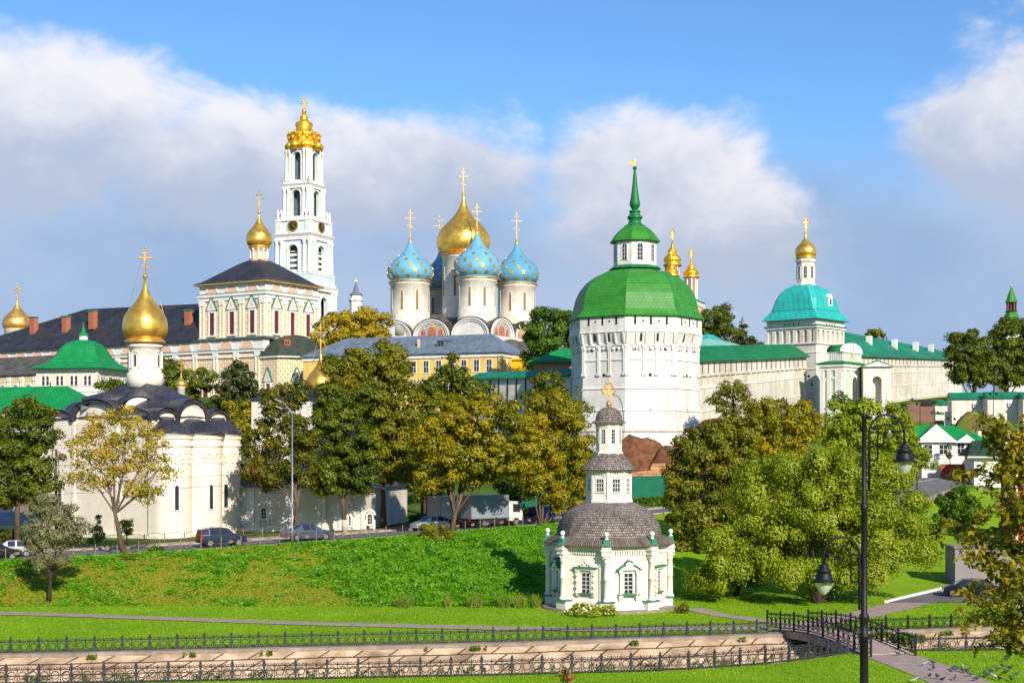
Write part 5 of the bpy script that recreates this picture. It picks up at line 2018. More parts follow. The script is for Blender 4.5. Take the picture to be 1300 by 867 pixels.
# ------------------------------------------------------------------ gate tower
def gate_tower():
    C = Corner('gate_tower', 'square white gate tower with a turquoise roof, arcade and single gold dome', 'tower', 1036, 285, -42, zbase=15)
    t, z = C.t, C.z_of
    LA, LB = C.along(973.5, 'A'), C.along(1072, 'B')
    zt = z(404)
    za0, za1 = z(435), z(414)
    mb = MB(); mb.box(-LA, 0, 0, LB, 0, za0); mb.box(-LA, 0, 0, LB, za1, zt); mb.box(-LA + .6, -.6, .6, LB - .6, za0, za1)
    mb.build('wall', M['white'], t)
    mb = MB()
    for zz, e, h in ((za0, .3, .3), (za1, .3, .35), (z(447), .12, .25), (z(468), .12, .25), (z(497), .15, .3)):
        mb.box(-LA - e, e, -e, LB + e, zz - h / 2, zz + h / 2)
    mb.build('string_course', M['trim'], t)
    mb = MB(); mb.box(-LA - .45, .45, -.45, LB + .45, za1 + .18, za1 + .42); mb.build('green_cornice', M['greentrim'], t)
    for Mx, L, x0, n in ((fm(0), LA, -LA, 7), (fm(HALF), LB, 0, 6)):
        bw = L / n
        b = MB(Mx)
        for i in range(n):
            b.arch_panel(x0 + bw * i, x0 + bw * (i + 1), za0 + .15, za1 - .17, bw * .5, (za1 - za0) * .78, 0, .6)
        b.build('arcade', M['white'], t)
        b = MB(Mx)
        for i in range(4):
            b.box(x0 + L * .35 + i * 1.1, x0 + L * .35 + i * 1.1 + .3, -.02, .1, z(411), z(408.5))
        build_each(b, 'slot', M['dark'], t)
    b = MB(fm(0)); b.box(-1.9, -1.4, -.03, .1, z(479), z(475.5)); b.box(-1.1, -.8, -.03, .1, z(490), z(485)); build_each(b, 'loophole', M['dark'], t)
    cx, cy = -LA / 2, LB / 2
    mb = MB()
    def ring(f, zz, ch=0.0):
        ax, ay = (LA / 2 + .9) * f, (LB / 2 + .9) * f
        c = ch * ax
        return [(cx - ax + c, cy - ay, zz), (cx + ax - c, cy - ay, zz), (cx + ax, cy - ay + c, zz), (cx + ax, cy + ay - c, zz), (cx + ax - c, cy + ay, zz), (cx - ax + c, cy + ay, zz), (cx - ax, cy + ay - c, zz), (cx - ax, cy - ay + c, zz)]
    mb.loft([ring(1.0, zt, .02), ring(.98, zt + .15, .02), ring(.78, z(396, cx, cy), .06), ring(.76, z(394.5, cx, cy), .08)])
    mb.build('roof_skirt', M['roof_teal'], t)
    mb = MB()
    mb.loft([ring(.80, z(396, cx, cy), .1), ring(.76, z(390, cx, cy), .12), ring(.72, z(382, cx, cy), .16), ring(.63, z(374, cx, cy), .2), ring(.48, z(366.5, cx, cy), .24), ring(.30, z(362.5, cx, cy), .28)])
    mb.build('roof', M['roof_teal'], t)
    # dormer on the right slope
    b = MB(fm(HALF, cx, cy) @ T(1.2, -LA * .40, z(390, cx, cy)))
    b.box(-.75, .75, -.5, 3, 0, 1.7); b.exxz([(-.9, 1.7), (.9, 1.7), (0, 2.5)], -.6, 3)
    d = b.build('dormer', M['trim'], t)
    b = MB(fm(HALF, cx, cy) @ T(1.2, -LA * .40, z(390, cx, cy))); b.exxz(arch_poly(0, .3, .7, 1.2), -.53, -.49); b.build('pane', M['roof_brown'], d)
    # lantern
    zz = lambda p: z(p, cx, cy)
    mb = MB(); mb.lathe([(2.35, zz(365)), (2.2, zz(362)), (2.0, zz(360)), (1.95, zz(334)), (2.2, zz(333)), (2.2, zz(331)), (1.9, zz(329.5)), (1.9, zz(327.5))], 8, (cx, cy), R(9 + 42))
    ln = mb.build('lantern', M['white'], t)
    for k in range(8):
        window(ln, T(cx, cy) @ RZ(R(9 + 42 + 22.5 + 45 * k)) @ T(0, -1.97 * math.cos(math.pi / 8)), 0, zz(354), .62, zz(339) - zz(354), True, .12, .08, 'trim', 'glass', (1, 2), False)
    mb = MB(); mb.smooth = True
    mb.lathe([(1.95, zz(328.5)), (2.15, zz(328)), (2.0, zz(326.5)), (1.6, zz(326))], 20, (cx, cy))
    onion(mb, (cx, cy), zz(327), 2.2, zz(296) - zz(327)); mb.build('dome', M['gold'], t)
    cross_mb((cx, cy), zz(297), zz(276) - zz(297), .3, C.face(0), thick=.1).build('cross', M['gold'], t)


gate_tower()


def gate_porch():
    C = Corner('gate_porch', 'pale green and white gatehouse porch with a barrel roof in front of the gate tower', 'gatehouse', 1070, 268, -38)
    t, z = C.t, C.z_of
    LA, LB = C.along(1041, 'A'), C.along(1098, 'B')
    zb_ = z(515)
    mb = MB(); mb.box(-LA, 0, 0, LB, 0, z(463)); mb.build('wall', M['palegreen'], t)
    mb = MB()
    for zz, e, h in ((z(463.5), .45, .5), (z(468), .2, .5)):
        mb.box(-LA - e, e, -e, LB + e, zz - h / 2, zz + h / 2)
    for Mx, xs in ((fm(0), (-LA + .5, -LA * .55 - .2, -LA * .45 + 1.0, -.5)), (fm(HALF), (.5, LB * .33, LB * .66, LB - .5))):
        mb.M = Mx
        for x in xs:
            mb.box(x - .38, x + .38, -.28, 0, 0, z(468))
    mb.build('pilasters', M['trim'], t)
    mb = MB(); mb.box(-LA - .6, .6, -.6, LB + .6, z(463.5) + .26, z(463.5) + .5)
    mb.frus(-LA - .5, .5, -.5, LB + .5, z(463.5) + .5, -LA + .8, -.8, 1.2, LB - 1, z(457)); mb.build('lower_roof', M['roof_green'], t)
    # arches
    for Mx, xc, w, h, m in ((fm(0), -LA * .5, 2.6, 5.2, 'palegreen'), (fm(HALF), LB * .5, 2.3, 5.6, 'roof_brown')):
        b = MB(Mx); b.archivolt(xc, zb_ + h - w / 2, w / 2, w / 2 + .5, -.2, 0); b.box(xc - w / 2 - .5, xc - w / 2, -.2, 0, 0, zb_ + h - w / 2); b.box(xc + w / 2, xc + w / 2 + .5, -.2, 0, 0, zb_ + h - w / 2)
        a = b.build('archway', M['trim'], t)
        b = MB(Mx); b.exxz(arch_poly(xc, 0, w, zb_ + h), -.04, 0); b.build('gate_leaf', M[m], a)
    # upper storey with barrel roof
    x0, x1, y0, y1 = -LA + 1.0, -.6, 1.6, LB - .6
    mb = MB(); mb.box(x0, x1, y0, y1, z(463), z(446)); up = mb.build('upper_storey', M['palegreen'], t)
    mb = MB()
    mb.box(x0 - .25, x1 + .25, y0 - .25, y1 + .25, z(446.5), z(445.5))
    for i in range(7):
        xx = x0 + .2 + (x1 - x0 - .4) * i / 6
        mb.box(xx - .14, xx + .14, y0 - .15, y0, z(457), z(446.6))
    for i in range(5):
        yy = y0 + .2 + (y1 - y0 - .4) * i / 4
        mb.box(x1, x1 + .15, yy - .14, yy + .14, z(457), z(446.6))
    mb.build('colonettes', M['trim'], up)
    mb = MB(); mb.smooth = True
    hz_ = z(434.5) - z(445.5)
    yc, ry = (y0 + y1) / 2, (y1 - y0) / 2 + .3
    rings = []
    for xx in (x0 - .3, x1 - .5):
        rings.append([(xx, yc - ry * math.cos(math.pi * k / 12), z(445.5) + hz_ * math.sin(math.pi * k / 12)) for k in range(13)])
    mb.loft(rings); mb.build('barrel_roof', M['roof_green'], up)
    b = MB(fm(HALF))
    b.exxz([(yc + ry * 1.06 * math.cos(math.pi * k / 12), z(445.5) + hz_ * 1.1 * math.sin(math.pi * k / 12)) for k in range(13)], -x1 - .2 + 0.0, -x1 + .5)
    b.build('gable', M['trim'], up)
    b = MB(fm(HALF, x1)); b.exxz(arch_poly(yc, z(452), .8, 2.6), -.24, -.19); b.build('niche', M['peach'], up)
    # right porch wing with a small gabled roof
    t2 = thing('gate_wing', 'white gabled wing with a tall arched recess right of the pale green porch', 'gatehouse', (xat(1112, 272), 272, terr(xat(1112, 272), 272)), R(-6))
    q = lambda p: zat(p, 272) - t2.location.z
    mb = MB(); mb.arch_panel(-2.6, 2.6, -1, q(466), 1.75, q(478) + 1, -1.5, 2.5); mb.box(-1, 1, .2, 2.4, -1, q(470)); mb.build('wall', M['white'], t2)
    mb = MB(); mb.exxz([(-3.2, q(466)), (3.2, q(466)), (0, q(457.5))], -2.0, 3); mb.build('roof', M['roof_green'], t2)
    mb = MB(); mb.exxz([(-2.7, q(466)), (2.7, q(466)), (0, q(459.5))], -2.06, -1.9); mb.build('gable', M['trim'], t2)


gate_porch()


# ------------------------------------------------------------------ near church with the big gold onion dome
def near_church():
    C = Corner('white_church', 'cream church with dark arched gables, rounded apses and one large gold onion dome', 'church', 195, 146, -34)
    t, z = C.t, C.z_of
    t.location.z = C.z = terr(C.X, C.Y) - .3
    LA, LB = C.along(52, 'A'), C.along(290, 'B')
    zs = z(534)
    cream = mat('cream_limewash', (0.84, 0.75, 0.62), (0.74, 0.64, 0.51), 0.45, 9, 0.92, bump=.2, bscale=4)
    mb = MB(); mb.box(-LA, 0, 0, LB, 0, zs); mb.build('wall', cream, t)
    faces = [(fm(0), LA, -LA), (fm(HALF), LB, 0), (fm(math.pi, 0, LB), LA, 0), (fm(-HALF, -LA, 0), LB, -LB)]
    for fi, (Mx, L, x0) in enumerate(faces):
        w = [.29, .40, .29]
        pos = [.155, .5, .845]
        for j in range(3):
            xc = x0 + L * pos[j]
            r = L * w[j] / 2
            rise = (z(519.5) - zs) if j != 1 else (z(507.5) - zs)
            Q = [(xc + r * math.cos(a), zs - .02 + rise * (math.sin(a) ** .9)) for a in [math.pi * k / 14 for k in range(15)]]
            b = MB(Mx); b.slot = 0
            b.exxz(Q, .1, .5)
            for k in range(14):
                a0, a1 = math.pi * k / 14, math.pi * (k + 1) / 14
                P = lambda f, a: (xc + r * f * math.cos(a), zs - .02 + rise * f * (max(0, math.sin(a)) ** .9))
                b.exxz([P(.80, a0), P(.86, a0), P(.86, a1), P(.80, a1)], .0, .3)
            g = b.build('zakomara', cream, t)
            b = MB(Mx); b.smooth = True
            v, f = [], []
            for yy, ff, up in ((-.32, 1.06, .12), (2.2, 1.06, .12), (4.8, .55, .12)):
                for k in range(15):
                    a = math.pi * k / 14
                    v.append((xc + r * ff * math.cos(a), yy, zs + up + rise * ff * (math.sin(a) ** .9)))
            for q in range(2):
                for k in range(14):
                    f.append((q * 15 + k, q * 15 + k + 1, (q + 1) * 15 + k + 1, (q + 1) * 15 + k))
            b.add(v, f)
            b.smooth = False
            for k in range(14):
                a0, a1 = math.pi * k / 14, math.pi * (k + 1) / 14
                b.exxz([P(.93, a0), P(1.06, a0), P(1.06, a1), P(.93, a1)], -.36, .15)
            b.build('gable_roof', M['roof_lead'], g)
        b = MB(Mx)
        for x in (.012, .31, .69, .988):
            b.box(x0 + L * x - .2, x0 + L * x + .2, -.16, 0, 0, zs)
        b.box(x0, x0 + L, -.3, 0, 0, .6)
        b.build('pilasters', cream, t)
    dx_, dy_ = -7.6, 5.6
    # hipped roof with creases up to the drum
    zt = z(484, dx_, dy_)
    mb = MB()
    def ring(f, zz, n=4):
        P = [(-LA - .2, -.2), (-LA / 2, -.2), (.2, -.2), (.2, LB / 2), (.2, LB + .2), (-LA / 2, LB + .2), (-LA - .2, LB + .2), (-LA - .2, LB / 2)]
        return [(dx_ + (x - dx_) * f, dy_ + (y - dy_) * f, zz + (.35 * f if i % 2 else 0)) for i, (x, y) in enumerate(P)]
    hh = zt - zs
    mb.loft([ring(.985, zs + .15), ring(.75, zs + hh * .29), ring(.45, zs + hh * .63), ring(.12, zt + .15)])
    mb.build('roof', M['roof_lead'], t)
    # upper gables on the slopes and over the corner
    for ang, dist, r, rise in ((R(42), 5.0, 1.75, 1.35), (R(-42), 6.4, 1.75, 1.35), (R(138), 5, 1.75, 1.35)):
        Mx = T(dx_, dy_) @ RZ(ang) @ T(0, -dist)
        zz = zs + hh * .30
        b = MB(Mx)
        b.exxz([(r * .9 * math.cos(math.pi * k / 12), zz + rise * .9 * math.sin(math.pi * k / 12)) for k in range(13)], .0, .4)
        g = b.build('upper_gable', cream, t)
        b = MB(Mx); b.smooth = True
        v, f = [], []
        for yy, ff in ((-.25, 1.04), (dist * .8, 1.04)):
            for k in range(13):
                a = math.pi * k / 12
                v.append((r * ff * math.cos(a), yy, zz - .1 + rise * ff * math.sin(a) + (hh * .3 if yy > 0 else 0)))
        for k in range(12):
            f.append((k, k + 1, 14 + k, 13 + k))
        b.add(v, f); b.build('gable_roof', M['roof_lead'], g)
    # apses
    for yc, r, pr in ((LB * .17, LB * .19, 2.2), (LB * .5, LB * .22, 3.0), (LB * .83, LB * .19, 2.2)):
        za = z(551)
        b = MB()
        P = [(pr * math.sin(a) * 1.0 + .6, yc - (r * 1.04) * math.cos(a)) for a in [math.pi * k / 20 for k in range(21)]]
        P = [(-.5, yc - r * 1.04)] + P + [(-.5, yc + r * 1.04)]
        b.smooth = False
        b.prism(P, 0, za)
        ap = b.build('apse', cream, t)
        b = MB()
        g = lambda e: [((x if x < 0 else x + e), yc + (y - yc) * (1 + e / r)) for x, y in P]
        b.prism(g(.12), za - 1.25, za - 1.05); b.prism(g(.10), za - .5, za - .1); b.prism(g(.22), za - .1, za + .02); b.prism(g(.2), 0, .6)
        build_each(b, 'cornice', cream, ap)
        # blind arcade under the cornice
        b = MB()
        for k in range(9):
            a = math.pi * (k + .5) / 9
            Mx = T(pr * math.sin(a) + .6, yc - r * 1.04 * math.cos(a)) @ RZ(math.atan2(r * 1.04 * math.sin(a) , pr * math.cos(a)) + 0.0)
            b.M = T(pr * math.sin(a) + .62, yc - r * 1.04 * math.cos(a)) @ RZ(a)
            b.archivolt(0, za - 2.4, .38, .5, -.07, .08, 8)
            b.box(.44 - .06, .44 + .06, -.07, .08, za - 3.0, za - 2.4); b.box(-.5, -.38, -.07, .08, za - 3.0, za - 2.4)
        b.build('blind_arcade', cream, ap)
        b = MB(); b.smooth = True
        rings = []
        for f, zz in ((1.12, za + .03), (1.08, za + .18), (.9, za + .75), (.62, za + 1.25), (.3, za + 1.6), (.03, za + 1.7)):
            rings.append([((x + .3) * f - .3, yc + (y - yc) * f, zz) for x, y in P])
        b.loft(rings); b.build('apse_roof', M['roof_lead'], ap)
        for a in ([R(62)] if yc < LB * .4 else [R(75)] if yc < LB * .6 else [R(60)]):
            Mx = T(pr * math.sin(a) + .6, yc - r * 1.04 * math.cos(a)) @ RZ(a)
            window(ap, Mx, 0, z(647), .40, z(616) - z(647), True, .10, .06, 'trim', 'glass', (0, 0), True)
    # south wall windows and door
    Mx = fm(0)
    for px, py0, py1, w in ((76, 640, 612, .6), (150, 640, 612, .6)):
        window(t, Mx, -C.along(px, 'A'), z(py0), w, z(py1) - z(py0), True, .16, .08, 'trim', 'glass', (0, 4), True)
    window(t, Mx, -C.along(117, 'A'), z(608), 1.0, .62, True, .14, .08, 'trim', 'glass', (3, 0), True)
    # drum and dome
    zz = lambda p: z(p, dx_, dy_)
    mb = MB(); mb.smooth = True
    mb.lathe([(1.95, zz(492)), (1.95, zz(474)), (1.75, zz(473)), (1.72, zz(442)), (1.95, zz(441)), (1.95, zz(438.5)), (1.8, zz(438)), (1.8, zz(436))], 28, (dx_, dy_))
    dr = mb.build('drum', cream, t)
    b = MB()
    for k in range(8):
        b.M = T(dx_, dy_) @ RZ(R(45 * k + 12)) @ T(0, -1.72)
        b.archivolt(0, zz(452), .42, .54, -.09, .05, 8); b.box(-.54, -.42, -.09, .05, zz(468), zz(452)); b.box(.42, .54, -.09, .05, zz(468), zz(452))
    b.build('blind_arches', M['trim'], dr)
    for k in range(4):
        window(dr, T(dx_, dy_) @ RZ(R(90 * k + 12)) @ T(0, -1.735), 0, zz(466), .3, 1.3, True, .06, .05, 'trim', 'glass', (0, 0), False)
    mb = MB(); mb.smooth = True
    mb.lathe([(1.8, zz(436.4)), (2.2, zz(436)), (2.15, zz(433)), (1.9, zz(430.5)), (1.6, zz(429.5))], 32, (dx_, dy_))
    mb.build('dome_flange', M['gold_dull'], t)
    mb = MB()
    onion(mb, (dx_, dy_), zz(432), 2.42, zz(352) - zz(432), 36); mb.build('dome', M['gold'], t)
    cross_mb((dx_, dy_), zz(352) - .1, zz(314) - zz(352), .3, C.face(0), thick=.075, stays=[(-1.9, .2, zz(393)), (1.95, .2, zz(397)), (.25, -1.0, zz(393))]).build('cross', M['gold_dull'], t)


near_church()


def little_gold_cupola():
    Y = 165
    X = xat(230, Y)
    zb = terr(X, Y)
    t = thing('bell_turret', 'tiny gold onion cupola on a white stem behind the dark church roof', 'turret', (X, Y, zb))
    z = lambda p: zat(p, Y) - zb
    mb = MB(); mb.box(-1.4, 1.4, -1.4, 1.4, 0, z(515)); mb.build('base', M['white'], t)
    mb = MB(); mb.frus(-1.8, 1.8, -1.8, 1.8, z(515) + .01, -.6, .6, -.6, .6, z(505)); mb.build('roof', M['roof_lead'], t)
    mb = MB(); mb.smooth = True; mb.lathe([(.5, z(505)), (.48, z(492)), (.6, z(491))], 14); mb.build('drum', M['trim'], t)
    mb = MB(); onion(mb, (0, 0), z(491.5), .68, z(475) - z(491.5), 18); mb.build('dome', M['gold'], t)
    cross_mb((0, 0), z(475.5), z(455) - z(475.5), .1, 0, thick=.05).build('cross', M['gold'], t)


little_gold_cupola()


def second_church():
    Y = 158
    X = xat(395, Y)
    zb = terr(X, 152) - .3
    t = thing('stone_church', 'low white church half hidden by roadside trees, its gold dome showing through leaves', 'church', (X, Y, zb), R(-14))
    z = lambda p: zat(p, Y) - zb
    mb = MB(); mb.box(-5.6, 4.0, -3.5, 6, 0, z(508)); mb.build('tall_wall', M['white'], t)
    mb = MB(); mb.frus(-6, 4.4, -3.9, 6.4, z(508) + .01, -1.8, .6, .2, 2.6, z(493)); mb.build('tall_roof', M['roof_lead'], t)
    mb = MB(); mb.box(-7.2, 8.6, -6.2, 8, 0, z(617)); mb.build('wall', M['white'], t)
    mb = MB(); mb.frus(-7.7, 9.2, -6.8, 8.5, z(617) + .01, -5.2, 5.6, -3.4, 5, z(600)); mb.build('roof', M['roof_lead'], t)
    mb = MB(); mb.box(-7.35, 8.75, -6.35, 8.15, z(619.5), z(617) - .03); mb.box(-7.35, 8.75, -6.35, 8.15, 0, .55); build_each(mb, 'cornice', M['trim'], t)
    Fm = fm(0, 0, -6.2)
    for x in (-7.0, -4.2, .2, 4.0, 6.6, 8.4):
        b = MB(Mx_ := Fm); b.box(x - .2, x + .2, -.14, 0, .3, z(619.5)); b.build('pilaster', M['trim'], t)
    for px, py0, py1, w in ((357, 657, 644, .55), (470, 664, 651, .8), (500, 662, 650, .5)):
        x = (px - 395) / F * 152 + .3
        f = window(t, Fm, x, z(py0) + .2, w, z(py1) - z(py0), True, .18, .12, 'trim', 'glass', (1, 2), True)
        b = MB(Fm); b.archivolt(x, z(py1) + .1, w * .9, w * .9 + .22, -.16, 0, 10); b.box(x - w * 1.2, x - w * .8, -.2, 0, z(py0) - .6, z(py1) - .4); b.box(x + w * .8, x + w * 1.2, -.2, 0, z(py0) - .6, z(py1) - .4)
        b.build('surround', M['trim'], f)
    # left annex with its steep dark roof
    mb = MB(); mb.box(-10.6, -7.25, -4.5, 5, 0, z(622)); mb.build('annex_wall', M['white'], t)
    mb = MB(); mb.exxz([(-10.9, z(622) + .01), (-7.22, z(622) + .01), (-7.22, z(588)), (-8.2, z(590))], -4.8, 5.2); mb.build('annex_roof', M['roof_lead'], t)
    lx = 0.35
    mb = MB(); mb.smooth = True; mb.lathe([(1.6, z(505)), (1.55, z(500)), (1.7, z(499))], 24, (lx, 2)); mb.build('drum', M['white'], t)
    mb = MB(); onion(mb, (lx, 2), z(500), 1.75, z(446) - z(500), 30); mb.build('dome', M['gold'], t)
    cross_mb((lx, 2), z(446.5), z(408) - z(446.5), .18, R(14), thick=.05, stays=[(-1.0, 0, z(462)), (1.0, 0, z(466))]).build('cross', M['gold_dull'], t)


second_church()


# ------------------------------------------------------------------ octagonal chapel
def chapel():
    Y = 110.0
    X = xat(773, Y)
    t = thing('octagonal_chapel', 'small white octagonal chapel with tiered wood-shingle roofs, corner columns and gilt cross', 'chapel', (X, Y, 0), 0)
    z = lambda p: zat(p, Y)
    ph = R(-6)
    c8 = math.cos(math.pi / 8)
    chw = mat('chapel_limewash', (0.80, 0.745, 0.64), (0.70, 0.635, 0.53), 0.8, 9, 0.92, bump=.25, bscale=6)
    RW = 4.42
    zw0, zw1 = .85, 4.95
    mb = MB()
    mb.lathe([(RW, zw0 - .1), (RW, zw1)], 8, ph=ph); mb.build('wall', chw, t)
    mb = MB()
    mb.lathe([(4.75, -.6), (4.75, .25), (4.6, .3), (4.6, .82), (4.5, .86)], 8, ph=ph)
    for k in range(8):
        a = ph + R(45 * k)
        mb.M = RZ(a) @ T(0, -4.55)
        mb.box(-.55, .55, -.38, .5, -.5, .80)
    pl = mb.build('plinth', chw, t, 0.02)
    mb = MB()
    for k in range(8):
        mb.M = RZ(ph + R(45 * k)) @ T(0, -4.55)
        mb.box(-.66, .66, -.5, .5, .802, .87)
    build_each(mb, 'sill_cap', M['greentrim'], pl)
    # stone footing towards the meadow
    mb = MB(); mb.lathe([(5.35, -.5), (5.3, .10), (5.15, .17), (4.7, .2)], 16, ph=ph); mb.build('footing', M['concrete'], t)
    # columns
    cm = MB(); cm.smooth = True
    cm.lathe([(.30, .0), (.30, .12), (.235, .2), (.215, .28), (.21, 1.6), (.235, 1.62), (.235, 1.72), (.21, 1.74), (.19, 2.9), (.25, 2.95), (.22, 3.02), (.24, 3.1), (.33, 3.38), (.30, 3.46)], 14)
    for k in range(6):
        a = k * math.pi / 3
        cm.ball((.27 * math.sin(a), -.27 * math.cos(a), 3.25), .09, 6)
    cm.smooth = False
    cm.box(-.36, .36, -.36, .36, 3.42, 3.55)
    col0 = cm.build('column', chw, t)
    # entablature blocks over the columns and corner strips behind them
    for k in range(8):
        a = ph + R(45 * k)
        c = col0 if k == 0 else col0.copy()
        if k: col.objects.link(c); c.parent = t
        p = Vector((math.sin(a), -math.cos(a), 0)) * 4.72
        c.location = (p.x, p.y, .86); c.rotation_euler = (0, 0, a)
        b = MB(RZ(a) @ T(0, -4.62))
        b.box(-.34, .34, -.42, .5, 4.39, 4.98)
        b.box(-.42, .42, -.5, .5, 4.62, 4.72)
        for s in (-1, 1):
            b.M = RZ(a + s * R(22.5)) @ T(-s * RW * math.sin(R(22.5)), -RW * c8)
            b.box(s * .02 - (.0 if s > 0 else .55), s * .02 + (.55 if s > 0 else .0), -.09, .05, .85, 4.6)
        b.build('entablature_block', chw, t)
        b = MB(RZ(a)); b.loft([[(-.36, -5.16, 4.98), (.36, -5.16, 4.98), (.26, -4.4, 5.3), (-.26, -4.4, 5.3)], [(-.3, -5.08, 5.09), (.3, -5.08, 5.09), (.16, -4.35, 5.56), (-.16, -4.35, 5.56)]])
        b.loft([[(-.26, -5.0, 5.05), (.26, -5.0, 5.05), (.26, -4.5, 5.05), (-.26, -4.5, 5.05)], [(-.2, -4.95, 5.5), (.2, -4.95, 5.5), (.2, -4.55, 5.5), (-.2, -4.55, 5.5)]])
        cap = b.build('corner_cap', M['greentrim'], t)
        b = MB(RZ(a) @ T(0, -4.76)); b.smooth = True
        b.lathe([(.17, 5.5), (.15, 5.56), (.08, 5.62), (.09, 5.7)], 10); b.ball((0, 0, 5.86), .2, 12)
        b.build('finial', M['trim'], cap)
    # frieze with dentils
    for k in range(8):
        a = ph + R(22.5 + 45 * k)
        b = MB(RZ(a) @ T(0, -RW * c8))
        b.box(-1.7, 1.7, -.16, .02, 4.60, 4.98)
        for i in range(15):
            x = -1.36 + i * .194
            b.box(x - .045, x + .045, -.15, .02, 4.32, 4.60)
        b.build('dentil_frieze', chw, t)
    # windows with stone surrounds
    for k in range(8):
        a = ph + R(22.5 + 45 * k)
        Mx = RZ(a) @ T(0, -RW * c8)
        f = window(t, Mx, 0, 1.42, .66, 1.5, False, .17, .12, 'trim', 'glass', (1, 4), False, bar='trim')
        b = MB(Mx)
        for s in (-1, 1):
            if k % 2 == 0:
                b.lathe([(.1, 1.3), (.1, 1.45), (.075, 1.5), (.07, 2.85), (.11, 2.95), (.12, 3.05)], 8, (s * .66, -.22))
                b.box(s * .66 - .13, s * .66 + .13, -.34, .0, 3.05, 3.17); b.box(s * .66 - .15, s * .66 + .15, -.36, 0, 1.12, 1.3)
                b.box(s * .66 - .1, s * .66 + .1, -.28, 0, .9, 1.12)
            else:
                b.box(s * .62 - .13, s * .62 + .13, -.2, 0, 1.2, 3.1)
                for q in range(4): b.ball((s * .72, -.2, 1.45 + q * .45), .13, 8)
                b.box(s * .62 - .17, s * .62 + .17, -.26, 0, 3.0, 3.14)
        if k % 2 == 0:
            b.exxz([(-.86, 3.18), (.86, 3.18), (.5, 3.44), (.3, 3.5), (.26, 3.66), (.12, 3.78), (-.12, 3.78), (-.26, 3.66), (-.3, 3.5), (-.5, 3.44)], -.34, 0)
        else:
            b.box(-.84, .84, -.3, 0, 3.14, 3.26)
            b.exxz([(-.62, 3.4), (.62, 3.4), (.42, 3.62), (.22, 3.8), (.08, 4.0), (0, 4.12), (-.08, 4.0), (-.22, 3.8), (-.42, 3.62)], -.16, 0)
            for x, zz in ((-.4, 3.52), (.4, 3.52), (0, 3.75), (-.2, 3.62), (.2, 3.62)): b.ball((x, -.18, zz), .1, 8)
        b.build('surround', chw, f)
        b = MB(Mx)
        if k % 2 == 0:
            for s in (-1, 1):
                b.exxz([(s * .98, 3.14), (s * .98, 3.22), (s * .5, 3.56), (s * .3, 3.6), (s * .3, 3.52), (s * .48, 3.46)][::s], -.46, 0)
                b.exxz([(s * .34, 3.68), (s * .34, 3.74), (s * .12, 3.9), (0, 3.92), (0, 3.84), (s * .1, 3.82)][::s], -.42, 0)
            b.box(-.88, .88, -.4, 0, 1.3, 1.36); b.box(-.3, .3, -.2, 0, 1.32, 1.44)
        else:
            b.box(-.95, .95, -.38, 0, 3.262, 3.37); b.box(-.6, .6, -.24, 0, 1.3, 1.4)
        build_each(b, 'green_flashing', M['greentrim'], f)
        # stem of the finial over the window
        if k % 2 == 0:
            b = MB(Mx); b.lathe([(.05, 3.9), (.08, 4.0), (.03, 4.1), (.01, 4.2)], 6, (0, -.2)); b.build('pinnacle', chw, f)
    # plank skirt roof, shingle dome
    def plank(mb, prof, off=0):
        mb.lathe(prof, 8, ph=ph, caps=False)
    mb = MB(); plank(mb, [(4.4, 4.9), (5.18, 4.96), (5.2, 5.02), (4.62, 5.42), (4.0, 5.68)]); mb.build('plank_roof', M['plank'], t)
    mb = MB()
    pr = [(4.12, 5.50), (4.08, 5.68), (4.0, 6.1), (3.85, 6.55), (3.6, 7.0), (3.22, 7.4), (2.7, 7.75), (2.1, 8.02), (1.6, 8.15)]
    # softened octagon: 8 corners and 8 mid points
    n = 32
    v, f, uv = [], [], []
    L = [0]
    for i in range(1, len(pr)): L.append(L[-1] + math.hypot(pr[i][0] - pr[i - 1][0], pr[i][1] - pr[i - 1][1]))
    for r, zz in pr:
        for i in range(n):
            a = 2 * math.pi * i / n
            ro = r * c8 / math.cos(((a + math.pi / 8) % (math.pi / 4)) - math.pi / 8 if False else ((a % (math.pi / 4)) - math.pi / 8))
            rr = .62 * r + .38 * ro
            v.append((math.sin(a + ph) * rr, -math.cos(a + ph) * rr, zz))
    for k in range(len(pr) - 1):
        for i in range(n):
            j = (i + 1) % n
            f.append((k * n + i, k * n + j, (k + 1) * n + j, (k + 1) * n + i))
            u0, u1 = 2 * math.pi * 4.1 * i / n, 2 * math.pi * 4.1 * (i + 1) / n
            uv.append(((u0, L[k]), (u1, L[k]), (u1, L[k + 1]), (u0, L[k + 1])))
    mb.add(v, f, uv)
    mb.build('shingle_dome', M['shingle'], t)

    def lantern(r, z0, z1, wz0, wh, ww, nb, reave, zr0, zr1, rtop, name):
        mb = MB(); mb.lathe([(r * 1.08, z0), (r * 1.08, z0 + .25), (r, z0 + .3), (r, z1)], 8, ph=ph); ln = mb.build(name, chw, t)
        for k in range(8):
            a = ph + R(22.5 + 45 * k)
            Mx = RZ(a) @ T(0, -r * c8)
            window(ln, Mx, 0, wz0, ww, wh, False, .09, .06, 'trim', 'glass', nb, True)
            b = MB(Mx)
            if name == 'lower_lantern':
                b.archivolt(0, wz0 + wh + .12, ww * .62, ww * .62 + .09, -.07, 0, 10)
            hw = r * math.sin(R(22.5))
            for i in range(7):
                x = -hw + .08 + i * (2 * hw - .16) / 6
                b.box(x - .03, x + .03, -.09, .02, z1 - .42, z1 - .14)
            b.box(-hw - .03, hw + .03, -.13, .02, z1 - .14, z1)
            b.M = RZ(ph + R(45 * k)) @ T(0, -r)
            b.box(-.09, .09, -.07, .1, z0 + .3, z1 - .14)
            b.build('moulding', chw, ln)
        mb = MB()
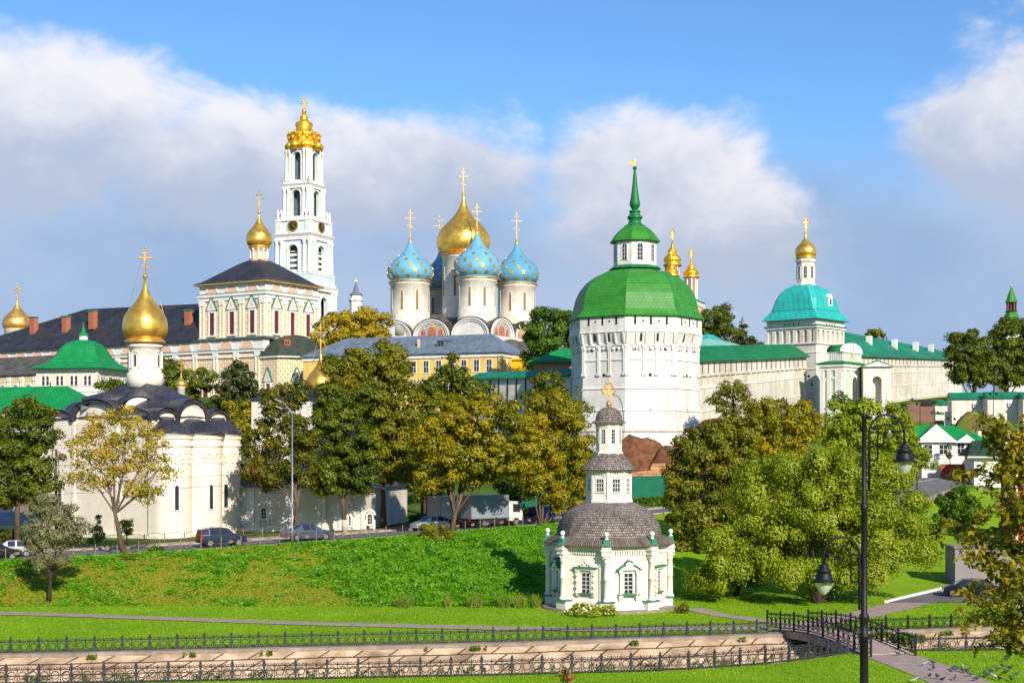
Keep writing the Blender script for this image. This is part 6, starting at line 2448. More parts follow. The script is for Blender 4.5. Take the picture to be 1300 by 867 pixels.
        mb.lathe([(r * .9, zr0 - .02)] + [(reave, zr0), (reave * .98, zr0 + .08)] + [(rtop + (reave - rtop) * q, zr0 + (zr1 - zr0) * w) for q, w in ((.72, .28), (.45, .58), (.2, .85), (0, 1))], 16, ph=ph, caps=False)
        mb.build(name + '_roof', M['shingle'], t)
        return ln
    lantern(1.70, 8.05, 10.62, 8.95, .95, .58, (2, 2), 2.12, 10.60, 11.85, 1.05, 'lower_lantern')
    # upper lantern with its domed cap
    r = 1.0
    mb = MB(); mb.lathe([(r * 1.1, 11.75), (r * 1.1, 11.95), (r, 12.0), (r, 14.2)], 8, ph=ph); ln = mb.build('upper_lantern', chw, t)
    for k in range(8):
        a = ph + R(22.5 + 45 * k)
        Mx = RZ(a) @ T(0, -r * c8)
        window(ln, Mx, 0, 12.65, .27, 1.05, False, .05, .04, 'trim', 'glass', (1, 3), False)
        b = MB(Mx)
        for i in range(5): b.box(-.3 + i * .15 - .025, -.3 + i * .15 + .025, -.07, .02, 13.82, 14.05)
        b.box(-.41, .41, -.1, .02, 14.05, 14.2)
        b.build('moulding', chw, ln)
    mb = MB(); mb.lathe([(.9, 14.16), (1.33, 14.2), (1.32, 14.28), (1.06, 14.42), (.98, 14.8), (.82, 15.12), (.52, 15.36), (.16, 15.46)], 16, ph=ph, caps=False); mb.build('cap_dome', M['shingle'], t)
    mb = MB(); mb.smooth = True
    mb.lathe([(.2, 15.4), (.12, 15.5), (.2, 15.56), (.24, 15.68), (.16, 15.84), (.06, 15.95)], 12)
    ob = mb.build('gilt_orb', M['gold_dull'], t)
    mb = MB(RZ(R(-4)))
    # broad trefoil cross
    mb.box(-.06, .06, -.05, .05, 15.9, 17.35); mb.box(-.5, .5, -.052, .052, 16.62, 16.78); mb.box(-.28, .28, -.052, .052, 17.0, 17.12)
    for x, zz in ((-.5, 16.7), (.5, 16.7), (0, 17.35), (-.28, 17.06), (.28, 17.06), (-.42, 16.86), (.42, 16.86), (-.42, 16.54), (.42, 16.54), (-.14, 17.28), (.14, 17.28)): mb.ball((x, 0, zz), .11, 6)
    mb.exxz([(-.3, 16.4), (-.3, 16.3), (.3, 16.14), (.3, 16.24)], -.05, .05)
    mb.build('cross', M['gold_dull'], t)
    mb = MB(); mb.smooth = True
    mb.tube([(.25, .05, 16.4), (.7, .1, 16.3), (1.0, .12, 15.8), (1.12, .14, 15.0), (1.15, .15, 14.3)], .03, 5); mb.build('lightning_rod', M['iron'], t)


chapel()


# ------------------------------------------------------------------ right-hand slope: stalls, houses, walls
def stall(px0, px1, Y, py_eave, py_ridge, py_base, label, group=None, ac=True):
    x0, x1 = xat(px0, Y), xat(px1, Y)
    zb = zat(py_base, Y)
    t = thing('market_stall', label, 'stall', ((x0 + x1) / 2, Y, zb), R(-4), group)
    w = (x1 - x0) / 2; d = 3.4
    ze, zt = zat(py_eave, Y) - zb, zat(py_ridge, Y) - zb
    mb = MB(); mb.box(-w, w, -d / 2, d / 2, -2.5, ze); mb.build('wall', M['white'], t)
    mb = MB(); mb.frus(-w * 1.04, w * 1.04, -d / 2 - .4, d / 2 + .4, ze, -w * .96, w * .96, d / 2 - .3, d / 2 + .2, zt); mb.build('roof', M['roof_sea'], t)
    mb = MB(); mb.box(w - .02, w + .09, -d / 2 - .1, d / 2 + .1, ze - .02, ze + .1); mb.exxz([(w * .7, 0), (w * .74, 0), (w * .74, .1), (w * .7, .1)], -d / 2 - .1, -d / 2); mb.build('barge_board', M['trim'], t)
    if ac:
        mb = MB(T(w * .3, -d / 2, ze - 1.5)); mb.box(-.45, .45, -.4, 0, 0, .75); a = mb.build('air_conditioner', M['trim'], t)
        mb = MB(T(w * .3 - .1, -d / 2 - .41, ze - 1.12) @ Matrix.Rotation(HALF, 4, 'X')); mb.lathe([(.3, 0), (.3, .04)], 14); mb.build('fan', M['galv'], a)
    return t


stall(1206, 1250, 262, 507, 498, 521, 'white market stall with a green roof, leftmost of the row on the bank')
stall(1251, 1294, 258, 506, 497, 520, 'white market stall with a green roof, second in the row on the bank')
stall(1296, 1345, 254, 506, 497, 520, 'white market stall with a green roof, cut by the right edge of the picture', ac=False)

Y = 275
t = thing('kiosk', 'small white kiosk with a green hipped roof left of the market stalls', 'kiosk', (xat(1196, Y), Y, zat(524, Y)), R(-10))
mb = MB(); mb.box(-1.5, 1.5, -1.5, 1.5, -1.5, 1.5); mb.build('wall', M['white'], t)
mb = MB(); mb.frus(-1.8, 1.8, -1.8, 1.8, 1.5, -.2, .2, -.2, .2, 2.4); mb.build('roof', M['roof_sea'], t)
mb = MB(); mb.box(-1.52, 1.52, -1.52, -1.5, -.4, .1); mb.build('green_band', M['greentrim'], t)

Y = 282
t = thing('hoarding', 'brown boarded hoarding under the long fortress wall', 'hoarding', (xat(1168, Y), Y, zat(526, Y)), R(-8))
mb = MB(); mb.add([(-2.8, 0, -1.5), (2.8, 0, -1.5), (2.8, 0, 1.5), (2.2, 0, 2.5), (-2.5, 0, 2.0), (-2.8, .2, -1.5), (2.8, .2, -1.5), (2.8, .2, 1.5), (2.2, .2, 2.5), (-2.5, .2, 2.0)],
                  [(0, 1, 2, 3, 4), (9, 8, 7, 6, 5), (0, 5, 6, 1), (1, 6, 7, 2), (2, 7, 8, 3), (3, 8, 9, 4), (4, 9, 5, 0)]); mb.build('boards', M['brownboard'], t)
mb = MB(); mb.box(.3, 2.4, -.25, -.01, 1.75, 2.4); mb.build('dark_sign', M['dark'], t)

Y = 262
t = thing('garden_wall', 'white stub of a wall stepping down the bank below the first stall', 'wall', (xat(1209, Y), Y, zat(536, Y)), R(-25))
mb = MB(); mb.box(-1.4, 1.4, -.3, .3, -2, 2.0); mb.build('wall', M['white'], t)


def cottage():
    Y = 232
    s = F / Y
    X = xat(1203, Y)
    zb = zat(588, Y)
    t = thing('cottage', 'white cottage with bright green gabled roofs and a glazed front behind a red wall', 'house', (X, Y, zb), R(-8))
    z = lambda p: zat(p, Y) - zb
    mb = MB(); mb.box(-4.6, 5.6, -3.5, 5, -3, z(561)); mb.build('wall', M['trim'], t)
    # main roof, front gables
    mb = MB()
    mb.add([(-9, -1.5, z(561)), (6.8, -3.8, z(561)), (6.8, 5.8, z(561)), (-9, 5.8, z(561)), (-7, 1.5, z(540)), (1.2, 1.5, z(540))], [(0, 1, 5, 4), (1, 2, 5), (2, 3, 4, 5), (3, 0, 4), (0, 3, 2, 1)])
    mb.exxz([(-5.6, z(561.5)), (.9, z(561.5)), (-2.4, z(539.2))], -3.9, 1.5)
    mb.exxz([(.6, z(562)), (4.0, z(562)), (2.3, z(552))], -4.1, 0)
    mb.build('roof', M['roof_bright'], t)
    mb = MB()
    for (a, b_, c, y) in (((-5.7, z(561.5)), (1.0, z(561.5)), (-2.4, z(538.6)), -3.95), ((.5, z(562)), (4.1, z(562)), (2.3, z(551.4)), -4.15)):
        mb.exxz([a, b_, c], y - .12, y)
    mb.box(.9, 6.9, -4.05, -3.6, z(562.6), z(561) - .01)
    mb.build('gable', M['trim'], t)
    for xc, w, h in ((-3.6, 1.2, 1.5), (-1.2, 1.2, 1.5), (1.5, 1.0, 1.8), (3.0, 1.0, 1.8), (4.6, 1.3, 1.6)):
        window(t, fm(0, 0, -3.5), xc, z(573) - .4, w, h, False, .1, .06, 'trim', 'glass', (1, 1))
    mb = MB(); mb.box(5.2, 5.7, 2, 2.5, z(556), z(547)); mb.build('chimney', M['trim'], t)
    t2 = thing('red_wall', 'low red wall in front of the white cottage', 'wall', (xat(1213, 226), 226, zat(599, 226)), R(-8))
    mb = MB(); mb.box(-2.3, 2.3, -.2, .2, -3, 1.15); mb.build('wall', M['redpaint'], t2)
    mb = MB(); mb.box(-2.4, 2.4, -.28, .28, 1.15, 1.25); mb.build('coping', M['redpaint'], t2)
    # dark green shingled house beside it
    Y2 = 218
    t3 = thing('shingled_house', 'house with dark green shingle roofs and a round white arched gable', 'house', (xat(1258, Y2), Y2, zat(594, Y2)), R(-6))
    q = lambda p: zat(p, Y2) - t3.location.z
    mb = MB(); mb.box(-2.5, 9, 0, 7, -3, q(579)); mb.build('wall', M['trim'], t3)
    tg = tile_mat('dark_green_roof_shingles', (.035, .085, .05), (.028, .06, .038), (.015, .03, .02), .5, .35, rough=.85)
    mb = MB(); mb.add([(-3.6, -.8, q(579)), (4.2, -.8, q(579)), (3.0, 3.5, q(559)), (-2.0, 3.5, q(559)), (-3.6, -.8, q(579) + .15), (4.2, -.8, q(579) + .15), (4.2, 7, q(579)), (-3.6, 7, q(579))], [(0, 1, 5, 4), (4, 5, 2, 3), (5, 1, 6, 2), (2, 6, 7, 3), (4, 3, 7, 0), (0, 7, 6, 1)])
    mb.add([(.8, .5, q(570)), (10, .5, q(570)), (9, 4, q(548)), (1.8, 4, q(548)), (10, 7, q(570)), (.8, 7, q(570))], [(0, 1, 2, 3), (1, 4, 2), (2, 4, 5, 3), (3, 5, 0)])
    mb.build('roof', tg, t3)
    mb = MB(); mb.box(-3.7, 4.3, -.95, -.72, q(581), q(579) - .02); mb.box(.7, 4.4, .3, .5, q(571.5), q(570) - .02); mb.build('fascia', M['trim'], t3)
    mb = MB(); mb.archivolt(4.6, q(569), 1.9, 2.75, -.6, .4, 14); mb.box(1.85, 2.7, -.6, .4, q(579), q(569)); mb.box(4.5, 9, -.5, .3, q(551) - .6, q(551)); a = mb.build('arched_gable', M['trim'], t3)
    mb = MB(); mb.box(5.6, 6.9, -.6, -.52, q(556), q(551)); mb.build('sign_board', M['sand'], t3)
    mb = MB(); mb.box(2.3, 8.8, .2, .45, q(590), q(571)); mb.build('red_panel', M['redpaint'], t3)
    # red building at the very edge
    Y3 = 150
    t4 = thing('red_building', 'bright red building wall at the right edge behind the foreground leaves', 'building', (xat(1310, Y3), Y3, terr(xat(1310, Y3), Y3)), R(-4))
    q = lambda p: zat(p, Y3) - t4.location.z
    mb = MB(); mb.box(-1.6, 5, 0, 6, -2, q(583)); mb.build('wall', M['redpaint'], t4)
    mb = MB(); mb.box(-1.72, -1.5, -.12, .1, -2, q(583)); mb.box(-1.9, 5.2, -.3, 6.2, q(583), q(580)); mb.build('trim', M['trim'], t4)
    window(t4, fm(0), 1.5, q(628), 1.2, 1.6, False, .12, .08, 'trim', 'glass', (1, 1))


cottage()

# grey shed behind the parked car
Y = 123.0
t = thing('shed', 'plain grey rendered shed wall behind the parked black car', 'shed', (xat(1262, Y), Y, terr(xat(1262, Y), Y)), R(-5))
q = lambda p: zat(p, Y) - t.location.z
mb = MB(); mb.box(-3.3, 4.5, 0, 4, -1, q(696)); mb.build('wall', M['greyboard'], t)
mb = MB(); mb.box(-3.45, 4.7, -.15, 4.2, q(696), q(694)); mb.build('roof_slab', M['concrete'], t)
mb = MB(); mb.box(-.75, -.55, -.06, 0, q(708), q(705.5)); mb.build('vent', M['dark'], t)

# works at the foot of the tower: netting fence, stone terraces, hedge
Yn = 183
t = thing('netting_fence', 'dark green netting fence across the foot of the tower mound', 'fence', (xat(830, Yn), Yn, terr(xat(830, Yn), Yn)), R(10))
q = lambda p: zat(p, Yn) - t.location.z
mb = MB(); mb.add([(-16, 0, -1), (9, 0, -1), (9, 0, q(602)), (4, 0, q(602.5)), (0, 0, q(604)), (-6, 0, q(605)), (-16, 0, q(606)), (-16, .05, -1), (9, .05, -1), (9, .05, q(602)), (4, .05, q(602.5)), (0, .05, q(604)), (-6, .05, q(605)), (-16, .05, q(606))],
                  [(0, 1, 2, 3, 4, 5, 6), (13, 12, 11, 10, 9, 8, 7), (2, 9, 10, 3), (3, 10, 11, 4), (4, 11, 12, 5), (5, 12, 13, 6), (1, 8, 9, 2), (6, 13, 7, 0)]); mb.build('netting', M['net'], t)
mb0 = MB(); mb0.box(-.05, .05, .06, .16, -1, q(603)); pp = mb0.build('post', M['iron_grey'], t); pp.location = (-15, 0, 0)
for i in range(1, 10):
    c = pp.copy(); col.objects.link(c); c.parent = t; c.location = (-15 + i * 2.6, 0, 0)
Yn = 172
t = thing('netting_fence', 'dark green netting fence behind the golden trees and the box truck', 'fence', (xat(600, Yn), Yn, terr(xat(600, Yn), Yn)), R(8))
mb = MB(); mb.box(-6.3, 12, 0, .05, -1, 2.2); mb.build('netting', M['net'], t)
mb = MB()
for i in range(8): mb.box(-6.2 + i * 2.5, -6.1 + i * 2.5, .06, .16, -1, 2.25)
build_each(mb, 'post', M['iron_grey'], t)
for k, (Yt_, pts, lab) in enumerate(((187, [(790, 602), (820, 597.5), (845, 595.5), (870, 592)], 'lower course of the orange stone terrace under the tower mound'), (192, [(826, 594), (828, 588.5), (850, 588), (868, 585.5), (880, 583)], 'upper course of the orange stone terrace under the tower mound'))):
    x0, x1 = xat(pts[0][0], Yt_), xat(pts[-1][0], Yt_)
    t = thing('stone_terrace', lab, 'retaining wall', ((x0 + x1) / 2, Yt_, zat(612, Yt_)))
    zb = t.location.z; xm = t.location.x
    P = [(x0 - xm, -2)] + [(x1 - xm, -2)] + [(xat(p, Yt_) - xm, zat(y, Yt_) - zb) for p, y in reversed(pts)]
    mb = MB(); mb.exxz(P, 0, 1.2); mb.build('stonework', tile_mat('orange_stone_blocks', (.60, .33, .16), (.46, .24, .11), (.2, .09, .04), 1.6, .55, rough=.9, dirt=(.7, .65, .6)), t)


def mound(name, label, cx, cy, rx, ry, h, m, seed, n=28, mrows=12):
    z0 = terr(cx, cy)
    rg = random.Random(seed)
    v, f = [], []
    for k in range(mrows + 1):
        rr = k / mrows
        for i in range(n):
            a = 2 * math.pi * i / n
            x, y = rx * rr * math.cos(a), ry * rr * math.sin(a)
            hh = h * (1 - sstep((rr - .25) / .75))
            nn = mnoise.noise(Vector((x * .5 + seed, y * .5, 0))) * .3 + mnoise.noise(Vector((x * 1.6 + seed, y * 1.6, 3))) * .35
            v.append((x, y, hh * (1 + .25 * nn) - (.6 if k == mrows else 0) + terr(cx + x, cy + y) - z0))
    for k in range(mrows):
        for i in range(n):
            j = (i + 1) % n
            f.append((k * n + i, (k + 1) * n + i, (k + 1) * n + j, k * n + j))
    me = bpy.data.meshes.new(name); me.from_pydata(v, [], f); me.materials.append(m)
    me.polygons.foreach_set('use_smooth', [True] * len(me.polygons))
    o = bpy.data.objects.new(name, me); col.objects.link(o); o.location = (cx, cy, z0)
    tag(o, label, 'earth mound')
    return o


mound('earth_mound', 'big heap of red-brown soil against the foot of the great tower', xat(815, 206), 206, 8.0, 3.4, zat(557, 206) - terr(xat(815, 206), 206), M['soil'], 3)
mound('earth_mound', 'reddish soil bank under the fortress wall right of the great tower', xat(928, 212), 212, 11, 7, zat(536, 212) - terr(xat(928, 212), 212), M['soil'], 9)
mound('earth_mound', 'low spread of bare red soil at the right foot of the soil heap', xat(862, 204), 204, 6.5, 3.5, zat(567, 204) - terr(xat(862, 204), 204), M['soil'], 5)
mound('grass_mound', 'brown and green grassy mound below the market stalls', xat(1243, 240), 240, 9.0, 7, zat(527, 240) - terr(xat(1243, 240), 240), mat('mown_bank', (.16, .20, .02), (.17, .095, .04), .35, 7, .95, bump=.5, lo=.45, hi=.6), 12)


# ------------------------------------------------------------------ vehicles
def vehicle(name, label, cat, loc, rot, paint, st, wheels, lights, wheel_r=.31, hw=.84, glass_st=(2, 6), top_mat=None):
    """st: stations along x (front = +x): (x, z_low, z_belt, z_top, half_top); between glass_st the top is a cabin"""
    t = thing(name, label, cat, loc, rot)
    mb = MB(); mb.smooth = False
    gl = MB()
    rings = []
    for (x, zl, zb, zt, wt) in st:
        taper = 1.0 if abs(x) < abs(st[-1][0]) * .85 else .90
        w = hw * taper
        rings.append([(x, -w * .94, zl), (x, -w, zl + (zb - zl) * .45), (x, -w * .985, zb), (x, -wt * taper, zt), (x, wt * taper, zt), (x, w * .985, zb), (x, w, zl + (zb - zl) * .45), (x, w * .94, zl)])
    mb.loft(rings)
    body = mb.build('body', paint, t, 0.03)
    # glass: side strips and the sloping ends of the cabin
    def pane(q, s=.84, off=.012):
        q = [Vector(p) for p in q]
        c = sum(q, Vector()) / 4
        n = (q[1] - q[0]).cross(q[3] - q[0]).normalized()
        if n.dot(c - Vector((c.x * .6, 0, .6))) < 0: n = -n
        P = [c + (p - c) * s + n * off for p in q]
        P2 = [p - n * (off + .02) for p in P]
        gl.add([tuple(p) for p in P + P2], [(0, 1, 2, 3), (7, 6, 5, 4), (0, 4, 5, 1), (1, 5, 6, 2), (2, 6, 7, 3), (3, 7, 4, 0)])
    a, b = glass_st
    for k in range(a, b):
        r0, r1 = rings[k], rings[k + 1]
        top0, top1 = st[k][3] - st[k][2], st[k + 1][3] - st[k + 1][2]
        if top0 > .25 and top1 > .25:
            pane([r0[2], r1[2], r1[3], r0[3]]); pane([r0[5], r1[5], r1[4], r0[4]])
        elif abs(top0 - top1) > .2:
            pane([r0[3], r1[3], r1[4], r0[4]], .88)
            hi, lo_ = (r0, r1) if top0 > top1 else (r1, r0)
    gl.build('window', M['glass'], t)
    for (x, s) in wheels:
        for sgn in (-1, 1):
            Mx = T(x, sgn * (hw - .10), wheel_r) @ Matrix.Rotation(HALF, 4, 'X')
            b = MB(Mx); b.lathe([(wheel_r * .62, -.11), (wheel_r * .93, -.11), (wheel_r, -.07), (wheel_r, .07), (wheel_r * .93, .11), (wheel_r * .62, .11)], 20)
            wh = b.build('wheel', M['tyre'], t)
            b = MB(Mx); b.lathe([(wheel_r * .60, -.125), (wheel_r * .60, .125)], 14); b.build('rim', M['rim'], wh)
    xf, xb = st[-1][0], st[0][0]
    for sgn in (-1, 1):
        b = MB(); b.box(xf - .16, xf + .015, sgn * hw * .66 - .17, sgn * hw * .66 + .17, st[-1][2] - .20, st[-1][2] - .04); b.build('headlight', M['lampclear'], t)
        b = MB(); b.box(xb - .02, xb + .2, sgn * hw * .74 - .14, sgn * hw * .74 + .14, st[0][2] - .24, st[0][2] - .02 + lights); b.build('taillight', M['lampred'], t)
    b = MB(); b.box(xf - .1, xf + .05, -hw * .84, hw * .84, st[-1][1], st[-1][1] + .16); b.box(xb - .05, xb + .1, -hw * .84, hw * .84, st[0][1], st[0][1] + .16); b.build('bumper', M['tyre'] if lights > .05 else paint, t)
    return t


def paintm(name, c, metal=.3, rough=.28):
    m = mat(name, c, tuple(x * .85 for x in c), 1.5, 3, rough, metal, spec=.5)
    m.node_tree.nodes['Principled BSDF'].inputs['Coat Weight'].default_value = .6
    m.node_tree.nodes['Principled BSDF'].inputs['Coat Roughness'].default_value = .12
    return m


SEDAN = [(-2.2, .32, .82, .88, .62), (-2.05, .26, .86, .95, .68), (-1.45, .22, .88, .98, .70), (-.75, .2, .90, 1.38, .56), (.0, .2, .90, 1.43, .57), (.45, .2, .90, 1.38, .56), (1.15, .2, .90, .96, .70), (1.9, .24, .76, .82, .70), (2.2, .3, .66, .72, .60)]
SUV = [(-1.95, .38, .95, 1.0, .70), (-1.88, .32, .98, 1.45, .60), (-1.2, .3, .98, 1.58, .60), (-.3, .3, .98, 1.60, .60), (.4, .3, .98, 1.54, .60), (.95, .3, .98, 1.03, .72), (1.7, .32, .88, .94, .72), (1.98, .38, .76, .82, .62)]
HATCH = [(-1.95, .32, .84, .90, .64), (-1.85, .26, .88, 1.15, .62), (-1.3, .22, .90, 1.42, .57), (-.4, .2, .90, 1.47, .57), (.35, .2, .90, 1.42, .57), (1.1, .2, .90, .96, .70), (1.7, .24, .78, .84, .68), (1.98, .3, .68, .74, .58)]


def on_road(px, off):
    lo, hi = -80.0, 80.0
    for _ in range(60):
        m_ = (lo + hi) / 2
        if m_ / (yt(m_) + off) < (px - 650) / F: lo = m_
        else: hi = m_
    x = lo
    dyx = (yt(x + .1) - yt(x - .1)) / .2
    return Vector((x, yt(x) + off, zr(x) + .015)), math.atan2(dyx, 1)


p, a = on_road(281, 3.6)
v1 = vehicle('parked_car', 'dark navy off-road car on the road in front of the cream church', 'car', p, a, paintm('navy_paint', (.03, .042, .085)), SUV, [(-1.18, 0), (1.22, 0)], .12, .34, .85, (0, 6))
p, a = on_road(390, 4.4)
v2 = vehicle('parked_car', 'dark grey-blue saloon car passing the tall grey street lamp', 'car', p, a, paintm('graphite_paint', (.10, .125, .165)), SEDAN, [(-1.3, 0), (1.38, 0)], .0, .32, .87, (2, 6))
p, a = on_road(14, 5.6)
vehicle('parked_car', 'silver hatchback behind the grey willow at the left edge', 'car', p, a + math.pi, paintm('silver_paint', (.62, .63, .65), .5), HATCH, [(-1.25, 0), (1.28, 0)], .0, .31, .86, (1, 5))
p, a = on_road(-6, 2.2)
vehicle('parked_car', 'black car cut off by the left edge of the picture', 'car', p, a, paintm('black_paint', (.012, .013, .016)), SEDAN, [(-1.3, 0), (1.38, 0)], .0, .32, .87, (2, 6))
p, a = on_road(546, 7.0)
vehicle('parked_car', 'silver car in the road behind the grey box truck', 'car', p, a + math.pi, paintm('silver_paint', (.66, .67, .70), .5), HATCH, [(-1.25, 0), (1.28, 0)], .0, .31, .86, (1, 5))
p, a = on_road(692, 8.5)
vehicle('parked_car', 'bright blue car glimpsed through leaves ahead of the truck', 'car', p, a, paintm('blue_paint', (.01, .03, .42)), SUV, [(-1.18, 0), (1.22, 0)], .12, .34, .85, (0, 6))
Yc = 116.0
vehicle('parked_car', 'black car parked facing left in front of the grey shed', 'car', (xat(1229, Yc), Yc, terr(xat(1229, Yc), Yc) + .07), R(180 - 12), paintm('black_paint', (.012, .014, .02)), HATCH, [(-1.25, 0), (1.28, 0)], .0, .31, .86, (1, 5))
v1.scale = v2.scale = (1.12, 1.12, 1.12)


def truck(px, off, label, L=6.0, boxcol=(.27, .30, .34), cab=True):
    p, a = on_road(px, off)
    t = thing('box_truck', label, 'truck', p, a)
    bm_ = mat('truck_box_sheet', boxcol, tuple(x * .85 for x in boxcol), 1.0, 6, .55, .1, bump=.05)
    mb = MB(); mb.box(-L / 2 - 1.1, L / 2 - 1.1, -1.2, 1.2, 1.0, 3.35); bx = mb.build('cargo_box', bm_, t, .04)
    mb = MB()
    for x in (-L / 2 - 1.1, L / 2 - 1.16):
        mb.box(x - .02, x + .08, -1.23, 1.23, 1.0, 3.37)
    mb.box(-L / 2 - 1.1, L / 2 - 1.1, -1.225, 1.225, 3.3, 3.38); mb.box(-L / 2 - 1.1, L / 2 - 1.1, -1.225, 1.225, .95, 1.04)
    mb.build('box_edging', M['galv'], bx)
    mb = MB(); mb.box(-L / 2 - 1, L / 2 + 1.3, -.5, .5, .62, .95)
    for s in (-1, 1): mb.box(-L / 2 + .6, L / 2 - 1.6, s * 1.0 - .06, s * 1.0 + .06, .45, .85)
    mb.build('chassis', M['dark'], t)
    if cab:
        cw = mat('white_cab_paint', (.72, .70, .66), (.62, .6, .56), 1.5, 4, .4, spec=.5)
        x0 = L / 2 - .98
        mb = MB(); mb.exxz([(x0, .62), (x0 + 1.85, .55), (x0 + 1.92, 1.0), (x0 + 1.85, 1.55), (x0 + 1.5, 2.62), (x0 + .1, 2.7), (x0, 2.6)], -1.08, 1.08); mb.build('cab', cw, t, .05)
        mb = MB()
        for s in (-1, 1):
            mb.exxz([(x0 + .55, 1.55), (x0 + 1.55, 1.5), (x0 + 1.35, 2.35), (x0 + .55, 2.4)], s * 1.085 - .01, s * 1.085 + .01)
        mb.M = T(x0 + 1.69, 0, 2.08) @ Matrix.Rotation(-R(18), 4, 'Y')
        mb.box(-.02, .03, -.95, .95, -.5, .45)
        mb.build('window', M['glass'], t)
        for s in (-1, 1):
            b = MB(); b.box(x0 + 1.85, x0 + 1.95, s * .8 - .16, s * .8 + .16, .85, 1.05); b.build('headlight', M['lampclear'], t)
            b = MB(); b.tube([(x0 + 1.6, s * 1.08, 2.3), (x0 + 1.8, s * 1.3, 2.3)], .02, 5); b.box(x0 + 1.76, x0 + 1.84, s * 1.32 - .1, s * 1.32 + .1, 1.95, 2.4); b.build('mirror', M['dark'], t)
        b = MB(); b.box(x0 + 1.3, x0 + 1.98, -1.1, 1.1, .38, .66); b.build('bumper', M['tyre'], t)
    for x in (-L / 2 + .7, L / 2 + .0):
        for s in (-1, 1):
            Mx = T(x, s * .95, .46) @ Matrix.Rotation(HALF, 4, 'X')
            b = MB(Mx); b.lathe([(.28, -.16), (.44, -.15), (.46, -.1), (.46, .1), (.44, .15), (.28, .16)], 20); wh = b.build('wheel', M['tyre'], t)
            b = MB(Mx); b.lathe([(.27, -.165), (.27, .165)], 12); b.build('rim', M['rim'], wh)
    for s in (-1, 1):
        b = MB(); b.box(-L / 2 - 1.16, -L / 2 - 1.08, s * .95 - .12, s * .95 + .12, .72, .92); b.build('taillight', M['lampred'], t)
    return t


truck(624, 3.9, 'grey box truck with a white cab under the golden trees', 4.9)
truck(575, 7.8, 'pale van body half hidden behind the grey box truck', 2.6, (.55, .57, .58))


# ------------------------------------------------------------------ fences
def ornate_panel(L, h, lean=0.0, m='iron_grey'):
    b = MB()
    r = .028
    def sl(x): return lean * x / L
    b.tube([(0, 0, .10), (L, 0, .10 + lean)], r, 5); b.tube([(0, 0, h - .10), (L, 0, h - .10 + lean)], r, 5)
    n = 3
    for i in range(n):
        xc = L * (i + .5) / n
        rr = min(L / n * .36, (h - .3) * .36)
        zc = .10 + (h - .2) * .56 + sl(xc)
        for (ra, tx, tz) in ((rr, 0, 0),):
            b.tube([(xc + ra * math.cos(k * math.pi / 7), 0, zc + ra * math.sin(k * math.pi / 7)) for k in range(15)], r * .95, 5, False)
        # scrolls under the ring and on top of the rail
        for s in (-1, 1):
            b.tube([(xc, 0, .12 + sl(xc)), (xc + s * rr * .5, 0, .16 + sl(xc)), (xc + s * rr * .95, 0, .28 + sl(xc)), (xc + s * rr * .8, 0, zc - rr * .75)], r * .8, 4, False)
            b.tube([(xc + s * rr * 1.25, 0, h - .10 + sl(xc)), (xc + s * rr * .9, 0, h - .02 + sl(xc)), (xc + s * rr * .4, 0, h + .02 + sl(xc)), (xc + s * rr * .15, 0, h - .08 + sl(xc))], r * .8, 4, False)
        if i:
            x = L * i / n
            b.tube([(x, 0, .1 + sl(x)), (x, 0, h - .02 + sl(x))], r, 5)
            b.ball((x, 0, h + .02 + sl(x)), .045, 6)
    return b


def canal_fence(label, fn, x0, x1, off, m, step=1.66, h=.86):
    pts = []
    x = x0
    while x < x1 - .4:
        pts.append(Vector((x, fn(x) + off, 0)))
        sl = (fn(x + .5) - fn(x)) / .5
        x += step / math.sqrt(1 + sl * sl)
    pts.append(Vector((x1, fn(x1) + off, 0)))
    t = thing('iron_fence', label, 'fence', pts[len(pts) // 2])
    o = t.location.copy()
    pm = MB(); pm.box(-.055, .055, -.055, .055, -.1, h + .02); pm.box(-.08, .08, -.08, .08, h + .02, h + .06); pm.smooth = True
    pm.lathe([(.04, h + .06), (.075, h + .12), (.04, h + .2), (.01, h + .24)], 8)
    p0 = pm.build('post', M[m], t)
    q0 = ornate_panel(step, h).build('panel', M[m], t)
    for i, p in enumerate(pts):
        c = p0 if i == 0 else p0.copy()
        if i: col.objects.link(c); c.parent = t
        c.location = p - o
        if i < len(pts) - 1:
            d = pts[i + 1] - p
            c.rotation_euler = (0, 0, math.atan2(d.y, d.x))
            q = q0 if i == 0 else q0.copy()
            if i: col.objects.link(q); q.parent = t
            q.location = p - o
            q.rotation_euler = (0, 0, math.atan2(d.y, d.x))
            q.scale = (d.length / step, 1, 1)
    return t


canal_fence('nearest black ornamental fence along the canal, left of the footbridge', yf, -33, 20.1, 0.0, 'iron_grey', 1.66, .88)
canal_fence('far black ornamental fence along the canal, below the meadow path', yk, -38, 16.9, 0.0, 'iron_grey', 1.62, .84)
canal_fence('ornamental fence on the near canal edge right of the footbridge, by the pigeons', yf, 24.3, 40, 0.0, 'iron_grey', 1.66, .84)
canal_fence('ornamental fence on the far canal edge right of the footbridge', yk, 22.0, 44, 0.0, 'iron', 1.62, .84)

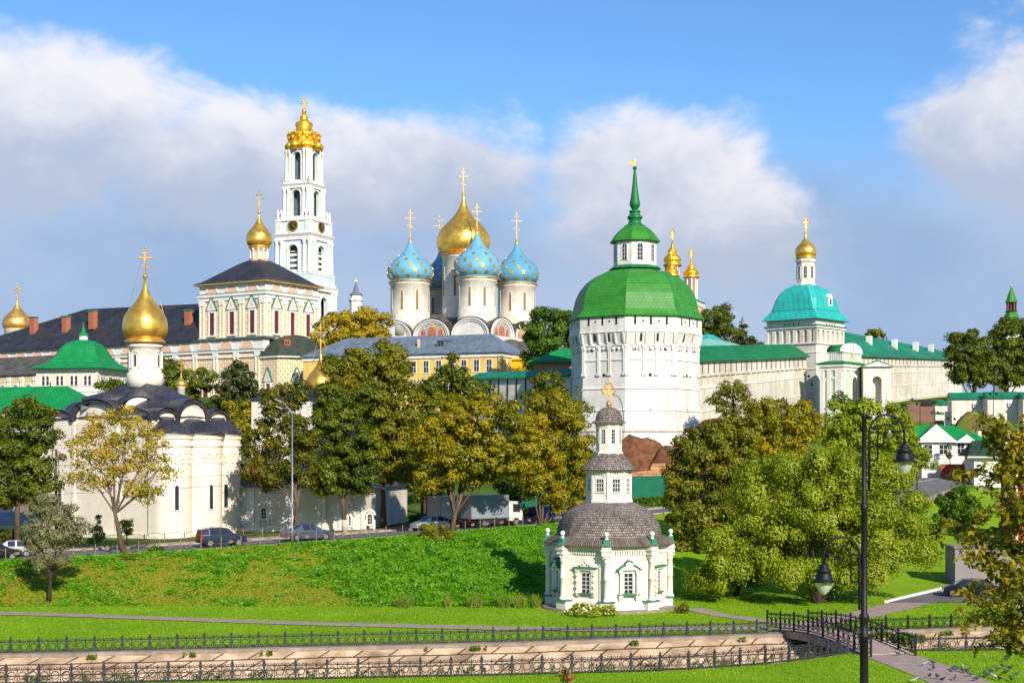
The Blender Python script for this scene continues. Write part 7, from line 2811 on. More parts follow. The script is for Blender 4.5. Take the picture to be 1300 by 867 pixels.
# footbridge: deck rising to the middle, two railings
t = thing('footbridge', 'grey footbridge over the canal with ornate black railings', 'bridge', (20.5, 90.5, 0))
fa, na_ = Vector((18.9, 96.0)), Vector((22.3, 84.6))
d = (na_ - fa); L = d.length; d.normalize()
nr = Vector((-d.y, d.x))             # towards +x (right) when heading to the viewer
bo = Vector((20.5, 90.5))
hz = lambda f: .10 + .42 * math.sin(math.pi * min(1, max(0, f))) + .0
mb = MB(); mb2 = MB()
N = 14
ringsd, ringsb = [], []
for i in range(N + 1):
    f = i / N
    c = fa + d * L * f - bo
    l, r = c - nr * 1.45, c + nr * 1.45
    zz = hz(f)
    ringsd.append([(l.x, l.y, zz - .08), (r.x, r.y, zz - .08), (r.x, r.y, zz), (l.x, l.y, zz)])
    l, r = c - nr * 1.6, c + nr * 1.6
    ringsb.append([(l.x, l.y, zz - .55), (r.x, r.y, zz - .55), (r.x, r.y, zz - .085), (l.x, l.y, zz - .085)])
mb.loft(ringsd); mb.build('deck', M['paving'], t)
mb2.loft(ringsb); mb2.build('beam', M['concrete'], t)
mb = MB()
for f in (.02, .98):
    c = fa + d * L * f - bo
    mb.M = T(c.x, c.y) @ RZ(math.atan2(d.y, d.x))
    mb.box(-.6, .6, -1.7, 1.7, -2.3, -.3)
mb.build('abutment', M['concrete'], t)
for s in (-1, 1):
    rb = None
    n = 7
    f0, f1 = (-.06, 1.06) if s < 0 else (-.02, 1.08)
    P = []
    for i in range(n + 1):
        f = f0 + (f1 - f0) * i / n
        c = fa + d * L * f + nr * s * 1.42 - bo
        P.append(Vector((c.x, c.y, hz(f))))
    hb = 1.05
    pm = MB(); pm.box(-.06, .06, -.06, .06, -.2, hb + .03); pm.box(-.08, .08, -.08, .08, hb + .03, hb + .08); pm.lathe([(.05, hb + .08), (.07, hb + .13), (.01, hb + .22)], 8)
    p0 = pm.build('post', M['iron'], t)
    for i, p in enumerate(P):
        c = p0 if i == 0 else p0.copy()
        if i: col.objects.link(c); c.parent = t
        c.location = p
        if i < n:
            dd = P[i + 1] - p
            q = ornate_panel(math.hypot(dd.x, dd.y), hb, dd.z).build('railing_panel', M['iron'], t)
            q.location = p; q.rotation_euler = (0, 0, math.atan2(dd.y, dd.x))
# love locks hung on the railing
lockc = [paintm('lock_red', (.5, .03, .03)), paintm('lock_brass', (.6, .42, .1)), paintm('lock_blue', (.05, .12, .45)), paintm('lock_pink', (.6, .3, .3))]
rg = random.Random(4)
for i in range(26):
    s = -1 if i % 3 else 1
    f = rg.uniform(0, 1)
    c = fa + d * L * f + nr * (s * 1.42 - .05) - bo
    b = MB(T(c.x + bo.x, c.y + bo.y, hz(f) + rg.uniform(.3, .9)) @ RZ(math.atan2(d.y, d.x)))
    b.box(-.05, .05, -.03, .03, -.06, .03); b.tube([(-.03, 0, .03), (-.03, 0, .07), (0, 0, .09), (.03, 0, .07), (.03, 0, .03)], .008, 4)
    o = b.build('padlock', lockc[i % 4])
    tag(o, 'tiny padlock hung on the ornate footbridge railing', 'padlock', 'padlocks on the footbridge')


# ochre guard rail along the upper road
def road_rail():
    t = thing('guard_rail', 'low ochre iron guard rail with diamond ornaments along the near side of the road', 'fence', (-20, yt(-20), zr(-20)))
    o = t.location.copy()
    step = 1.85
    h = .95
    pm = MB(); pm.box(-.035, .035, -.035, .035, -.1, h); pm.box(-.05, .05, -.05, .05, h, h + .05)
    p0 = pm.build('post', M['fence_brown'], t)
    b = MB()
    b.tube([(0, 0, .12), (step, 0, .12)], .016, 4); b.tube([(0, 0, h - .1), (step, 0, h - .1)], .016, 4)
    for i in range(1, 12):
        x = step * i / 12
        b.tube([(x, 0, .12), (x, 0, h - .1)], .007, 3)
    q0 = b.build('panel', M['iron_grey'], t)
    b = MB()
    xc, zc = step / 2, .46
    b.exxz([(xc - .25, zc), (xc, zc - .10), (xc + .25, zc), (xc, zc + .12)], -.02, .02)
    for dx_ in (-.13, 0, .13): b.archivolt(xc + dx_, zc + .08, .03, .09, -.024, .024, 8, 0, 2 * math.pi)
    q1 = b.build('ornament', M['fence_brown'], t)
    x = -52.0
    i = 0
    while x < 8 and i < 48:
        sl = (yt(x + .2) - yt(x)) / .2
        dx_ = step / math.sqrt(1 + sl * sl)
        p = Vector((x, yt(x) + .15, zr(x) + .08)) - o
        n = Vector((x + dx_, yt(x + dx_) + .15, zr(x + dx_) + .08)) - o
        dd = n - p
        ang = math.atan2(dd.y, dd.x)
        for src in (p0, q0, q1):
            c = src if i == 0 else src.copy()
            if i: col.objects.link(c); c.parent = t
            c.location = p
            c.rotation_euler = (0, -math.atan2(dd.z, math.hypot(dd.x, dd.y)) if src is not p0 else 0, ang)
        x += dx_; i += 1


road_rail()


def church_fence():
    pts = [(-38.5, 12.6), (-34.5, 12.6), (-30.5, 12.6), (-26.5, 12.6), (-23.5, 12.6)]
    t = thing('wave_fence', 'thin wavy-topped fence before the cream church apses', 'fence', (-31, yt(-31) + 12.6, zr(-31)))
    o = t.location.copy()
    n = 9
    xs = [-39 + i * 1.75 for i in range(n + 1)]
    pm = MB(); pm.box(-.04, .04, -.04, .04, -.1, 1.0); p0 = pm.build('post', M['fence_brown'], t)
    for i, x in enumerate(xs):
        p = Vector((x, yt(x) + 12.5, zr(x) + .12)) - o
        c = p0 if i == 0 else p0.copy()
        if i: col.objects.link(c); c.parent = t
        c.location = p
        if i < n:
            x2 = xs[i + 1]; q = Vector((x2, yt(x2) + 12.5, zr(x2) + .12)) - o
            b = MB()
            b.tube([p + (q - p) * f + Vector((0, 0, .78 + .28 * math.sin(f * math.pi))) for f in [k / 8 for k in range(9)]], .025, 4)
            b.tube([p + Vector((0, 0, .12)), q + Vector((0, 0, .12))], .02, 4)
            for k in range(1, 9):
                f = k / 9
                pp_ = p + (q - p) * f
                b.tube([pp_ + Vector((0, 0, .12)), pp_ + Vector((0, 0, .78 + .28 * math.sin(f * math.pi)))], .01, 3)
            b.build('panel', M['fence_brown'], t)


church_fence()


# ------------------------------------------------------------------ lamps and cables
def lantern_post():
    Y = 27.0
    X = xat(1097, Y)
    zb = terr(X, Y)
    t = thing('street_lamp', 'tall black lamp post in the foreground with two scrolled arms and bell lanterns', 'street lamp', (X, Y, zb))
    z = lambda p: zat(p, Y) - zb
    s = Y / F
    mb = MB(); mb.smooth = True
    mb.lathe([(.14, -.2), (.14, .5), (.085, .6), (.08, z(870)), (.077, z(811)), (.11, z(809)), (.11, z(805)), (.074, z(803)), (.072, z(787)), (.095, z(785)), (.095, z(781)), (.06, z(778)), (.055, z(648)), (.075, z(646)), (.075, z(641)), (.045, z(639)),
              (.042, z(530)), (.055, z(529)), (.055, z(527)), (.015, z(525))], 14)
    mb.build('pole', M['iron'], t)

    def arm(side, px_bar, py_lo, py_hi, px_end, py_arc_top, py_lamp, gy):
        a = MB(); a.smooth = True
        xb = (px_bar - 1097) * s
        xe = (px_end - 1097) * s
        xm = (xb + xe) / 2; r = abs(xe - xb) / 2
        zc = z(py_arc_top) - r
        a.tube([(xb, 0, z(py_lo)), (xb, 0, zc)] + [(xm + (xb - xm) * math.cos(math.pi * k / 14), 0, zc + r * math.sin(math.pi * k / 14)) for k in range(1, 15)] + [(xe, 0, z(py_lamp))], .024, 8)
        # inner scroll
        r2 = r * .52
        x2 = xm + (xb - xm) * .32
        P = []
        for k in range(22):
            q = k / 21
            ang = math.pi * (1.0 - q * 1.75)
            rad = r2 * (1.0 - .62 * max(0, q - .45) / .55)
            sx = 1 if xb < xe else -1
            P.append((xm + sx * rad * math.cos(ang) * 1.0, 0, zc - r * .05 + rad * math.sin(ang)))
        P = [(P[0][0], 0, z(py_hi))] + P
        a.tube(P, .017, 6)
        for zz in (z(py_hi), zc + r * .0):
            a.tube([(xb, 0, zz), (P[0][0], 0, zz)], .02, 6)
        a.tube([(xe, 0, zc + .02), (xm + (xe - xm) * .5, 0, zc + .02)], .018, 6)
        for py in gy:
            a.tube([(0, 0, z(py)), (xb, 0, z(py))], .025, 6)
        am = a.build('arm', M['iron'], t)
        zl = z(py_lamp)
        sc = s
        b = MB(); b.smooth = True
        b.lathe([(.03, zl + .02), (.06, zl), (.09, zl - 2 * sc), (.09, zl - 5 * sc), (.145, zl - 6.5 * sc), (.145, zl - 9.5 * sc), (.125, zl - 10 * sc), (.15, zl - 13 * sc), (.16, zl - 17 * sc), (.165, zl - 19 * sc), (.24, zl - 21.2 * sc), (.25, zl - 22.4 * sc), (.16, zl - 22 * sc)], 22, (xe, 0))
        ln = b.build('lantern_hood', M['iron'], am)
        b = MB(); b.smooth = True
        b.lathe([(.155, zl - 22 * sc), (.15, zl - 26 * sc), (.125, zl - 31 * sc), (.085, zl - 35.5 * sc), (.03, zl - 38.5 * sc), (.005, zl - 39 * sc)], 20, (xe, 0), caps=False)
        b.build('lantern_glass', lampglass, am)
        b = MB(); b.smooth = True; b.lathe([(.02, zl - 22 * sc), (.035, zl - 26 * sc), (.03, zl - 30 * sc), (.005, zl - 31 * sc)], 10, (xe, 0)); b.build('bulb', M['trim'], am)
    arm(1, 1103.5, 622, 584, 1148, 526.5, 564, (594, 610))
    arm(-1, 1091, 774, 738, 1046, 681.5, 716, (745, 762))


lampglass, _nt, _b = new_mat('ribbed_lamp_glass')
_b.inputs['Base Color'].default_value = (.80, .82, .72, 1); _b.inputs['Roughness'].default_value = .25
_b.inputs['Transmission Weight'].default_value = .55; _b.inputs['IOR'].default_value = 1.15
lantern_post()


def grey_lamp():
    p, a = on_road(371, -.35)
    X, Y = p.x, p.y
    zb = terr(X, Y)
    t = thing('street_lamp', 'tall galvanised street lamp with two short arms beside the road', 'street lamp', (X, Y, zb))
    z = lambda q: zat(q, Y) - zb
    mb = MB(); mb.smooth = True
    mb.lathe([(.13, -.1), (.12, 1.6), (.085, 1.7), (.06, z(530))], 12)
    mb.tube([(0, 0, z(531)), (-.02, 0, z(524)), (-.3, 0, z(519)), (-1.0, -.1, z(509))], [.058, .055, .045, .04], 8)
    mb.tube([(0, 0, z(529)), (-.1, .1, z(522.5)), (-.5, .1, z(518.5)), (-.95, .1, z(518))], [.06, .055, .05, .045], 8)
    mb.build('pole', M['galv'], t)
    for x, y, zz in ((-1.0, -.1, z(508.5)), (-.95, .1, z(517.5))):
        b = MB(T(x - .25, y, zz) @ Matrix.Rotation(R(22), 4, 'Y')); b.loft([[(-.38, -.1, -.03), (.3, -.07, -.05), (.3, .07, -.05), (-.38, .1, -.03)], [(-.36, -.09, .07), (.28, -.06, .05), (.28, .06, .05), (-.36, .09, .07)]]); b.build('lamp_head', M['galv'], t)
    b = MB(); b.box(-.12, .12, -.16, .0, 3.4, 3.75); b.build('switch_box', M['galv'], t)


grey_lamp()

p, a = on_road(542, 11.2)
t = thing('timber_pole', 'weathered ochre timber pole among the golden trees', 'pole', (p.x, p.y, p.z))
mb = MB(); mb.smooth = True; mb.tube([(0, 0, -.3), (.05, 0, zat(575, p.y) - p.z)], [.14, .10], 8); mb.build('shaft', mat('weathered_timber', (.33, .22, .11), (.22, .14, .07), 2, 6, .9, stretch=(1, 1, .2)), t)

for px, Y, py0, py1, lab in ((1168, 250, 552, 509, 'slim black park lamp on the grass under the brown hoarding'), (1187, 246, 548, 520, 'short dark lamp beside the kiosk'), (1261, 250, 528, 496, 'dark twin lamp before the market stalls'), (1208, 247, 545, 528, 'small lamp by the white stub wall')):
    X = xat(px, Y); zb = zat(py0, Y)
    t = thing('park_lamp', lab, 'street lamp', (X, Y, zb))
    h = zat(py1, Y) - zb
    mb = MB(); mb.lathe([(.1, -2), (.08, .8), (.05, h)], 8); mb.tube([(-.55, 0, h - .4), (0, 0, h), (.55, 0, h - .4)], .035, 5); mb.build('pole', M['iron'], t)
    for s in (-1, 1):
        b = MB(); b.smooth = True; b.lathe([(.1, h - .75), (.24, h - .6), (.2, h - .38), (.04, h - .3)], 8, (s * .55, 0)); b.build('lantern', M['iron'], t)

# overhead cables crossing the front of the church
for (p0, p1, lab) in (((-20, 593, 125), (372, 573, 129), 'highest thin black cable strung across the cream church'), ((-20, 616, 125), (372, 596, 129), 'middle thin black cable strung across the cream church'), ((-20, 629, 125), (372, 609, 129), 'lowest thin black cable strung across the cream church')):
    a = W(*p0); b = W(*p1)
    mb = MB(T(-a.x, -a.y, -a.z)); mb.tube([a.lerp(b, k / 16) + Vector((0, 0, -1.0 * (k / 16) * (1 - k / 16))) for k in range(17)], .016, 4)
    o = mb.build('overhead_cable', M['iron']); o.location = a
    tag(o, lab, 'cable')


# ------------------------------------------------------------------ pigeons
def pigeon(name, m):
    mb = MB(); mb.smooth = True
    st = [(-.20, .10, .02, .008), (-.12, .105, .035, .02), (-.06, .115, .06, .05), (.0, .125, .068, .062), (.06, .14, .058, .055), (.10, .175, .036, .038), (.125, .21, .028, .032), (.15, .225, .028, .026), (.175, .222, .012, .012), (.2, .215, .004, .004)]
    rings = []
    for x, z_, w, h in st:
        rings.append([(x, w * math.cos(k * math.pi / 4), z_ + h * math.sin(k * math.pi / 4)) for k in range(8)])
    mb.loft(rings)
    for s in (-1, 1):
        mb.tube([(.01, s * .025, .08), (.012, s * .028, .01), (.05, s * .03, .0)], .007, 4)
    return mb.build(name, m)


pg = [mat('slate_feathers', (.10, .11, .14), (.04, .045, .06), 9, 3, .6), mat('dark_feathers', (.03, .03, .037), (.05, .05, .065), 9, 3, .6), mat('pale_feathers', (.62, .58, .55), (.3, .29, .29), 9, 3, .6)]
spots = [(1140, 832, 1), (1173, 845, 2), (1184, 843, 1), (1185, 850, 1), (1190, 861, 1), (1210, 850, 1), (1213, 852, 0), (1221, 852, 0), (1227, 854, 1), (1222, 848, 2), (1212, 863, 0), (1232, 858, 0), (1250, 857, 0), (1254, 859, 1), (1258, 854, 0), (1263, 861, 2), (1266, 851, 0),
         (1273, 847, 1), (1278, 839, 1), (1282, 850, 0), (1269, 863, 1), (1284, 864, 1), (1180, 860, 0), (1196, 865, 1), (1240, 864, 0), (1290, 858, 0), (1276, 856, 1), (1160, 866, 2)]
src = [pigeon('pigeon', m) for m in pg]
used = [False] * 3
rg = random.Random(11)
lab = ['slate-grey pigeon on or beside the lower path right of the lamp post', 'blackish pigeon on or beside the lower path right of the lamp post', 'whitish pigeon on or beside the lower path right of the lamp post']
for px, py, k in spots:
    Y = 80.0
    for _ in range(12):
        Y = F * (CZ - terr(xat(px, Y), Y) - .05) / (py - HZ)
    x = xat(px, Y)
    o = src[k] if not used[k] else src[k].copy()
    if used[k]: col.objects.link(o)
    used[k] = True
    on_path = abs(x - (22.3 + (85.2 - Y) * .12)) < 1.8
    o.location = (x, Y, terr(x, Y) + .04)
    o.rotation_euler = (0, 0, rg.uniform(0, 6.28)); s_ = rg.uniform(1.15, 1.4); o.scale = (s_,) * 3
    tag(o, lab[k], 'pigeon', 'pigeons pecking by the lower path')


# ------------------------------------------------------------------ trees
L_DARK = lambda s: leaf_mat('dark_lime_leaves', [(.042, .075, .005), (.10, .138, .007), (.175, .195, .009), (.28, .225, .014)], .35, .3, -.10, s)
L_OLIVE = lambda s: leaf_mat('olive_green_leaves', [(.06, .095, .006), (.145, .17, .008), (.24, .225, .011), (.38, .26, .014)], .3, .35, -.02, s)
L_GOLD = lambda s: leaf_mat('golden_autumn_leaves', [(.10, .125, .006), (.22, .215, .007), (.37, .295, .009), (.56, .35, .015)], .28, .35, .01, s)
L_RUST = lambda s: leaf_mat('rusty_autumn_leaves', [(.055, .075, .007), (.14, .125, .009), (.28, .165, .012), (.42, .17, .018)], .3, .35, .0, s)
L_ASH = lambda s: leaf_mat('yellow_ash_leaves', [(.20, .21, .008), (.38, .31, .010), (.54, .38, .013), (.62, .34, .02)], .4, .4, .0, s)
L_WILLOW = lambda s: leaf_mat('green_willow_leaves', [(.10, .16, .007), (.23, .30, .011), (.35, .40, .020), (.44, .46, .055)], .3, .35, .0, s)
L_SILVER = lambda s: leaf_mat('silver_willow_leaves', [(.10, .11, .04), (.20, .20, .08), (.29, .28, .13), (.37, .34, .17)], .6, .3, .0, s)
L_BRIGHT = lambda s: leaf_mat('bright_green_leaves', [(.03, .08, .005), (.065, .15, .007), (.12, .21, .010), (.2, .25, .015)], .3, .35, -.05, s)
L_SPRUCE = lambda s: leaf_mat('dark_spruce_needles', [(.028, .048, .010), (.05, .07, .012), (.085, .10, .015), (.13, .12, .02)], .5, .15, -.1, s)

WOOD = 'trees beyond the monastery wall'
ROADT = 'trees along the upper road'

# far trees, behind and around the monastery
tree('broadleaf_tree', 'yellow-green round tree before the cathedral, left of the blue-grey roof', 345, [(428, 422, 30, 26), (462, 410, 34, 18), (450, 432, 44, 24), (484, 408, 14, 14)], L_ASH(1), leaf=.75, dens=.9, seed=11, clump=2.0, trunk_r=.4, zbase=18)
tree('broadleaf_tree', 'dense bright green tree between the cathedral and the great tower', 285, [(700, 428, 34, 38), (684, 446, 22, 30), (718, 412, 18, 20), (690, 462, 24, 24)], L_BRIGHT(2), leaf=.55, dens=1.1, seed=12, clump=1.6, trunk_r=.35, zbase=17)
tree('broadleaf_tree', 'dark tree behind the fortress wall, touching the great tower', 330, [(908, 414, 24, 26), (890, 420, 16, 26), (925, 428, 18, 16)], L_DARK(3), leaf=.65, dens=1.1, seed=13, clump=1.7, group=WOOD, zbase=22, trunk_r=.35)
tree('spruce_tree', 'dark spruce with a pointed top behind the fortress wall', 335, [(942, 408, 5, 9), (942, 420, 10, 10), (944, 432, 16, 10), (950, 438, 18, 8)], L_SPRUCE(4), leaf=.6, dens=1.1, seed=14, clump=1.2, flat=.35, group=WOOD, zbase=22, trunk_r=.3, trunk=[(942, None), (942, 404)])
tree('broadleaf_tree', 'small brownish tree rising over the dark green roof right of the gate tower', 390, [(1112, 426, 12, 9), (1100, 430, 8, 6), (1122, 430, 7, 6)], L_OLIVE(5), leaf=.6, dens=.8, seed=15, clump=1.5, group=WOOD, zbase=25, trunk_r=.3)
tree('broadleaf_tree', 'big round dark tree standing left of three at the right end of the wall', 300, [(1230, 446, 28, 28), (1218, 462, 20, 24), (1244, 464, 22, 26), (1228, 482, 20, 12)], L_DARK(6), trunk=[(1236, None), (1236, 470)], leaf=.6, dens=1.2, seed=16, clump=1.6, group='dark trees at the right end of the wall', trunk_r=.45)
tree('broadleaf_tree', 'big dark tree below the slim green spire', 310, [(1278, 436, 22, 30), (1268, 460, 22, 26), (1292, 462, 22, 28), (1280, 482, 22, 14)], L_DARK(7), trunk=[(1278, None), (1278, 460)], leaf=.6, dens=1.2, seed=17, clump=1.6, group='dark trees at the right end of the wall', trunk_r=.45)
tree('broadleaf_tree', 'dark tree cut by the right edge, beside the slim green spire', 318, [(1316, 432, 26, 34), (1310, 466, 24, 28)], L_DARK(8), trunk=[(1316, None), (1316, 460)], leaf=.6, dens=1.2, seed=18, clump=1.6, group='dark trees at the right end of the wall', trunk_r=.45)
tree('conifer_tree', 'dark green conical tree before the patterned refectory wall, beside the gold cupola', 212, [(214, 480, 20, 24), (246, 486, 24, 22), (222, 500, 32, 18), (140, 488, 16, 12)], L_DARK(9), leaf=.42, dens=1.0, seed=19, clump=1.1, trunk_r=.3)
tree('conifer_tree', 'dark spire-topped tree before the corner of the refectory', 214, [(302, 472, 14, 16), (300, 490, 26, 20), (284, 506, 20, 20), (322, 508, 22, 18)], L_SPRUCE(10), leaf=.42, dens=1.0, seed=20, clump=1.0, trunk_r=.3, trunk=[(302, None), (302, 462)])
tree('broadleaf_tree', 'yellow-green tree with an orange side behind the church apse roof', 176, [(318, 540, 22, 26), (300, 520, 18, 18), (330, 560, 18, 26), (305, 552, 12, 20)], L_GOLD(11), leaf=.36, dens=.9, seed=21, clump=.95, trunk_r=.22)
tree('broadleaf_tree', 'dark bushy tree against the wall left of the great tower', 205, [(693, 486, 20, 16), (700, 504, 22, 22), (676, 508, 14, 16)], L_DARK(12), leaf=.4, dens=.75, seed=22, clump=.9, trunk_r=.2)
tree('broadleaf_tree', 'thin leafy tree before the left face of the great tower', 196, [(734, 506, 10, 18), (722, 520, 12, 18), (742, 528, 10, 20)], L_OLIVE(13), leaf=.38, dens=.45, seed=23, clump=.8, trunk_r=.14)
tree('broadleaf_tree', 'small lone dark tree before the fortress wall right of the great tower', 214, [(930, 496, 22, 12), (916, 508, 14, 11), (944, 510, 16, 13), (928, 520, 18, 10)], L_OLIVE(14), trunk=[(932, None), (932, 524), (931, 506)], leaf=.42, dens=.55, seed=24, clump=.85, trunk_r=.16)
tree('broadleaf_tree', 'young bush-like tree in front of the arched gate', 244, [(1065, 506, 10, 10), (1075, 515, 12, 10)], L_BRIGHT(15), leaf=.4, dens=.6, seed=25, clump=.8, trunk_r=.12)

# along the upper road, left to right
def rd(px, off): return on_road(px, off)[0].y
tree('lime_tree', 'big dark green tree at the left edge above the silver car', rd(20, 14), [(10, 560, 34, 42), (40, 540, 26, 34), (44, 580, 26, 40), (12, 610, 30, 36), (48, 612, 22, 30), (28, 520, 22, 20)], L_DARK(16), trunk=[(22, None), (22, 640), (24, 590)], leaf=.33, dens=1.1, seed=26, clump=1.0, group=ROADT, trunk_r=.3)
tree('broadleaf_tree', 'rust-tinged slim tree between the dark tree and the yellow ash', rd(72, 14.5), [(72, 570, 12, 30), (66, 540, 10, 20), (76, 600, 10, 20)], L_RUST(17), leaf=.3, dens=.6, seed=27, clump=.8, group=ROADT, trunk_r=.15)
Ya = yt(xat(157, 122)) - .8
tree('ash_tree', 'airy yellow ash with a crooked trunk before the cream church', Ya,
     [(128, 540, 24, 24), (160, 545, 30, 24), (105, 570, 22, 28), (190, 566, 26, 26), (150, 580, 36, 26), (100, 598, 20, 18), (200, 598, 22, 22), (125, 612, 24, 14), (180, 622, 28, 18), (208, 612, 10, 14), (150, 525, 22, 14), (96, 552, 14, 18)],
     L_ASH(18), trunk=[(158, None), (152, 678), (146, 652), (142, 630)], leaf=.25, dens=.34, seed=28, clump=.85, flat=.5, trunk_r=.26, shell=.8, limbs=3)
tree('silver_willow', 'small grey-leaved willow on the lawn below the road', 112.0,
     [(62, 640, 20, 18), (78, 655, 24, 18), (48, 665, 24, 20), (84, 680, 24, 18), (58, 692, 28, 22), (40, 690, 16, 14), (74, 712, 20, 12), (56, 716, 20, 12), (100, 672, 14, 14)],
     L_SILVER(19), trunk=[(62, None), (64, 738), (63, 722)], leaf=.24, dens=.55, seed=29, clump=.7, aspect=.35, trunk_r=.17, bark='bark_dark', shell=.8, limbs=3)
Y1 = rd(122, 13.0)
tree('young_fir', 'small conical fir sapling before the church, left of the crooked ash', Y1, [(123, 664, 6, 12), (123, 676, 10, 9), (123, 684, 12, 6)], L_BRIGHT(20), leaf=.2, dens=.8, seed=30, clump=.4, trunk_r=.06)
tree('young_sapling', 'small bright green sapling before the church, right of the crooked ash', Y1 + 1, [(161, 664, 10, 8), (161, 673, 8, 8)], L_BRIGHT(21), leaf=.2, dens=.7, seed=31, clump=.4, trunk_r=.05)
tree('maple_tree', 'olive maple with a russet left side beside the tall grey lamp', rd(366, 12.5),
     [(355, 520, 28, 34), (335, 560, 24, 34), (372, 555, 28, 36), (345, 600, 26, 26), (320, 585, 16, 26), (376, 505, 18, 22), (378, 596, 22, 22)], leaf_mat('russet_maple_leaves', [(.05, .075, .006), (.11, .13, .008), (.20, .17, .01), (.44, .19, .018)], .3, .35, -.02, 22), trunk=[(373, None), (378, 640), (366, 590)], leaf=.33, dens=.85, seed=32, clump=.95, group=ROADT, trunk_r=.26)
tree('lime_tree', 'dark green lime right of the grey lamp, its trunk limewashed', rd(434, 12.5),
     [(430, 530, 32, 36), (408, 570, 30, 36), (450, 570, 32, 36), (420, 605, 34, 26), (455, 606, 26, 24), (428, 505, 26, 20)], L_DARK(23), trunk=[(438, None), (436, 640), (432, 595)], leaf=.33, dens=1.1, seed=33, clump=1.0, group=ROADT, trunk_r=.26, lime=True)
tree('lime_tree', 'tallest dark tree of the road row, rising before the yellow building', rd(490, 15),
     [(478, 455, 38, 22), (504, 470, 26, 28), (446, 470, 34, 28), (470, 500, 50, 34), (510, 520, 34, 34), (490, 560, 36, 36), (516, 480, 16, 22), (430, 500, 24, 26), (500, 596, 26, 22), (540, 520, 18, 26)], L_OLIVE(24), trunk=[(486, None), (486, 620), (484, 560)], leaf=.36, dens=1.15, seed=34, clump=1.1, group=ROADT, trunk_r=.34)
tree('lime_tree', 'pointed dark tree before the yellow wall with two windows', rd(572, 24),
     [(574, 464, 13, 16), (574, 482, 26, 18), (560, 500, 32, 22), (596, 500, 28, 20), (606, 486, 14, 10)], L_DARK(25), trunk=[(574, None), (574, 520), (574, 470)], leaf=.38, dens=1.05, seed=35, clump=1.0, group=ROADT, trunk_r=.28)
tree('autumn_lime', 'broad golden-brown tree over the box truck', yt(xat(575, 142)) - .9,
     [(600, 535, 46, 32), (560, 560, 38, 34), (640, 552, 44, 40), (600, 580, 52, 34), (548, 598, 28, 26), (645, 576, 36, 28), (576, 602, 34, 18), (620, 516, 34, 18), (540, 570, 20, 30), (548, 615, 20, 20)], L_GOLD(26), trunk=[(574, None), (577, 655), (592, 610)], leaf=.33, dens=1.1, seed=36, clump=1.05, group=ROADT, trunk_r=.3)
tree('autumn_lime', 'golden tree right of the truck whose trunk leans before the blue car', yt(xat(690, 150)) - 1.0,
     [(706, 530, 34, 30), (728, 560, 26, 40), (690, 570, 34, 40), (716, 606, 30, 34), (684, 612, 24, 24), (694, 512, 22, 16), (745, 590, 10, 26), (706, 636, 14, 18), (674, 596, 22, 22), (672, 570, 26, 34), (735, 620, 14, 26)], L_GOLD(27), trunk=[(691, None), (687, 672), (690, 630)], leaf=.31, dens=1.05, seed=37, clump=1.0, group=ROADT, trunk_r=.24)
tree('dark_tree', 'dark leafy tree behind the silver car, between the white church and the golden tree', rd(535, 26), [(535, 580, 22, 34), (552, 612, 22, 26), (528, 616, 16, 22)], L_DARK(53), leaf=.36, dens=.9, seed=54, clump=1.0, trunk_r=.2)
tree('dark_tree', 'dark leafy tree above the cab of the box truck, between the two golden trees', rd(655, 20), [(655, 580, 26, 34), (650, 616, 26, 18), (672, 618, 16, 18)], L_DARK(55), leaf=.36, dens=.9, seed=55, clump=1.0, trunk_r=.2)
tree('dark_tree', 'dark green undergrowth tree behind the leaning trunk left of the chapel', rd(735, 13), [(735, 600, 18, 40), (748, 640, 14, 30), (722, 650, 20, 22)], L_DARK(28), leaf=.36, dens=.9, seed=38, clump=1.0, trunk_r=.2)
tree('round_bush', 'round green bush on the bank below the truck', yt(xat(553, 141)) - 5.5, [(553, 680, 24, 17), (543, 692, 18, 11), (563, 690, 16, 13)], L_OLIVE(29), leaf=.22, dens=1.0, seed=39, clump=.6, cat='bush', trunk_r=.07)
tree('round_bush', 'small dark bush at the foot of the crooked ash', yt(xat(166, 124)) - 3.0, [(165, 712, 10, 12), (170, 703, 8, 11)], L_DARK(30), leaf=.2, dens=1.0, seed=40, clump=.5, cat='bush', trunk_r=.05)
tree('round_bush', 'low weedy bush right of the crooked ash', yt(xat(198, 124)) - .6, [(198, 697, 11, 8)], L_BRIGHT(31), leaf=.18, dens=.6, seed=41, clump=.45, cat='bush', trunk_r=.04)

# park on the right
tree('autumn_maple', 'rust and green maple right of the chapel', 137.0,
     [(880, 580, 32, 30), (868, 620, 28, 40), (905, 560, 34, 26), (890, 650, 30, 36), (862, 655, 20, 26), (925, 590, 36, 34), (885, 690, 26, 26), (940, 545, 30, 22), (866, 690, 18, 20), (910, 640, 34, 40), (858, 600, 14, 24)], L_OLIVE(32), trunk=[(885, None), (887, 680), (890, 630)], leaf=.33, dens=1.1, seed=42, clump=1.0, trunk_r=.28, bark='bark_dark')
tree('autumn_maple', 'russet tree crown below the fortress wall, behind the great willow', 172.0,
     [(975, 530, 34, 22), (950, 550, 34, 22), (1000, 545, 30, 24), (1016, 524, 22, 16), (985, 565, 40, 22), (945, 575, 26, 20), (1030, 540, 20, 20)], L_GOLD(33), leaf=.4, dens=1.0, seed=43, clump=1.1, trunk_r=.3)
tree('lime_tree', 'yellow-green tree below the pale green gatehouse', 180.0,
     [(1085, 530, 24, 22), (1065, 550, 26, 24), (1100, 552, 30, 24), (1135, 530, 22, 18), (1130, 556, 28, 22), (1155, 548, 14, 18), (1150, 520, 10, 10), (1052, 540, 14, 14), (1102, 522, 20, 16), (1062, 522, 14, 14), (1120, 510, 10, 10)], L_WILLOW(34), leaf=.4, dens=1.0, seed=44, clump=1.0, trunk_r=.3)
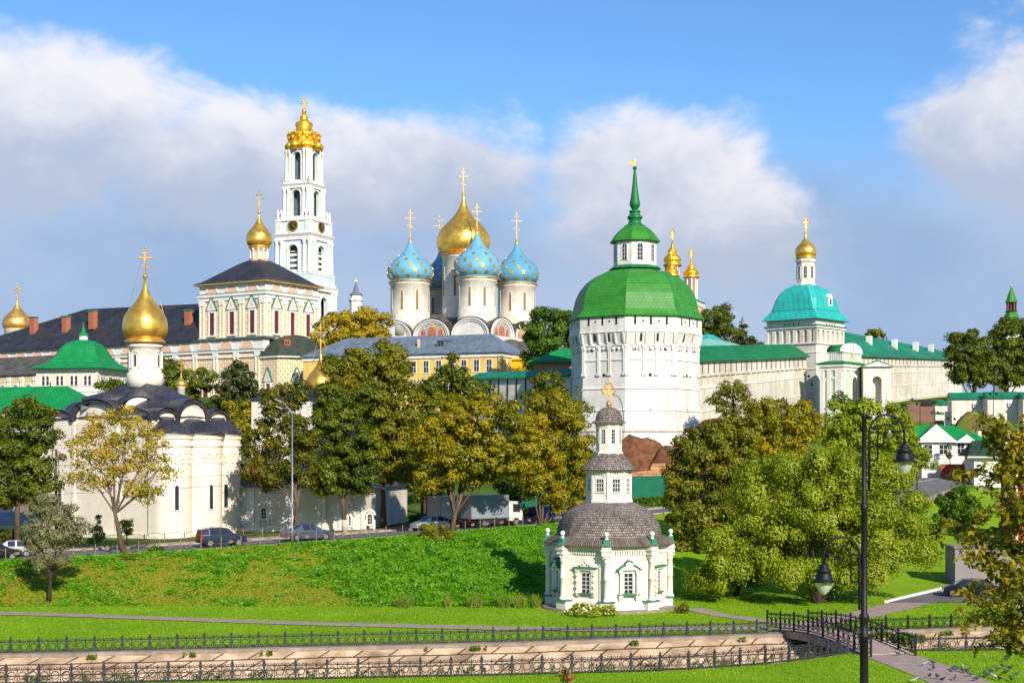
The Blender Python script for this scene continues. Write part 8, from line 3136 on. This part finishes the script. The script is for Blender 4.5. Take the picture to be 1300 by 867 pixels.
tree('great_willow', 'huge rounded willow with pale green leaves, dominating the park lawn', 112.0,
     [(1020, 595, 46, 28), (975, 620, 44, 34), (1070, 600, 52, 34), (1120, 620, 46, 38), (1150, 655, 38, 40), (1040, 640, 60, 40), (985, 665, 46, 36), (1090, 665, 56, 40), (1150, 690, 36, 30), (940, 655, 30, 30), (925, 690, 36, 24), (915, 722, 38, 28), (955, 700, 30, 26),
      (1010, 690, 40, 30, 3), (1070, 700, 44, 30, 2), (1125, 705, 36, 20), (1000, 610, 40, 30, 6), (1090, 625, 50, 40, 7), (940, 725, 20, 18), (1040, 575, 26, 14), (1015, 722, 40, 22, -2), (1085, 724, 44, 20), (980, 714, 30, 22), (1052, 735, 26, 14, 3)],
     L_WILLOW(35), trunk=[(1040, None), (1038, 768), (1040, 735)], leaf=.29, dens=1.0, seed=45, clump=1.35, aspect=.42, flat=.85, shell=.6, trunk_r=.3, bark='bark_dark', limbs=1, droop=.2)
tree('side_willow', 'smaller dark-trunked willow hidden under the left of the great willow', 116.0, [(925, 735, 24, 16), (900, 738, 20, 16), (950, 735, 22, 16), (960, 690, 30, 34)], L_WILLOW(36), trunk=[(933, None), (938, 745), (940, 725)], leaf=.28, dens=1.0, seed=46, clump=.9, trunk_r=.22, bark='bark_dark', aspect=.45)
tree('round_bush', 'round bright green shrub between the willow and the foreground branches', 140.0, [(1216, 642, 26, 22), (1204, 656, 20, 18), (1232, 656, 18, 18)], L_BRIGHT(37), leaf=.3, dens=1.1, seed=47, clump=.8, cat='bush', trunk_r=.1)
tree('small_tree', 'low yellowish tree at the roadside before the cottage', 205.0, [(1166, 580, 18, 14), (1150, 596, 16, 12), (1180, 588, 12, 10)], L_WILLOW(38), leaf=.34, dens=.7, seed=48, clump=.8, trunk_r=.12)
tree('small_tree', 'narrow leafy shrub against the cottage front', 226.0, [(1206, 571, 5, 9)], L_BRIGHT(39), leaf=.3, dens=.9, seed=49, clump=.6, trunk_r=.08)
tree('round_bush', 'leafy hydrangea-like bush with cream blooms before the chapel', 104.0, [(748, 776, 24, 11), (732, 780, 16, 8), (765, 777, 16, 9)], L_WILLOW(40), leaf=.17, dens=1.1, seed=50, clump=.4, cat='bush', trunk_r=.05)
tree('round_bush', 'bronze-tipped little bush at the right foot of the chapel', 105.5, [(866, 775, 10, 8), (862, 780, 9, 5)], L_RUST(41), leaf=.15, dens=1.0, seed=51, clump=.35, cat='bush', trunk_r=.04)
tree('round_bush', 'green weeds spilling from the canal bank right of the footbridge', 89.0, [(1148, 812, 18, 10), (1118, 806, 14, 8), (1170, 812, 10, 7)], L_BRIGHT(42), leaf=.18, dens=.8, seed=52, clump=.4, cat='bush', trunk_r=.04, zbase=-.8)

# cream blooms on the bush by the chapel
rgn = np.random.default_rng(5)
n = 70
c = W(748, 774, 103.4)
pos = np.array([c.x, c.y, c.z]) + rgn.normal(size=(n, 3)) * np.array([.75, .25, .2])
bl = leaf_mesh('flowers', pos, rgn.normal(size=(n, 3)) + np.array([0, -1, .8]), .16, mat('cream_petals', (.75, .68, .35), (.6, .6, .3), 3, 2, .9), None, .9, rgn)
tag(bl, 'cream flower heads scattered over the leafy bush before the chapel', 'flowers', kind='stuff')


# ------------------------------------------------------------------ foreground branches at the right edge
def foreground_maple():
    Y = 38.0
    s = Y / F
    bx, by = xat(1352, Y), Y
    zb = terr(bx, by)
    base = Vector((bx, by, zb))
    t = thing('ash_maple', 'foreground ash-leaved maple whose turning branches hang in from the right edge', 'tree', base)
    rg = np.random.default_rng(77)
    q = lambda px, py, d=0: W(px, py, Y + d) * 1.0 - base
    mb = MB(); mb.smooth = True
    fork = q(1340, 800)
    mb.tube([Vector((0, 0, -.2)), q(1350, 880), fork, q(1335, 700), q(1325, 610), q(1318, 540)], [.22, .18, .15, .11, .07, .03], 10)
    P, N = [], []
    ends = [((1335, 700), (1270, 690), (1215, 668), (1196, 655), 0), ((1330, 640), (1285, 612), (1235, 600), (1205, 596), .8), ((1322, 580), (1285, 560), (1255, 540), (1238, 532), -.5), ((1340, 760), (1285, 740), (1245, 752), (1232, 790), -.8), ((1340, 720), (1290, 700), (1250, 705), (1225, 700), .4),
            ((1345, 790), (1300, 770), (1275, 790), (1262, 800), .3), ((1328, 610), (1300, 590), (1275, 585), (1262, 605), 1.2), ((1335, 680), (1300, 655), (1265, 640), (1245, 650), -1.0), ((1340, 740), (1295, 720), (1268, 745), (1258, 775), 1.0), ((1330, 650), (1300, 640), (1280, 660), (1262, 700), .2),
            ((1345, 800), (1310, 800), (1290, 806), (1280, 812), -.4), ((1320, 560), (1300, 548), (1290, 560), (1280, 580), .5), ((1338, 700), (1310, 690), (1290, 715), (1278, 735), -.6), ((1325, 600), (1305, 610), (1290, 640), (1285, 660), .9), ((1342, 760), (1315, 745), (1295, 770), (1288, 795), .7)]
    for (a, b, c_, e, d) in ends:
        p = [q(*a), q(*b, d * .5), q(*c_, d), q(*e, d)]
        mb.tube([p[0], p[0].lerp(p[1], .5) + Vector((0, 0, .04)), p[1], p[2], p[3]], [.06, .045, .03, .015, .006], 6)
        for _ in range(14):
            f = rg.uniform(.25, 3.0)
            k = int(f)
            root = p[min(k, 2)].lerp(p[min(k, 2) + 1], min(1, f - k)) if k < 3 else p[3]
            tip = root + Vector((rg.normal() * .34, rg.normal() * .34, rg.normal() * .22 - .05))
            mb.tube([root, tip], [.01, .004], 4, False)
            # compound leaves hang from the twig
            for _ in range(rg.integers(3, 7)):
                lp = root.lerp(tip, rg.uniform(.2, 1.1))
                dr = Vector((rg.normal(), rg.normal(), -abs(rg.normal()) * .8)).normalized()
                for j in range(5):
                    o = lp + dr * (.05 + .055 * j) + Vector((rg.normal() * .035, rg.normal() * .035, rg.normal() * .03 - .01 * j))
                    P.append(o); N.append((rg.normal() * .7, rg.normal() * .7 - .25, rg.normal() * .5 + .6))
    # the thick of the crown, right at and beyond the frame
    for (px, py, rx, ry, n) in ((1300, 680, 34, 60, 260), (1310, 770, 40, 40, 380), (1275, 770, 24, 34, 180), (1268, 640, 26, 26, 100), (1350, 600, 50, 60, 500), (1360, 720, 50, 70, 600), (1290, 600, 26, 30, 170), (1262, 545, 20, 14, 70), (1242, 690, 22, 20, 70), (1250, 775, 18, 20, 80)):
        for _ in range(n // 5):
            c_ = q(px + rg.normal() * rx * .55, py + rg.normal() * ry * .55, rg.normal() * .8)
            for j in range(5):
                P.append(c_ + Vector((rg.normal() * .09, rg.normal() * .09, rg.normal() * .08))); N.append((rg.normal() * .7, rg.normal() * .7 - .25, rg.normal() * .5 + .6))
    mb.build('trunk', M['bark'], t)
    leaf_mesh('crown', np.array([tuple(p) for p in P]), np.array(N), .185, leaf_mat('ash_maple_leaves', [(.07, .10, .005), (.19, .20, .008), (.42, .31, .012), (.65, .36, .02)], 1.0, .45, -.08, 3.0), t, .42, rg)


foreground_maple()

# an unclear reddish shape at the bottom edge, built as a sapling top
Yb = 60.0
Xb = xat(719, Yb)
t = thing('young_sapling', 'russet leafy top with a red tuft, standing in for an unclear shape at the bottom edge', 'sapling', (Xb, Yb, terr(Xb, Yb)))
zq = lambda p: zat(p, Yb) - t.location.z
rgb = np.random.default_rng(8)
mb = MB(); mb.smooth = True; mb.tube([(0, 0, -.1), (.02, 0, zq(880)), (0, 0, zq(856))], [.03, .02, .008], 6); mb.build('trunk', M['bark_dark'], t)
pos = np.array([0, 0, zq(858)]) + rgb.normal(size=(130, 3)) * np.array([.15, .15, .15])
pos = np.concatenate([pos, np.array([-.02, 0, zq(878)]) + rgb.normal(size=(200, 3)) * np.array([.2, .2, .25])])
leaf_mesh('crown', pos, rgb.normal(size=(330, 3)) + np.array([0, -.3, .6]), .11, leaf_mat('bronze_leaves', [(.08, .07, .015), (.17, .10, .02), (.26, .12, .03), (.30, .10, .03)], 2.0, .35, 0, 1), t, .6, rgb)
pos = np.array([.2, -.1, zq(862)]) + rgb.normal(size=(46, 3)) * np.array([.06, .08, .10])
leaf_mesh('red_tuft', pos, rgb.normal(size=(46, 3)) + np.array([0, -.6, .3]), .11, leaf_mat('scarlet_leaves', [(.4, .06, .02), (.55, .12, .04), (.6, .2, .08), (.7, .4, .25)], 2.0, .35, 0, 1), t, .6, rgb)


# ------------------------------------------------------------------ ground cover
def scatter(n, fx, seed):
    rg = np.random.default_rng(seed)
    out = []
    while len(out) < n:
        p = fx(rg)
        if p is not None: out.append(p)
    return np.array(out), rg


def bank(rg):
    x = rg.uniform(-46, 7.5)
    t = rg.random()
    Y = YB - .3 + (yt(x) - .3 - YB) * t
    edge = -20.5 + 7 * (1 - t) + 2.2 * math.sin(t * 9 + 1)
    if x < edge + abs(rg.normal()) * 3.4 + 3 * mnoise.noise(Vector((x * .5, Y * .5, 9))):
        if mnoise.noise(Vector((x * .22, Y * .3, 3))) + .7 * mnoise.noise(Vector((x * 1.1, Y * 1.1, 5))) + .28 * rg.normal() < .64 - .38 * t: return None
        return (x, Y, terr(x, Y) + rg.uniform(.04, .26))
    if (x - 7.4) ** 2 + (Y - 110) ** 2 < 28: return None
    h = .08 + .55 * max(0, mnoise.noise(Vector((x * .5, Y * .5, 1))) + .35) + .75 * max(0, mnoise.noise(Vector((x * 1.4, Y * 1.4, 4))) + .05)
    h *= 1 - .75 * t ** 5
    return (x, Y, terr(x, Y) + h * rg.uniform(.3, 1.0))


pos, rg2 = scatter(92000, bank, 61)
nr = rg2.normal(size=pos.shape) * .5 + np.array([0.1, -.5, .9])
o = leaf_mesh('ground_cover', pos, nr, .19, leaf_mat('lush_bank_weeds', [(.03, .13, .003), (.075, .25, .004), (.135, .36, .005), (.26, .44, .010)], .8, .4, .04, 2.0), None, .6, rg2)
tag(o, 'lush bright green weeds covering the bank below the truck', 'ground cover', kind='stuff')


def dry(rg):
    x = rg.uniform(-50, -9)
    t = rg.random()
    Y = YB + (yt(x) - .2 - YB) * t
    h = .05 + .12 * (mnoise.noise(Vector((x * 1.2, Y * 1.2, 2))) * .5 + .5)
    return (x, Y, terr(x, Y) + h * rg.uniform(.2, 1.0))


pos, rg2 = scatter(52000, dry, 62)
o = leaf_mesh('dry_grass', pos, rg2.normal(size=pos.shape) * .6 + np.array([0, -.4, .8]), .13, leaf_mat('dry_bank_weeds', [(.09, .23, .005), (.21, .31, .008), (.34, .32, .015), (.38, .22, .035)], .5, .35, .05, 4.0), None, .4, rg2)
tag(o, 'short dry yellow-green grass on the left bank below the road', 'grass', kind='stuff')


def blades(name, label, n, fx, seed, h, w, m):
    rg = np.random.default_rng(seed)
    P = []
    while len(P) < n:
        p = fx(rg)
        if p is not None: P.append(p)
    P = np.array(P)
    a = rg.uniform(0, math.pi, n)
    hh = h * rg.uniform(.5, 1.4, n)
    d = np.stack([np.cos(a), np.sin(a), np.zeros(n)], 1) * (w / 2)
    lean = rg.normal(size=(n, 3)) * np.array([.35, .35, 0]) * hh[:, None]
    v = np.empty((n, 3, 3)); v[:, 0] = P - d; v[:, 1] = P + d; v[:, 2] = P + lean + np.array([0, 0, 1]) * hh[:, None]
    me = bpy.data.meshes.new(name)
    me.vertices.add(n * 3); me.vertices.foreach_set('co', v.reshape(-1).astype(np.float32))
    me.loops.add(n * 3); me.loops.foreach_set('vertex_index', np.arange(n * 3, dtype=np.int32))
    me.polygons.add(n); me.polygons.foreach_set('loop_start', np.arange(0, n * 3, 3, dtype=np.int32)); me.polygons.foreach_set('loop_total', np.full(n, 3, dtype=np.int32))
    me.materials.append(m); me.update(calc_edges=True)
    o = bpy.data.objects.new(name, me); col.objects.link(o)
    tag(o, label, 'grass', kind='stuff')
    return o


def on_path_strip(x, Y):
    # keep the paths, bridge and chapel clear
    c = lerp_tab([(-60, 107.3), (-37.5, 105.1), (-26, 102.3), (-15, 99.4), (-4, 97.2), (5, 96.0), (11, 96.4), (18, 97)], x)
    if x < 19 and abs(Y - c) < 1.15: return True
    c2 = lerp_tab([(94, 18.2), (96, 18.6), (100, 22.0), (106.2, 27.2), (115, 33.5), (124, 40)], Y)
    if abs(x - c2) < 1.7: return True
    if 97 < Y < 109 and abs(x - lerp_tab([(98.2, 19.4), (101.2, 17.5), (104.6, 15.2), (108.5, 13.8)], Y)) < .95: return True
    if (x - 7.5) ** 2 + (Y - 110) ** 2 < 5.4 ** 2: return True
    if x > 29 and Y > 112 and Y < 123: return True
    return False


def lawn(rg):
    x = rg.uniform(-48, 46); Y = rg.uniform(83, 118)
    if Y < yk(x) + .5 or on_path_strip(x, Y): return None
    if abs(x) > Y * .38: return None
    if x < 8 and Y > 111.5: return None
    return (x, Y, terr(x, Y) - .01)


def nearlawn(rg):
    x = rg.uniform(-34, 38); Y = rg.uniform(66, 87)
    if Y > yf(x) + .2: return None
    if abs(x) > Y * .39: return None
    if abs(x - (22.3 + (85.2 - Y) * .12)) < 1.85: return None
    return (x, Y, terr(x, Y) - .01)


gl = leaf_mat('lawn_blades', [(.07, .18, .004), (.145, .31, .005), (.22, .40, .007), (.34, .45, .014)], .16, .35, .02, 6.0)
blades('lawn_grass', 'short sunlit grass of the meadow beyond the canal', 62000, lawn, 71, .12, .05, gl)
blades('lawn_grass', 'short bright grass of the near bank at the bottom edge', 34000, nearlawn, 72, .12, .045, gl)

# tall grass and weeds at the foot of the bank and along the canal
def tuft_line(rg):
    x = rg.uniform(-9, 3.5)
    k = mnoise.noise(Vector((x * .9, 0, 5)))
    if k < .1: return None
    return (x, 109.6 + rg.normal() * .45, terr(x, 109.6))


blades('tall_grass', 'tall pale grass tufts along the foot of the green bank', 1500, tuft_line, 73, .85, .05, leaf_mat('tall_grass_stems', [(.09, .18, .008), (.16, .26, .012), (.25, .30, .03), (.34, .30, .09)], .8, .35, .05, 2.0))


def canal_weeds(rg):
    x = rg.uniform(-34, 40)
    if 18 < x < 24: return None
    side = rg.random() < .45
    k = mnoise.noise(Vector((x * .7, 3.0 if side else 8.0, 1)))
    if k + .35 * mnoise.noise(Vector((x * 2.9, 1, 2))) < (.36 if side else .08): return None
    if side: return (x, yk(x) - 1.0 + rg.normal() * .12, -.1 + rg.uniform(-.15, .12))
    return (x, yf(x) + .55 + abs(rg.normal()) * .3, rg.uniform(-.5, .35))


pos, rg2 = scatter(8200, canal_weeds, 74)
o = leaf_mesh('canal_weeds', pos, rg2.normal(size=pos.shape) * .6 + np.array([0, -.4, .7]), .13, leaf_mat('canal_weed_leaves', [(.05, .12, .008), (.11, .20, .012), (.20, .27, .03), (.30, .25, .05)], 1.0, .35, .0, 3.0), None, .5, rg2)
tag(o, 'weeds growing from the joints and edges of the stone canal', 'weeds', kind='stuff')


def hedge(rg):
    x = rg.uniform(-11, 24)
    return (x, yt(x) + 14.2 + rg.uniform(-.5, .6), terr(x, yt(x) + 14.2) + rg.uniform(0, 1.25))


pos, rg2 = scatter(11000, hedge, 75)
o = leaf_mesh('clipped_hedge', pos, rg2.normal(size=pos.shape) + np.array([0, -.5, .7]), .26, L_BRIGHT(50), None, .6, rg2)
tag(o, 'low clipped hedge below the dark green netting, right of the chapel', 'hedge')


def mound_weeds(rg):
    px = rg.uniform(795, 870)
    Y = rg.uniform(194, 200)
    x = xat(px, Y)
    return (x, Y, terr(x, Y) + rg.uniform(0, .7))


pos, rg2 = scatter(2600, mound_weeds, 76)
o = leaf_mesh('mound_weeds', pos, rg2.normal(size=pos.shape) * .6 + np.array([0, -.5, .7]), .3, L_BRIGHT(51), None, .6, rg2)
tag(o, 'bright weeds between the soil heap and the stone terrace', 'weeds', kind='stuff')


def left_hedge(rg):
    px = rg.uniform(-20, 24)
    x = xat(px, 137)
    return (x, 137.5 + rg.uniform(-.6, .6), terr(x, 137.5) + rg.uniform(0, 1.7))


pos, rg2 = scatter(3500, left_hedge, 77)
o = leaf_mesh('dark_hedge', pos, rg2.normal(size=pos.shape) + np.array([0, -.5, .6]), .26, L_SPRUCE(52), None, .6, rg2)
tag(o, 'dark hedge behind the silver car at the left edge', 'hedge')

t = thing('shed', 'low grey-roofed shed behind the dark hedge at the left edge', 'shed', (xat(5, 141), 141, terr(xat(5, 141), 141)))
q = lambda p: zat(p, 141) - t.location.z
mb = MB(); mb.box(-4, 2.6, 0, 4, -1, q(664)); mb.build('wall', M['white'], t)
mb = MB(); mb.frus(-4.4, 3.0, -.5, 4.5, q(664), -4.2, 2.8, 2.5, 3.5, q(652)); mb.build('roof', M['roof_grey'], t)
t = thing('red_kiosk', 'small red-roofed kiosk glimpsed through the dark tree at the left edge', 'kiosk', (xat(14, 150), 150, terr(xat(14, 150), 150)))
q = lambda p: zat(p, 150) - t.location.z
mb = MB(); mb.box(-1.4, 1.4, -1.4, 1.4, 0, q(640)); mb.build('wall', M['white'], t)
mb = MB(); mb.frus(-1.7, 1.7, -1.7, 1.7, q(640), -.2, .2, -.2, .2, q(628)); mb.build('roof', M['redpaint'], t)
